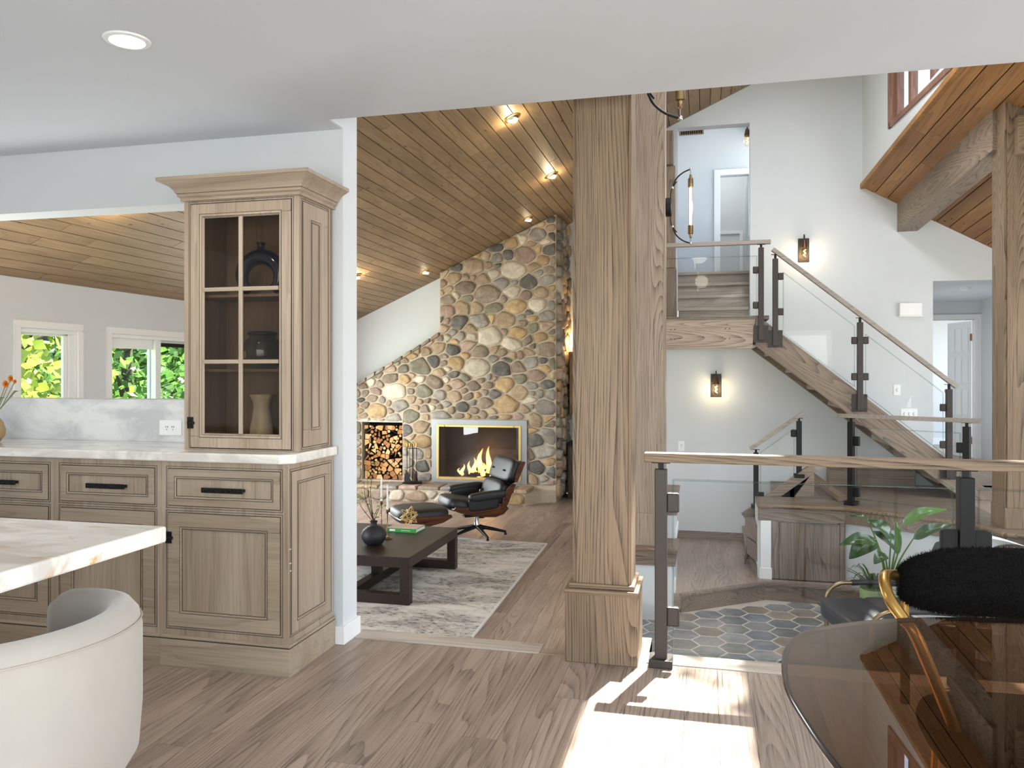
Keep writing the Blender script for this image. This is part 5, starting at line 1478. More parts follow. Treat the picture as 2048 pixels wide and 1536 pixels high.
lo_ = bpy.data.objects.new('fire_glow', lp); COL.objects.link(lo_); lo_.parent = fl_t; lo_.matrix_parent_inverse = ROOTM[fl_t.name].inverted(); lo_.location = (-3.15, 11.33, 0.05)

# ---- raised hearth of stones with flat capping slabs
he = thing('stone_hearth', 'raised fieldstone hearth with flat capping slabs in front of the fireplace', 'hearth', (-3.9, 11.05, LZ))
HT = -0.375
obj('mortar_body', MB().prism([(XL, HY), (-2.46, HY), (-2.30, FY - 0.1), (CH_R, FY), (XL, FY)], 'z', LZ, HT - 0.05), M['mortar'], he)
hs_ = []
for _ in range(600):
    x, z = rs.uniform(XL + 0.05, -2.5), rs.uniform(LZ + 0.02, HT - 0.06)
    r_ = rs.choice((0.06, 0.08, 0.10, 0.13))
    if any(math.hypot((x - s_[0]) * 0.8, z - s_[1]) < (r_ + s_[2]) * 0.85 for s_ in hs_): continue
    hs_.append((x, z, r_, rs.choices(range(8), (4, 4, 3, 1, 1, 5, 5, 2))[0]))
FRH = lambda a_, b_: Matrix(((1, 0, 0, a_), (0, 0, -1, HY), (0, 1, 0, b_), (0, 0, 0, 1)))
stone_field(he, FRH, hs_, None, lambda x, z: [((1, 0), -2.46), ((-1, 0), -XL), ((0, 1), HT - 0.05), ((0, -1), -LZ)], 0.022, 0.03, rs)
x = XL
while x < -2.45:
    w_ = rs.uniform(0.26, 0.52); x2 = min(x + w_, -2.42)
    h_ = rs.uniform(0.035, 0.055)
    j = rs.uniform(-0.015, 0.02)
    obj('capping_slab', MB().hexa([(x + 0.008, HY - 0.03 + j, HT - 0.05), (x2 - 0.008, HY - 0.03 + j, HT - 0.05), (x2 - 0.008, FY - 0.002, HT - 0.05), (x + 0.008, FY - 0.002, HT - 0.05), (x + 0.02, HY - 0.015 + j, HT - 0.05 + h_), (x2 - 0.02, HY - 0.018 + j, HT - 0.05 + h_), (x2 - 0.008, FY - 0.002, HT - 0.05 + h_), (x + 0.008, FY - 0.002, HT - 0.05 + h_)]), rs.choice([ST[0], ST[1], ST[2], ST[6]]), he, 0.012)
    x = x2

# ---- split firewood in the niche: every log a thing of its own
bark = plain('log_bark', srgb(74, 56, 42), 0.95, noise=0.3, nscale=40)
ends = [plain('split_wood_%d' % k, srgb(*c), 0.85, noise=0.25, nscale=50) for k, c in enumerate(((206, 160, 102), (188, 138, 82), (166, 112, 64), (214, 176, 124), (146, 98, 58)))]
wood_spots = []
nx0, nx1, nz0, nz1 = -5.12, -4.495, -0.355, 0.47
rw_ = random.Random(5)
t_try = 0
while t_try < 6000 and len(wood_spots) < 135:
    t_try += 1
    x, z = rw_.uniform(nx0 + 0.03, nx1 - 0.03), rw_.uniform(nz0 + 0.025, nz1 - 0.01)
    r_ = rw_.choice((0.026, 0.032, 0.038, 0.045)) if t_try < 3500 else 0.024
    if any(math.hypot(x - s_[0], z - s_[1]) < (r_ + s_[2]) * 0.88 for s_ in wood_spots): continue
    wood_spots.append((x, z, r_))
for (x, z, r_) in wood_spots:
    poly = [(x - 0.1, z - 0.1), (x + 0.1, z - 0.1), (x + 0.1, z + 0.1), (x - 0.1, z + 0.1)]
    for (c_, d_, s_) in wood_spots:
        L_ = math.hypot(c_ - x, d_ - z)
        if L_ < 1e-5 or L_ > 0.25: continue
        c = (c_*c_ + d_*d_ - s_*s_ - x*x - z*z + r_*r_) / 2 / L_ - 0.0035
        poly = clip_half(poly, ((c_-x)/L_, (d_-z)/L_), c)
        if len(poly) < 3: break
    for n_, c in (((1, 0), nx1), ((-1, 0), -nx0), ((0, -1), -nz0), ((0, 1), nz1)):
        if len(poly) >= 3: poly = clip_half(poly, n_, c)
    if len(poly) < 3: continue
    if r_ < 0.027: 
        rr_ = min(math.hypot((poly[k][0]+poly[k-1][0])/2 - x, (poly[k][1]+poly[k-1][1])/2 - z) for k in range(len(poly)))
        poly = [(x + rr_ * math.cos(k * math.pi / 5), z + rr_ * math.sin(k * math.pi / 5)) for k in range(10)]
    else:
        m_ = len(poly)
        if m_ > 5 and rw_.random() < 0.8:
            keep = sorted(rw_.sample(range(m_), rw_.choice((3, 4, 4, 5))))
            poly = [poly[k] for k in keep]
    y0 = FY + 0.02 + rw_.uniform(0, 0.06)
    tone = rw_.randrange(5)
    form = 'round' if r_ < 0.027 else {3: 'three-cornered split', 4: 'four-cornered split'}.get(len(poly), 'many-sided split')
    lg = tag(obj('firewood_log', MB().prism(poly, 'y', y0 + 0.004, 11.565), bark), '%s firewood log with %s cut end stacked in the stone niche' % (form, ('honey coloured', 'tan', 'reddish brown', 'pale', 'dark brown')[tone]), 'log', 'firewood in the niche')
    obj('cut_end', MB().prism(poly, 'y', y0, y0 + 0.004), ends[tone], lg)

# ---- fireplace tools
p = onZ(825, 967, HT)
p = (p[0], min(p[1], FY - 0.12), HT + 0.006)
ft_ = thing('fireplace_tools', 'black fireplace tool set with brass handles standing on the hearth', 'fireplace tools', p)
x, y, z = p
obj('base', MB().lathe([(0.15, 0.0), (0.15, 0.012), (0.13, 0.02), (0.03, 0.026), (0.0, 0.028)], p, 24), M['black'], ft_, smooth=30)
obj('stand', MB().tube([(x, y, z + 0.02), (x, y, z + 0.58)], 0.008, 8).box(x - 0.10, x + 0.10, y - 0.008, y + 0.008, z + 0.515, z + 0.525), M['black'], ft_)
obj('stand_finial', MB().ell((x, y, z + 0.60), (0.014, 0.014, 0.02), 10, 8), M['brass'], ft_, smooth=True)
for k, dx in enumerate((-0.075, -0.03, 0.03, 0.075)):
    yy = y - 0.03
    tl = obj('tool_rod', MB().tube([(x + dx, yy, z + 0.10), (x + dx, yy, z + 0.53)], 0.005, 8), M['black'], ft_)
    obj('tool_handle', MB().lathe([(0.006, 0.53), (0.011, 0.54), (0.009, 0.57), (0.012, 0.60), (0.0, 0.612)], (x + dx, yy, z), 10), M['brass'], tl, smooth=50)
obj('shovel_blade', MB().prism([(x - 0.115, z + 0.03), (x - 0.02, z + 0.03), (x - 0.028, z + 0.13), (x - 0.05, z + 0.17), (x - 0.085, z + 0.17), (x - 0.108, z + 0.13)], 'y', y - 0.050, y - 0.044), M['black'], ft_)
obj('brush_head', MB().lathe([(0.034, 0.03), (0.040, 0.05), (0.026, 0.12), (0.008, 0.15)], (x + 0.055, y - 0.03, z), 12), plain('brush', srgb(50, 38, 30), 0.95, bump=0.5, nscale=120), ft_, smooth=40)

# ================================================================== ALCOVE CABINETS BESIDE THE CHIMNEY
dk = wood('dark_oak', srgb(96, 80, 66), srgb(74, 60, 49), srgb(42, 33, 27), 'z', 0.5, grain=0.8)
ac = thing('alcove_cabinet', 'dark oak base cabinet with black top in the alcove beside the chimney', 'cabinet', (-1.6, 11.8, LZ))
obj('body', MB().box(-1.985, -0.7, 11.62, 12.19, LZ, 0.20), dk, ac, 0.003)
obj('top', MB().box(-1.985, -0.7, 11.58, 12.19, 0.20, 0.25), M['black'], ac, 0.004)
for x0 in (-1.97, -1.53, -1.09):
    dr_ = obj('door', MB().box(x0, x0 + 0.41, 11.60, 11.622, LZ + 0.10, 0.17), dk, ac, 0.003)
    obj('knob', MB().ell((x0 + 0.37, 11.592, -0.05), (0.012, 0.012, 0.012), 8, 6), M['black'], dr_)
ac2 = thing('alcove_cabinet', 'tan oak wall cupboard with cornice in the alcove beside the chimney', 'cabinet', (-1.6, 12.0, 0.6))
obj('body', MB().box(-1.985, -0.7, 11.78, 12.19, 0.66, 1.55), wood('tan_oak', srgb(150, 118, 82), srgb(124, 94, 62), srgb(76, 55, 36), 'z', 0.5), ac2, 0.003)
obj('cornice', MB().box(-1.985, -0.7, 11.72, 12.19, 1.55, 1.60).box(-1.98, -0.7, 11.75, 12.19, 1.53, 1.55), M['brown_x'], ac2, 0.005)
cs_ = thing('candelabra', 'small dark candelabra standing on the alcove wall cupboard', 'candle holder', (-1.86, 11.84, 1.60))
obj('stem', MB().lathe([(0.05, 0.0), (0.05, 0.01), (0.01, 0.025), (0.008, 0.18)], (-1.86, 11.84, 1.60), 14), M['agedbrass'], cs_, smooth=40)
for dx, h_ in ((-0.05, 0.20), (0.0, 0.26), (0.05, 0.23)):
    am = obj('arm', MB().tube([(-1.86, 11.84, 1.72), (-1.86 + dx, 11.84, 1.73), (-1.86 + dx, 11.84, 1.60 + h_)], 0.005, 8), M['black'], cs_)
    obj('cup', MB().lathe([(0.016, 0.0), (0.018, 0.03)], (-1.86 + dx, 11.84, 1.60 + h_), 10), M['black'], am)
upl = thing('uplight', 'small brass uplight on the alcove cupboard washing the chimney stones', 'lamp', (-1.93, 11.95, 1.60))
obj('housing', MB().lathe([(0.035, 0.0), (0.04, 0.07), (0.034, 0.07), (0.03, 0.02)], (-1.93, 11.95, 1.60), 16), M['agedbrass'], upl, smooth=40)
obj('bulb', MB().ell((-1.93, 11.95, 1.66), (0.02, 0.02, 0.02), 10, 8), emit('warm_bulb', (1, 0.62, 0.25, 1), 20), upl, smooth=True)
lp = bpy.data.lights.new('uplight_lamp', 'POINT'); lp.energy = 14; lp.color = (1, 0.6, 0.25); lp.shadow_soft_size = 0.03
lo_ = bpy.data.objects.new('uplight_lamp', lp); COL.objects.link(lo_); lo_.parent = upl; lo_.matrix_parent_inverse = ROOTM[upl.name].inverted(); lo_.location = (-1.93, 11.95, 1.72)

# ================================================================== RECESSED LIGHTS IN THE BOARDED CEILING
def eyeball(u, v, on, label):
    d = ray(u, v); t_ = (4.527 - HC) / (d[2] - 0.4486 * d[0])
    p = Vector((d[0]*t_, d[1]*t_, HC + d[2]*t_))
    t = thing('eyeball_light', label, 'ceiling light', p, group='eyeball lights in the boarded ceiling', world=False)
    t.rotation_euler = (0, -SA, 0)
    obj('trim_ring', MB().lathe([(0.062, -0.001), (0.064, -0.010), (0.086, -0.008), (0.092, 0.0), (0.062, 0.002)], (0, 0, 0), 28), M['brass'], t, smooth=40)
    eb = obj('eyeball', MB().lathe([(0.060, 0.0), (0.058, -0.012), (0.046, -0.034), (0.040, -0.036), (0.038, -0.020), (0.0, -0.018)], (0, 0, 0), 24), M['white'], t, smooth=40)
    eb.rotation_euler = (0, SA + 0.1, 0)
    ln = obj('lens', MB().lathe([(0.0, -0.030), (0.040, -0.030)], (0, 0, 0), 20), emit('eyeball_glow', (1, 0.86, 0.6, 1), 12.0 if on > 0.5 else 1.5), eb)
    if on:
        l = bpy.data.lights.new('eyeball_lamp', 'POINT'); l.energy = 6 * on; l.shadow_soft_size = 0.03; l.color = (1, 0.80, 0.50)
        o = bpy.data.objects.new('lamp', l); COL.objects.link(o); o.parent = t; o.location = (0, 0, -0.075)
    return t
el = 'round brass rimmed eyeball light %s'
eyeball(1024, 236, 1, el % 'shining high in the boarded ceiling beside the big column')
eyeball(1103, 350, 1, el % 'shining in the boarded ceiling close to the oak column')
eyeball(1056, 437, 0.15, el % 'unlit beside the top of the chimney')
eyeball(851, 543, 0.15, el % 'unlit over the white wall by the chimney')
eyeball(711, 552, 1, el % 'shining low in the ceiling beside the white wall end')
eyeball(240, 409, 1, el % 'shining in the ceiling beyond the pass-through')
# ================================================================== LIVING ROOM FURNITURE
def rug_mat():
    m, nt, b = newmat('abstract_rug')
    tc = N(nt, 'ShaderNodeTexCoord')
    n1 = N(nt, 'ShaderNodeTexNoise', i_Scale=2.6, i_Detail=10.0, i_Roughness=0.72, i_Distortion=0.5)
    n2 = N(nt, 'ShaderNodeTexNoise', i_Scale=26.0, i_Detail=6.0, i_Roughness=0.8)
    n3 = N(nt, 'ShaderNodeTexNoise', i_Scale=1.7, i_Detail=4.0)
    mp = N(nt, 'ShaderNodeMapping'); mp.inputs['Scale'].default_value = (0.8, 1.5, 1)
    L = nt.links.new
    L(tc.outputs['Object'], mp.inputs[0])
    for n_ in (n1, n2, n3): L(mp.outputs[0], n_.inputs['Vector'])
    r1 = ramp(nt, [(0.36, srgb(150, 142, 134)), (0.5, srgb(206, 198, 186)), (0.64, srgb(222, 214, 202))]); L(n1.outputs['Fac'], r1.inputs[0])
    r2 = ramp(nt, [(0.50, (0, 0, 0, 1)), (0.60, (1, 1, 1, 1))]); L(n2.outputs['Fac'], r2.inputs[0])
    r3 = ramp(nt, [(0.46, (0, 0, 0, 1)), (0.58, (1, 1, 1, 1))]); L(n1.outputs['Fac'], r3.inputs[0])
    inv = N(nt, 'ShaderNodeMath', operation='SUBTRACT'); inv.inputs[0].default_value = 1.0; L(r3.outputs[0], inv.inputs[1])
    ml = N(nt, 'ShaderNodeMath', operation='MULTIPLY'); L(inv.outputs[0], ml.inputs[0]); L(r2.outputs[0], ml.inputs[1])
    r4 = ramp(nt, [(0.45, srgb(92, 82, 72)), (0.55, srgb(92, 94, 98))]); L(n3.outputs['Fac'], r4.inputs[0])
    mx = N(nt, 'ShaderNodeMix', data_type='RGBA'); L(ml.outputs[0], mx.inputs[0]); L(r1.outputs[0], mx.inputs[6]); L(r4.outputs[0], mx.inputs[7])
    L(mx.outputs[2], b.inputs['Base Color']); b.inputs['Roughness'].default_value = 0.95
    bp = N(nt, 'ShaderNodeBump', i_Strength=0.4, i_Distance=0.01); L(n2.outputs['Fac'], bp.inputs['Height']); L(bp.outputs[0], b.inputs['Normal'])
    return m
rg = thing('area_rug', 'cream abstract area rug with grey mottling on the living room floor', 'rug', (-3.0, 6.9, LZ))
obj('pile', MB().prism([(-4.4, 5.12), (-1.60, 5.35), (-1.68, 8.48), (-4.4, 8.62)], 'z', LZ, LZ + 0.012), rug_mat(), rg)
obj('binding', MB().bar((-1.60, 5.35, LZ + 0.007), (-1.68, 8.48, LZ + 0.007), 0.016, 0.014).bar((-1.68, 8.48, LZ + 0.007), (-4.4, 8.62, LZ + 0.007), 0.016, 0.014), plain('rug_binding', srgb(214, 208, 198), 0.9), rg)
RZ = LZ + 0.0145
ct2 = thing('coffee_table', 'black brown wooden coffee table with open box legs on the rug', 'coffee table', (-2.85, 6.58, RZ))
X0, X1, Y0, Y1, TZ2 = -3.40, -2.30, 5.94, 7.22, -0.205
obj('table_top', MB().box(X0, X1, Y0, Y1, TZ2 - 0.085, TZ2), M['drywood'], ct2, 0.003)
for ya in (Y0, Y1 - 0.08):
    for xa in (X0, X1 - 0.08):
        obj('leg', MB().box(xa, xa + 0.08, ya, ya + 0.08, RZ + 0.08, TZ2 - 0.085), M['drywood'], ct2, 0.002)
    obj('foot_rail', MB().box(X0, X1, ya, ya + 0.08, RZ, RZ + 0.08), M['drywood'], ct2, 0.002)
obj('stretcher', MB().box(-2.89, -2.81, Y0 + 0.08, Y1 - 0.08, RZ, RZ + 0.08), M['drywood'], ct2, 0.002)
obj('center_post', MB().box(-2.89, -2.81, 6.54, 6.62, RZ + 0.08, TZ2 - 0.085), M['drywood'], ct2, 0.002)
# things on the coffee table
p = onZ(738, 1094, TZ2); p = (p[0], p[1] + 0.10, TZ2)
matte = plain('matte_black_ceramic', srgb(34, 32, 34), 0.55)
bvz = thing('round_vase', 'round matte black vase holding leafy twigs on the coffee table', 'vase', p)
obj('body', MB().lathe([(0.045, 0.0), (0.075, 0.01), (0.103, 0.05), (0.108, 0.085), (0.095, 0.125), (0.06, 0.155), (0.030, 0.165), (0.026, 0.185), (0.034, 0.205), (0.028, 0.206), (0.020, 0.18)], p, 32), matte, bvz, smooth=60)
twig = plain('twig', srgb(60, 44, 34), 0.8); lgreen = plain('young_leaf', srgb(108, 148, 48), 0.5, noise=0.25, nscale=20)
rt = random.Random(9)
for (u, v) in ((735, 930), (750, 925), (718, 1000), (712, 985), (728, 965), (762, 1005), (757, 1018)):
    q = onY(u, v, p[1] + rt.uniform(-0.12, 0.12))
    a0 = Vector((p[0], p[1], p[2] + 0.19)); q = Vector(q)
    mid_ = (a0 + q) / 2 + Vector((rt.uniform(-0.04, 0.04), rt.uniform(-0.04, 0.04), 0.02))
    path_ = spline([a0, mid_, q], 5, closed=False)
    tw = obj('twig', MB().tube(path_, [0.0035 - 0.0022 * k / (len(path_) - 1) for k in range(len(path_))], 6), twig, bvz)
    for _ in range(16):
        b_ = path_[rt.randrange(3, len(path_))] + Vector((rt.uniform(-0.045, 0.045), rt.uniform(-0.045, 0.045), rt.uniform(-0.04, 0.03)))
        d_ = Vector((rt.uniform(-1, 1), rt.uniform(-1, 1), rt.uniform(-0.5, 0.8))).normalized()
        s_ = d_.cross(Vector((rt.uniform(-1, 1), rt.uniform(-1, 1), rt.uniform(-1, 1)))).normalized()
        l_ = rt.uniform(0.014, 0.028)
        obj('leaf', MB().add([b_, b_ + d_ * l_ * 0.5 + s_ * l_ * 0.32, b_ + d_ * l_, b_ + d_ * l_ * 0.5 - s_ * l_ * 0.32], [(0, 1, 2, 3)]), lgreen, tw)
wax = plain('white_wax', srgb(240, 236, 226), 0.5)
for lab, u, vt, vm, vb in (('tall thin brass candlestick with a white taper beside the leafy vase', 763, 955, 1003, 1062), ('shorter brass candlestick with a white taper beside the green book', 775, 969, 1020, 1078)):
    b_ = onZ(u, vb, TZ2)
    zt, zm = onY(u, vt, b_[1])[2], onY(u, vm, b_[1])[2]
    cs2 = thing('candlestick', lab, 'candlestick', b_)
    obj('base', MB().lathe([(0.042, 0.0), (0.044, 0.005), (0.028, 0.012), (0.010, 0.02), (0.006, 0.03)], b_, 20), M['agedbrass'], cs2, smooth=40)
    hh = zm - b_[2]
    obj('stem', MB().lathe([(0.006, 0.025), (0.005, hh * 0.3), (0.008, hh * 0.36), (0.004, hh * 0.42), (0.004, hh - 0.035), (0.014, hh - 0.02), (0.013, hh + 0.006)], b_, 14), M['agedbrass'], cs2, smooth=40)
    obj('taper_candle', MB().lathe([(0.0105, hh), (0.0095, hh + 0.05), (0.007, zt - b_[2] - 0.02), (0.002, zt - b_[2])], b_, 12), wax, cs2, smooth=50)
b_ = onZ(800, 1064, TZ2)
def book(label, c, w, d, h, rz, cover, pages=srgb(236, 234, 228)):
    t = thing('book', label, 'book', c, rz, world=False)
    obj('cover', MB().box(-w/2, w/2, -d/2, d/2, 0, 0.004).box(-w/2, w/2, -d/2, d/2, h - 0.004, h).box(-w/2, -w/2 + 0.004, -d/2, d/2, 0.004, h - 0.004) if False else MB().box(-w/2, w/2, -d/2, d/2, 0, 0.004).box(-w/2, w/2, -d/2, d/2, h - 0.004, h).box(-w/2, w/2, -d/2, -d/2 + 0.004, 0.004, h - 0.004), cover, t, 0.001)
    obj('pages', MB().box(-w/2 + 0.006, w/2 - 0.005, -d/2 + 0.004, d/2 - 0.005, 0.004, h - 0.004), plain('book_pages', pages, 0.8), t)
    return t
bk1 = book('thick green spined book lying on the coffee table under the wire star', (b_[0] + 0.02, b_[1] + 0.10, TZ2), 0.30, 0.23, 0.036, -0.03, plain('green_cover', srgb(58, 150, 62), 0.35))
obj('cover_picture', MB().box(-0.145, 0.145, -0.11, 0.11, 0.0362, 0.0366), plain('picture_print', srgb(206, 178, 168), 0.4, noise=0.5, nscale=9), bk1)
obj('spine_print', MB().box(-0.115, -0.06, -0.1156, -0.1150, 0.010, 0.026), M['white'], bk1)
obj('spine_print', MB().box(0.0, 0.09, -0.1156, -0.1150, 0.016, 0.020), M['white'], bk1)
M['goldwire'] = plain('gold_wire', srgb(226, 200, 140), 0.35, metal=0.8)
st3 = thing('wire_star', 'gold wire star ornament standing on the green book', 'ornament', (b_[0] + 0.055, b_[1] + 0.09, TZ2 + 0.037))
c3 = Vector((b_[0] + 0.055, b_[1] + 0.09, TZ2 + 0.037 + 0.075))
ph = (1 + 5 ** 0.5) / 2
ico = [Vector(q).normalized() * 0.098 for q in ((0,1,ph),(0,-1,ph),(0,1,-ph),(0,-1,-ph),(1,ph,0),(-1,ph,0),(1,-ph,0),(-1,-ph,0),(ph,0,1),(-ph,0,1),(ph,0,-1),(-ph,0,-1))]
mR = Matrix.Rotation(0.5, 3, 'X') @ Matrix.Rotation(0.3, 3, 'Y')
ico = [mR @ q for q in ico]
zmin = min(q.z for q in ico)
c3.z = TZ2 + 0.037 + 0.003 - zmin
for i in range(12):
    for j in range(i):
        if 0.14 < (ico[i] - ico[j]).length < 0.18:
            obj('wire', MB().tube([c3 + ico[i], c3 + ico[j]], 0.0022, 6), M['goldwire'], st3, smooth=50)

# ---- lounge chair and ottoman
def cushion(mb, c, size, m, p=0.45, nu=28, nv=14):
    return mb.ell(c, (size[0]/2, size[1]/2, size[2]/2), nu, nv, m, p)
def shell(profile, w, thick, nseg=10, curve=0.10):
    """moulded plywood shell: side profile (x, z) swept across its width, edges curled up"""
    vs, fs = [], []
    n = len(profile)
    for layer in (0, 1):
        for j in range(nseg + 1):
            t_ = -1 + 2 * j / nseg
            for i, (x, z, nx, nz) in enumerate(profile):
                e = abs(t_) ** 2.5 * curve
                vs.append((x + nx * (e + layer * -thick), t_ * w / 2, z + nz * (e + layer * -thick)))
    k = (nseg + 1) * n
    for j in range(nseg):
        for i in range(n - 1):
            a_ = j*n+i
            fs += [(a_, a_+1, a_+n+1, a_+n), (k+a_, k+a_+n, k+a_+n+1, k+a_+1)]
    for j in range(nseg):
        for i in (0, n-1): fs.append((j*n+i, (j+1)*n+i, k+(j+1)*n+i, k+j*n+i))
    for i in range(n-1):
        for j in (0, nseg): fs.append((j*n+i, j*n+i+1, k+j*n+i+1, k+j*n+i))
    return MB().add(vs, fs)
def prof_norm(pts, flip=1):
    out = []
    for i, (x, z) in enumerate(pts):
        a_, b_ = pts[max(0, i-1)], pts[min(len(pts)-1, i+1)]
        tx, tz_ = b_[0]-a_[0], b_[1]-a_[1]; L_ = math.hypot(tx, tz_)
        out.append((x, z, -tz_ / L_ * flip, tx / L_ * flip))
    return out
def bucket(profile, sides, hw, thick=0.012):
    """moulded plywood bucket: a U section carried along a side profile (x, z), the rims rising by sides[i]"""
    pr = prof_norm(profile)
    ring_ = [(-1.0, 1.0), (-0.99, 0.55), (-0.93, 0.18), (-0.78, 0.03), (-0.4, 0.0), (0.0, 0.0), (0.4, 0.0), (0.78, 0.03), (0.93, 0.18), (0.99, 0.55), (1.0, 1.0)]
    k, n = len(ring_), len(pr)
    vs, fs = [], []
    for layer in (0, 1):
        for (x, z, nx, nz), sh in zip(pr, sides):
            for (a_, h_) in ring_:
                w_ = a_ * (hw - layer * thick)
                o_ = h_ * sh + (thick if layer else 0) * (1 - h_)
                vs.append((x + nx * o_, w_, z + nz * o_))
    m_ = k * n
    for i in range(n - 1):
        for j in range(k - 1):
            a_ = i*k+j
            fs += [(a_, a_+1, a_+k+1, a_+k), (m_+a_, m_+a_+k, m_+a_+k+1, m_+a_+1)]
        for j in (0, k-1): fs.append((i*k+j, (i+1)*k+j, m_+(i+1)*k+j, m_+i*k+j))
    for j in range(k - 1):
        for i in (0, n-1): fs.append((i*k+j, i*k+j+1, m_+i*k+j+1, m_+i*k+j))
    return MB().add(vs, fs)
def ry(deg): return Matrix.Rotation(R(deg), 3, 'Y')
q = onZ(953, 1073, LZ + 0.0)
lc = thing('lounge_chair', 'black leather lounge chair with moulded rosewood shells on a star base', 'armchair', (q[0], q[1], RZ), R(216), world=False)
# local: +x is where the sitter looks; the root turns it
seat_path = [(0.38, 0.36), (0.30, 0.315), (0.16, 0.275), (0.0, 0.245), (-0.14, 0.235), (-0.24, 0.265), (-0.29, 0.33)]
seat_path = [(x, z) for x, z in reversed(seat_path)]
obj('seat_shell', bucket(seat_path, [0.10, 0.17, 0.20, 0.17, 0.12, 0.07, 0.04], 0.335), M['rosewood'], lc, smooth=50)
obj('seat_cushion', cushion(MB(), (0.09, 0, 0.355), (0.66, 0.58, 0.165), ry(-11)), M['leather'], lc, smooth=True)
back_path = [(-0.235, 0.335), (-0.285, 0.42), (-0.325, 0.52), (-0.36, 0.60)]
obj('back_shell', bucket(back_path, [-0.07, -0.10, -0.10, -0.06], 0.355), M['rosewood'], lc, smooth=50)
obj('back_cushion', cushion(MB(), (-0.215, 0, 0.485), (0.15, 0.62, 0.30), ry(-21)), M['leather'], lc, smooth=True)
head_path = [(-0.375, 0.625), (-0.42, 0.71), (-0.455, 0.79), (-0.475, 0.85)]
obj('head_shell', bucket(head_path, [-0.05, -0.08, -0.08, -0.05], 0.355), M['rosewood'], lc, smooth=50)
obj('head_cushion', cushion(MB(), (-0.355, 0, 0.745), (0.15, 0.67, 0.285), ry(-21)), M['leather'], lc, smooth=True)
for sy in (-0.17, 0.17):
    obj('button', MB().ell((-0.268, sy, 0.755), (0.012, 0.012, 0.012), 8, 6), M['black'], lc)
    obj('button', MB().ell((-0.134, sy, 0.50), (0.012, 0.012, 0.012), 8, 6), M['black'], lc)
for sy in (-1, 1):
    obj('armrest', cushion(MB(), (0.0, sy * 0.365, 0.505), (0.44, 0.115, 0.095), ry(4), 0.5), M['leather'], lc, smooth=True)
    obj('arm_side', cushion(MB(), (0.03, sy * 0.325, 0.42), (0.36, 0.05, 0.16), ry(4), 0.4), M['leather'], lc, smooth=True)
    obj('back_brace', MB().bar((-0.31, sy * 0.11, 0.44), (-0.435, sy * 0.11, 0.72), 0.028, 0.014, up=(1, 0, 0.3)), M['black'], lc, 0.003)
def star_base(t, n, r_, h_, rot=0.0):
    obj('hub', MB().lathe([(0.045, h_ - 0.06), (0.03, h_ - 0.03), (0.026, h_ + 0.07)], (0, 0, 0), 16), M['chrome'], t, smooth=40)
    obj('swivel_plate', MB().bar((-0.16, 0, h_ + 0.085), (0.16, 0, h_ + 0.085), 0.10, 0.02).bar((0, -0.18, h_ + 0.09), (0, 0.18, h_ + 0.09), 0.06, 0.02), M['black'], t, 0.004)
    for k in range(n):
        an = rot + 2 * math.pi * k / n
        c, s_ = math.cos(an), math.sin(an)
        lg = obj('base_leg', MB().tube([(c * 0.03, s_ * 0.03, h_ - 0.045), (c * r_ * 0.55, s_ * r_ * 0.55, h_ - 0.075), (c * r_, s_ * r_, 0.035)], [0.024, 0.020, 0.013], 8), M['black'], t, smooth=50)
        obj('glide', MB().lathe([(0.016, 0.0), (0.016, 0.016), (0.008, 0.04)], (c * r_ * 0.98, s_ * r_ * 0.98, 0), 10), M['black'], lg, smooth=40)
star_base(lc, 5, 0.34, 0.145, 0.35)
q = onZ(838, 1090, LZ)
ot = thing('ottoman', 'black leather ottoman with rosewood shell in front of the lounge chair', 'ottoman', (q[0], q[1], RZ), R(216), world=False)
obj('shell', bucket([(-0.29, 0.31), (-0.20, 0.255), (-0.05, 0.225), (0.10, 0.225), (0.22, 0.265), (0.29, 0.32)], [0.05, 0.10, 0.12, 0.12, 0.09, 0.04], 0.325), M['rosewood'], ot, smooth=50)
obj('cushion', cushion(MB(), (0.0, 0, 0.335), (0.58, 0.60, 0.165), Matrix.Identity(3), 0.5), M['leather'], ot, smooth=True)
star_base(ot, 4, 0.28, 0.125, 0.5)

# ================================================================== FOYER: LOUNGE CHAIR, PLANTS
fc = thing('channel_lounge_chair', 'charcoal channel tufted lounge chair with brass tube arms on the slate tiles', 'armchair', (1.26, 5.78, TZ), R(180 + 14), world=False)
SEAT = 0.455
for k in range(6):
    y = -0.30 + 0.12 * (k + 0.5) - 0.06
for k in range(5):
    x0 = 0.41 - k * 0.150
    obj('seat_channel', cushion(MB(), (x0 - 0.07, 0, SEAT - 0.065), (0.175, 0.62, 0.15), Matrix.Identity(3), 0.42, 24, 12), M['leather_blue'], fc, smooth=True)
for k in range(3):
    z0 = SEAT + 0.04 + k * 0.125
    obj('back_channel', cushion(MB(), (-0.34 - 0.05 * k, 0, z0 + 0.03), (0.14, 0.62, 0.15), Matrix.Rotation(R(-20), 3, 'Y'), 0.42, 24, 12), M['leather_blue'], fc, smooth=True)
obj('piping', MB().tube([(0.424, -0.29 + 0.58 * k / 10, SEAT - 0.05) for k in range(11)], 0.006, 6), M['leather_blue'], fc, smooth=60)
for sy in (-1, 1):
    y = sy * 0.35
    arm = spline([(0.33, y, 0.0), (0.34, y, 0.30), (0.33, y, 0.46), (0.26, y, 0.525), (0.15, y, 0.535), (-0.15, y, 0.53), (-0.33, y, 0.50), (-0.42, y, 0.30), (-0.45, y, 0.0)], 6, closed=False)
    at = obj('arm_tube', MB().tube(arm, 0.015, 10), M['agedbrass'], fc, smooth=60)
    obj('arm_pad', MB().tube([(0.16, y, 0.536), (-0.02, y, 0.538), (-0.24, y, 0.522)], 0.021, 12), M['leather'], at, smooth=60)
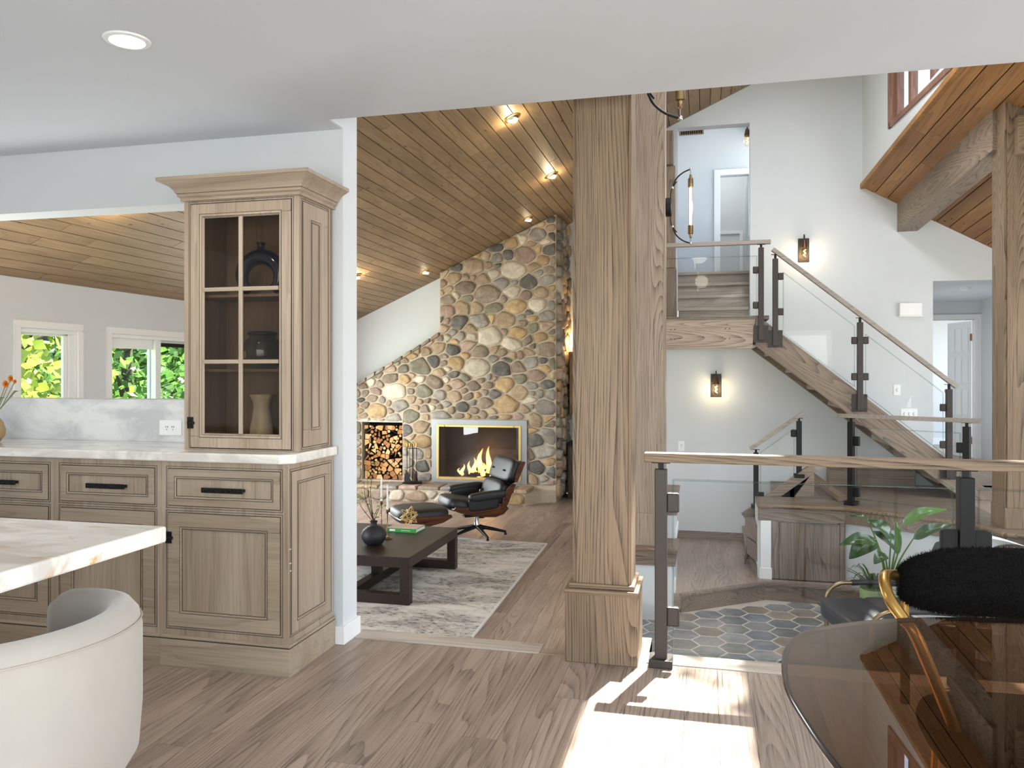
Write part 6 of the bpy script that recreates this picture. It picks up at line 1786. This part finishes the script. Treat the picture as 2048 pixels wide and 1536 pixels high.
obj('seat_rail', MB().tube([(0.33, -0.35, 0.27), (0.33, 0.35, 0.27)], 0.011, 8).tube([(-0.40, -0.35, 0.27), (-0.40, 0.35, 0.27)], 0.011, 8), M['agedbrass'], fc, smooth=60)
mg = book('magazine with a grey patterned cover on the lounge chair seat', (1.44, 5.56, TZ + SEAT + 0.012), 0.27, 0.20, 0.022, 0.25, plain('magazine_cover', srgb(186, 190, 192), 0.3, noise=0.6, nscale=14))

dgreen = plain('glossy_leaf', srgb(46, 74, 34), 0.28, noise=0.35, nscale=6, coat=0.2)
mgreen = plain('bright_leaf', srgb(78, 116, 46), 0.3, noise=0.3, nscale=6, coat=0.2)
stemg = plain('plant_stem', srgb(110, 140, 70), 0.45)
def big_leaf(base, tip, width, sag, mat, parent, nrm=Vector((0, -0.7, 0.7)), name='leaf', fold=0.18):
    base, tip = Vector(base), Vector(tip)
    ax = tip - base; L_ = ax.length; d_ = ax.normalized()
    sd_ = d_.cross(nrm).normalized(); up_ = sd_.cross(d_).normalized()
    n = 10; vs, fs = [], []
    for i in range(n + 1):
        t_ = i / n
        w_ = width * (math.sin(math.pi * min(1, t_ ** 0.75)) ** 0.8) * (1 - 0.25 * t_) + 0.002
        c = base + ax * t_ + up_ * (sag * math.sin(math.pi * t_)) 
        for s_ in (-1, -0.5, 0, 0.5, 1):
            vs.append(c + sd_ * s_ * w_ + up_ * abs(s_) * w_ * fold * 2 + up_ * 0.006 * math.sin(9 * t_ + s_ * 3))
    for i in range(n):
        for j in range(4): fs.append((i*5+j, i*5+j+1, (i+1)*5+j+1, (i+1)*5+j))
    o = obj(name, MB().add(vs, fs), mat, parent, smooth=True)
    rib = spline([base, base + ax * 0.5 + up_ * (sag - 0.001), tip], 4, closed=False)
    obj('midrib', MB().tube([q + up_ * 0.002 for q in rib], [0.004 - 0.003 * k / (len(rib)-1) for k in range(len(rib))], 5), stemg, o)
    return o
PYc = 6.70
pc = onY(1776, 1200, PYc); pb = (pc[0], PYc, TZ)
pp_ = thing('broadleaf_plant', 'tall potted plant with broad glossy green leaves in front of the platform', 'plant', pb)
obj('pot', MB().lathe([(0.10, 0.0), (0.13, 0.02), (0.16, 0.26), (0.165, 0.28), (0.15, 0.28), (0.14, 0.24)], pb, 28), plain('sage_pot', srgb(150, 176, 112), 0.45), pp_, smooth=40)
obj('soil', MB().lathe([(0.0, 0.25), (0.145, 0.25)], pb, 20), plain('potting_soil', srgb(54, 42, 34), 0.95), pp_)
top0 = Vector((pb[0], pb[1], pb[2] + 0.25))
leaves = [((1750, 1085), (1678, 1090), 0.045, 0.05, 6.25, dgreen), ((1752, 1078), (1698, 1118), 0.065, 0.03, 6.3, dgreen), ((1782, 1075), (1733, 1040), 0.050, 0.02, 6.5, dgreen), ((1798, 1100), (1745, 1062), 0.050, 0.015, 6.55, dgreen), ((1795, 1110), (1792, 1040), 0.022, 0.01, 6.4, mgreen), ((1804, 1050), (1893, 1018), 0.038, 0.05, 6.3, mgreen), ((1826, 1078), (1908, 1048), 0.036, 0.03, 6.35, dgreen), ((1735, 1038), (1700, 1032), 0.012, 0.02, 6.5, dgreen), ((1770, 1108), (1748, 1128), 0.040, 0.02, 6.2, dgreen)]
for (b2, t2, w_, sg_, yy, ma) in leaves:
    q0, q1 = Vector(onY(b2[0], b2[1], yy)), Vector(onY(t2[0], t2[1], yy - 0.06))
    s3 = spline([top0, top0 + Vector(((q0.x - top0.x) * 0.35, (q0.y - top0.y) * 0.4, (q0.z - top0.z) * 0.55)), q0], 5, closed=False)
    st4 = obj('stalk', MB().tube(s3, [0.009 - 0.004 * k / (len(s3)-1) for k in range(len(s3))], 7), stemg, pp_, smooth=60)
    big_leaf(q0, q1, w_ * 1.3, sg_, ma, st4)
# spiky grass like plant beside it
pc2 = onY(1756, 1150, 6.42); pb2 = (pc2[0] - 0.02, 6.42, TZ)
sp_ = thing('spider_plant', 'bushy dark green plant with thin drooping blades in front of the big plant', 'plant', pb2)
obj('pot', MB().lathe([(0.07, 0.0), (0.09, 0.02), (0.11, 0.42), (0.10, 0.42), (0.095, 0.38), (0.0, 0.38)], pb2, 24), plain('green_pot', srgb(140, 168, 104), 0.5), sp_, smooth=40)
rg_ = random.Random(4)
for k in range(60):
    an = rg_.uniform(0, 6.28); L_ = rg_.uniform(0.12, 0.30); hh = rg_.uniform(0.10, 0.30)
    c = Vector((pb2[0] + 0.03 * math.cos(an), pb2[1] + 0.03 * math.sin(an), pb2[2] + 0.40))
    d_ = Vector((math.cos(an), math.sin(an), 0)); s_ = Vector((-math.sin(an), math.cos(an), 0))
    vs, fs = [], []
    for i in range(6):
        t_ = i / 5
        q = c + d_ * L_ * t_ + Vector((0, 0, hh * (1.9 * t_ - 1.5 * t_ * t_)))
        w_ = 0.009 * (1 - t_) ** 0.5 + 0.0006
        vs += [q - s_ * w_, q + s_ * w_]
    for i in range(5): fs.append((2*i, 2*i+1, 2*i+3, 2*i+2))
    obj('blade', MB().add(vs, fs), dgreen, sp_, smooth=True)
# calla lily at the edge of the walkway
cb = onY(1975, 1090, 6.25); cbase = (cb[0], 6.25, TZ)
cl2 = thing('calla_lily', 'white calla lily flower on a long stalk beside the walkway', 'plant', cbase)
obj('pot', MB().lathe([(0.07, 0.0), (0.10, 0.02), (0.12, 0.22), (0.11, 0.22), (0.10, 0.18)], cbase, 24), plain('white_pot', srgb(222, 220, 214), 0.4), cl2, smooth=40)
c0_ = Vector(onY(1972, 1096, 6.25))
obj('stalk', MB().tube(spline([(cbase[0], 6.25, TZ + 0.18), (cbase[0] - 0.02, 6.25, -0.5), c0_], 6, closed=False), 0.007, 8), stemg, cl2, smooth=60)
fl2 = MB(); nn_ = 18
vs, fs = [], []
for i in range(7):
    t_ = i / 6
    for j in range(nn_ + 1):
        a_ = -2.5 + 5.0 * j / nn_
        r_ = 0.014 + 0.060 * t_ ** 1.3
        ext = 0.12 * t_ * math.exp(-(a_ * 1.0) ** 2)
        x_ = c0_.x + 0.02 + r_ * math.cos(a_) + ext * 1.3
        y_ = c0_.y + r_ * math.sin(a_)
        z_ = c0_.z + 0.085 * t_ ** 0.8 - ext * 0.5 * t_
        vs.append((x_, y_, z_))
for i in range(6):
    for j in range(nn_): a_ = i*(nn_+1)+j; fs.append((a_, a_+1, a_+nn_+2, a_+nn_+1))
obj('spathe', MB().add(vs, fs), plain('white_petal', srgb(244, 244, 240), 0.4), cl2, smooth=True)
obj('spadix', MB().tube([c0_ + Vector((0.02, 0, 0.01)), c0_ + Vector((0.025, 0, 0.075))], [0.008, 0.005], 8), plain('yellow_spadix', srgb(228, 196, 60), 0.6), cl2, smooth=True)
for (u, v, yy) in ((2040, 1100, 6.15), (1940, 1120, 6.1), (2030, 1130, 6.3)):
    q = Vector(onY(u, v, yy)); b0 = Vector((cbase[0], 6.25, TZ + 0.2))
    s5 = obj('stalk', MB().tube([b0, (b0 + q) / 2 + Vector((0, 0, 0.05)), q - (q - b0) * 0.35], 0.006, 7), stemg, cl2)
    big_leaf(q - (q - b0) * 0.35, q, 0.05, 0.04, dgreen, s5)

# ================================================================== WALL LIGHTS, PLATES, DOOR
bulbglow = emit('filament_glow', (1, 0.72, 0.32, 1), 9.0)
amber = paneglass('amber_glass', (1.0, 0.93, 0.78, 1), 0.05, 1.4)
def sconce(label, x, y, z, rz=0.0, watts=2.0):
    t = thing('wall_sconce', label, 'wall lamp', (x, y, z), rz, group='bronze wall sconces of the stair', world=False)
    obj('back_plate', MB().box(-0.058, 0.058, -0.012, 0, -0.145, 0.115), M['bronze'], t, 0.003)
    obj('arm', MB().tube(spline([(0, -0.012, 0.02), (0, -0.03, 0.10), (0, -0.055, 0.145), (0, -0.085, 0.135), (0, -0.092, 0.09)], 5, closed=False), 0.006, 8), M['bronze'], t, smooth=60)
    obj('socket_cap', MB().lathe([(0.012, 0.10), (0.024, 0.075), (0.036, 0.01), (0.038, 0.0), (0.034, 0.0)], (0, -0.092, 0), 20), plain('copper_bronze', srgb(104, 78, 60), 0.35, metal=0.8), t, smooth=50)
    gs = obj('glass_shade', MB().lathe([(0.038, 0.0), (0.040, -0.04), (0.040, -0.08), (0.030, -0.115), (0.012, -0.130), (0.0, -0.131)], (0, -0.092, 0), 20), amber, t, smooth=60)
    obj('filament', MB().tube([(0.012 * math.cos(k * 1.3), -0.092 + 0.012 * math.sin(k * 1.3), -0.02 - 0.008 * k) for k in range(11)], 0.0035, 6), bulbglow, gs, smooth=60)
    l = bpy.data.lights.new('sconce_lamp', 'POINT'); l.energy = watts; l.color = (1, 0.86, 0.64); l.shadow_soft_size = 0.03
    o = bpy.data.objects.new('lamp', l); COL.objects.link(o); o.parent = t; o.location = (0, -0.14, -0.06)
    return t
q = onY(1607, 498, WY); sconce('bronze wall sconce with amber glass above the stair handrail', q[0], WY, q[2])
q = onY(1432, 768, WY); sconce('bronze wall sconce with amber glass on the wall under the landing', q[0], WY, q[2])
q = onX(1497, 333, 0.60); sconce('bronze wall sconce with amber glass inside the upstairs doorway', 0.60, min(q[1], 10.2), q[2] + 0.0, R(-90), 2.0)
tubeglow = emit('tube_glow', (1, 0.95, 0.86, 1), 7.0)
def arc_light(label, x, y, z):
    """tube lamp held by two jointed arcs, mounted on the face of a column that looks along +x"""
    t = thing('arc_wall_light', label, 'wall lamp', (x, y, z), 0, group='arc wall lights on the columns', world=False)
    obj('mount', MB().lathe([(0.0, 0.0), (0.078, 0.0), (0.078, 0.045), (0.07, 0.05), (0.0, 0.05)], (0, 0, 0), 28, 'x'), M['black'], t, smooth=40)
    for sg_ in (-1, 1):
        a1 = spline([(0.04, 0, sg_ * 0.06), (0.045, 0, sg_ * 0.14), (0.09, 0, sg_ * 0.215)], 5, closed=False)
        a2 = spline([(0.055, 0, sg_ * 0.165), (0.085, 0, sg_ * 0.235), (0.14, 0, sg_ * 0.285), (0.205, 0, sg_ * 0.312)], 5, closed=False)
        ar = obj('arc_arm', MB().tube(a1, 0.005, 8).tube(a2, 0.006, 8), M['black'], t, smooth=60)
        for q in (a2[0], a2[-1]):
            obj('joint', MB().ell(q, (0.012, 0.012, 0.012), 12, 8), M['chrome'], ar, smooth=True)
        obj('wire', MB().tube([(0.205, 0, sg_ * 0.312), (0.205, 0, sg_ * 0.27)], 0.002, 6), M['chrome'], ar)
        obj('finial', MB().lathe([(0.004, 0.27), (0.011, 0.262), (0.009, 0.252), (0.013, 0.243), (0.013, 0.235), (0.022, 0.232), (0.022, 0.165), (0.020, 0.160)] if sg_ > 0 else [(0.020, -0.160), (0.022, -0.165), (0.022, -0.232), (0.013, -0.235), (0.013, -0.243), (0.009, -0.252), (0.011, -0.262), (0.004, -0.27)], (0.205, 0, 0), 18), M['agedbrass'], t, smooth=40)
    gs = obj('tube_glass', MB().lathe([(0.017, -0.162), (0.017, 0.162)], (0.205, 0, 0), 18), amber, t, smooth=60)
    obj('tube_lamp', MB().lathe([(0.009, -0.155), (0.009, 0.155)], (0.205, 0, 0), 12), tubeglow, gs, smooth=60)
    l = bpy.data.lights.new('arc_lamp', 'POINT'); l.energy = 3; l.color = (1, 0.9, 0.75); l.shadow_soft_size = 0.1
    o = bpy.data.objects.new('lamp', l); COL.objects.link(o); o.parent = t; o.location = (0.26, 0, 0)
    return t
q = onX(1334, 425, -0.322); arc_light('black arc wall light with glowing glass tube on the far column', -0.322, 6.80, q[2])
arc_light('black and brass arc wall light high on the big kitchen column', -0.312, 3.60, 2.72)
# plates and small boxes
fw = Face('y', WY)
q = onY(1820, 619, WY)
cb_ = thing('door_chime', 'white door chime box on the stair wall', 'door chime', (q[0], WY, q[2] - 0.09))
obj('box', MB().box(q[0] - 0.11, q[0] + 0.11, WY - 0.045, WY, q[2] - 0.068, q[2] + 0.068), M['white'], cb_, 0.008)
obj('lip', MB().box(q[0] - 0.116, q[0] + 0.116, WY - 0.05, WY, q[2] - 0.08, q[2] - 0.068), M['white'], cb_, 0.003)
q = onY(1794, 780, WY); wall_plate('light_switch', 'single white light switch beside the stair flight', fw, q[0], q[2], 0.07, 0.115, '1', 'switch')
q = onY(1818, 828, WY); wall_plate('light_switch', 'three gang white switch plate low on the stair wall', fw, q[0], q[2], 0.165, 0.115, '3', 'switch')
q = onY(1363, 892, WY); wall_plate('light_switch', 'single white switch on the wall under the landing', fw, q[0], q[2], 0.07, 0.115, '1', 'switch')
q = onY(1383, 262, 11.6)
vg = thing('vent_grille', 'brown air vent grille high on the upper hall wall', 'vent', (q[0], 11.6, q[2] - 0.06))
obj('frame', Face('y', 11.6).ring(MB(), q[0] - 0.17, q[0] + 0.17, q[2] - 0.06, q[2] + 0.06, 0.014, 0, 0.012), M['brown_x'], vg)
for k in range(11):
    x_ = q[0] - 0.15 + 0.03 * k
    obj('slat', MB().box(x_ - 0.004, x_ + 0.004, 11.592, 11.6, q[2] - 0.046, q[2] + 0.046), M['plank_warm'], vg)
obj('backing', MB().box(q[0] - 0.16, q[0] + 0.16, 11.597, 11.599, q[2] - 0.05, q[2] + 0.05), M['dark'], vg)
sdp = onZ(1931, 574, 2.275)
sd2 = thing('smoke_detector', 'round white smoke detector on the hall ceiling', 'smoke detector', (sdp[0], sdp[1], 2.24))
obj('body', MB().lathe([(0.0, -0.035), (0.05, -0.034), (0.06, -0.02), (0.062, 0.0)], (sdp[0], sdp[1], 2.275), 24), M['white'], sd2, smooth=40)
# open panelled door at the end of the hall
d3 = bpy.data.objects.new('door_1', None); COL.objects.link(d3); d3['kind'] = 'structure'
d3.location = (3.64, 12.34, PZ); d3.rotation_euler = (0, 0, R(90 + 14))
obj('leaf', MB().box(0, 0.60, -0.036, 0, 0.01, 1.93), M['trim'], d3, 0.003)
for zz in ((0.12, 0.50), (0.58, 0.96), (1.04, 1.42), (1.50, 1.84)):
    for k in range(3):
        x_ = 0.07 + k * 0.165
        pn = obj('panel', MB().box(x_, x_ + 0.125, 0.0, 0.006, zz[0], zz[1]), M['white'], d3, 0.005)
obj('knob', MB().lathe([(0.012, 0.0), (0.012, 0.03), (0.026, 0.045), (0.026, 0.06), (0.0, 0.07)], (0.55, 0.0, 0.93), 16, 'y'), M['brass'], d3, smooth=50)
for z in (0.25, 1.70):
    obj('hinge', MB().box(-0.014, 0.01, -0.01, 0.012, z - 0.05, z + 0.05), plain('brass_hinge', srgb(150, 96, 46), 0.4, metal=0.8), d3)

# ================================================================== TREES OUTSIDE THE WINDOWS
def leafmat(name, c1, c2):
    m, nt, b = newmat(name)
    oi = N(nt, 'ShaderNodeTexCoord'); no = N(nt, 'ShaderNodeTexNoise', i_Scale=1.8, i_Detail=3.0)
    nt.links.new(oi.outputs['Object'], no.inputs['Vector'])
    rp = ramp(nt, [(0.35, c1), (0.65, c2)]); nt.links.new(no.outputs['Fac'], rp.inputs[0])
    nt.links.new(rp.outputs[0], b.inputs['Base Color']); b.inputs['Roughness'].default_value = 0.5
    tl = N(nt, 'ShaderNodeBsdfTranslucent'); nt.links.new(rp.outputs[0], tl.inputs[0])
    mx = N(nt, 'ShaderNodeMixShader'); mx.inputs[0].default_value = 0.6
    o = nt.nodes['Material Output']
    nt.links.new(b.outputs[0], mx.inputs[1]); nt.links.new(tl.outputs[0], mx.inputs[2]); nt.links.new(mx.outputs[0], o.inputs[0])
    return m
LM = [leafmat('maple_yellow', srgb(110, 136, 44), srgb(158, 164, 72)), leafmat('maple_green', srgb(62, 104, 44), srgb(108, 142, 68)), leafmat('beech_dark', srgb(50, 84, 50), srgb(86, 124, 76))]
barkm = plain('tree_bark', srgb(78, 66, 56), 0.95, noise=0.3, bump=0.8, nscale=12)
def tree(label, x, y, z0, h, crown, nleaf, mat, leaf=0.11, seed=1, tx=0.0):
    r = random.Random(seed)
    t = thing('tree', label, 'tree', (x + tx, y, z0))
    obj('trunk', MB().tube([(x + tx, y, z0), (x + tx + 0.1, y, z0 + h * 0.4), (x - 0.1, y + 0.1, z0 + h * 0.9)], [0.22, 0.17, 0.06], 10), barkm, t, smooth=60)
    for k in range(7):
        an = r.uniform(0, 6.28); zz = z0 + h * r.uniform(0.3, 0.8)
        obj('branch', MB().tube([(x, y, zz), (x + 0.6 * crown[0] * math.cos(an), y + 0.6 * crown[1] * math.sin(an), zz + 0.5)], [0.07, 0.02], 7), barkm, t)
    mb = MB()
    cl3 = [(x + r.uniform(-1, 1) * crown[0] * 0.8, y + r.uniform(-1, 1) * crown[1] * 0.8, z0 + h * 0.58 + r.uniform(-1, 1) * crown[2] * 0.85) for _ in range(60)]
    for _ in range(nleaf):
        c = r.choice(cl3)
        q = Vector((c[0] + r.gauss(0, 0.34), c[1] + r.gauss(0, 0.34), c[2] + r.gauss(0, 0.26)))
        d_ = Vector((r.uniform(-1, 1), r.uniform(-1, 1), r.uniform(-0.8, 0.3))).normalized()
        s_ = d_.cross(Vector((r.uniform(-1, 1), r.uniform(-1, 1), r.uniform(-1, 1)))).normalized()
        l_ = leaf * r.uniform(0.6, 1.3)
        mb.add([q, q + d_ * l_ * 0.45 + s_ * l_ * 0.36, q + d_ * l_, q + d_ * l_ * 0.45 - s_ * l_ * 0.36], [(0, 1, 2, 3)])
    obj('crown', mb, mat, t)
for lab, x, y, zc, cr3, nl, mi, lf_, sd in (
        ('bright yellow green maple close outside the single window', -9.2, 8.4, 0.1, (1.5, 1.4, 1.7), 2600, 0, 0.17, 1),
        ('green maple growing outside between the two windows', -9.4, 11.3, 0.0, (1.4, 1.4, 1.7), 2600, 1, 0.17, 2),
        ('dark green beech outside the sliding window', -9.6, 14.3, 0.0, (1.4, 1.4, 1.8), 2600, 1, 0.18, 3),
        ('tall green tree behind the maple outside the windows', -15.0, 13.4, 1.0, (2.2, 2.2, 2.8), 4200, 0, 0.28, 4),
        ('broad leafy tree far behind the beech outside', -15.0, 19.0, 1.0, (2.2, 2.4, 2.8), 4200, 1, 0.28, 5),
        ('shady tree behind the yellow maple outside', -21.5, 20.5, 2.2, (3.0, 3.2, 4.2), 6000, 2, 0.42, 6),
        ('pale green tree on the slope behind the other trees', -21.0, 28.5, 2.2, (3.0, 3.2, 4.2), 6000, 1, 0.42, 11),
        ('distant bushy tree outside behind the tall green tree', -27.0, 37.0, 3.0, (2.6, 3.0, 4.2), 4000, 2, 0.5, 12)):
    tree(lab, x, y, -5.0, (zc + 5.0) / 0.58, cr3, nl, LM[mi], lf_, sd)
struct('ground_outside', MB().box(-600, XL - 0.3, -300, 400, -5.2, -5.0), plain('lawn', srgb(96, 122, 60), 0.95, noise=0.3, nscale=3))
tree('tall tree beside the house overhanging the skylight', 3.95, 8.9, -0.9, 18.0, (3.2, 2.0, 1.6), 2800, LM[1], 0.2, 8, 1.8)
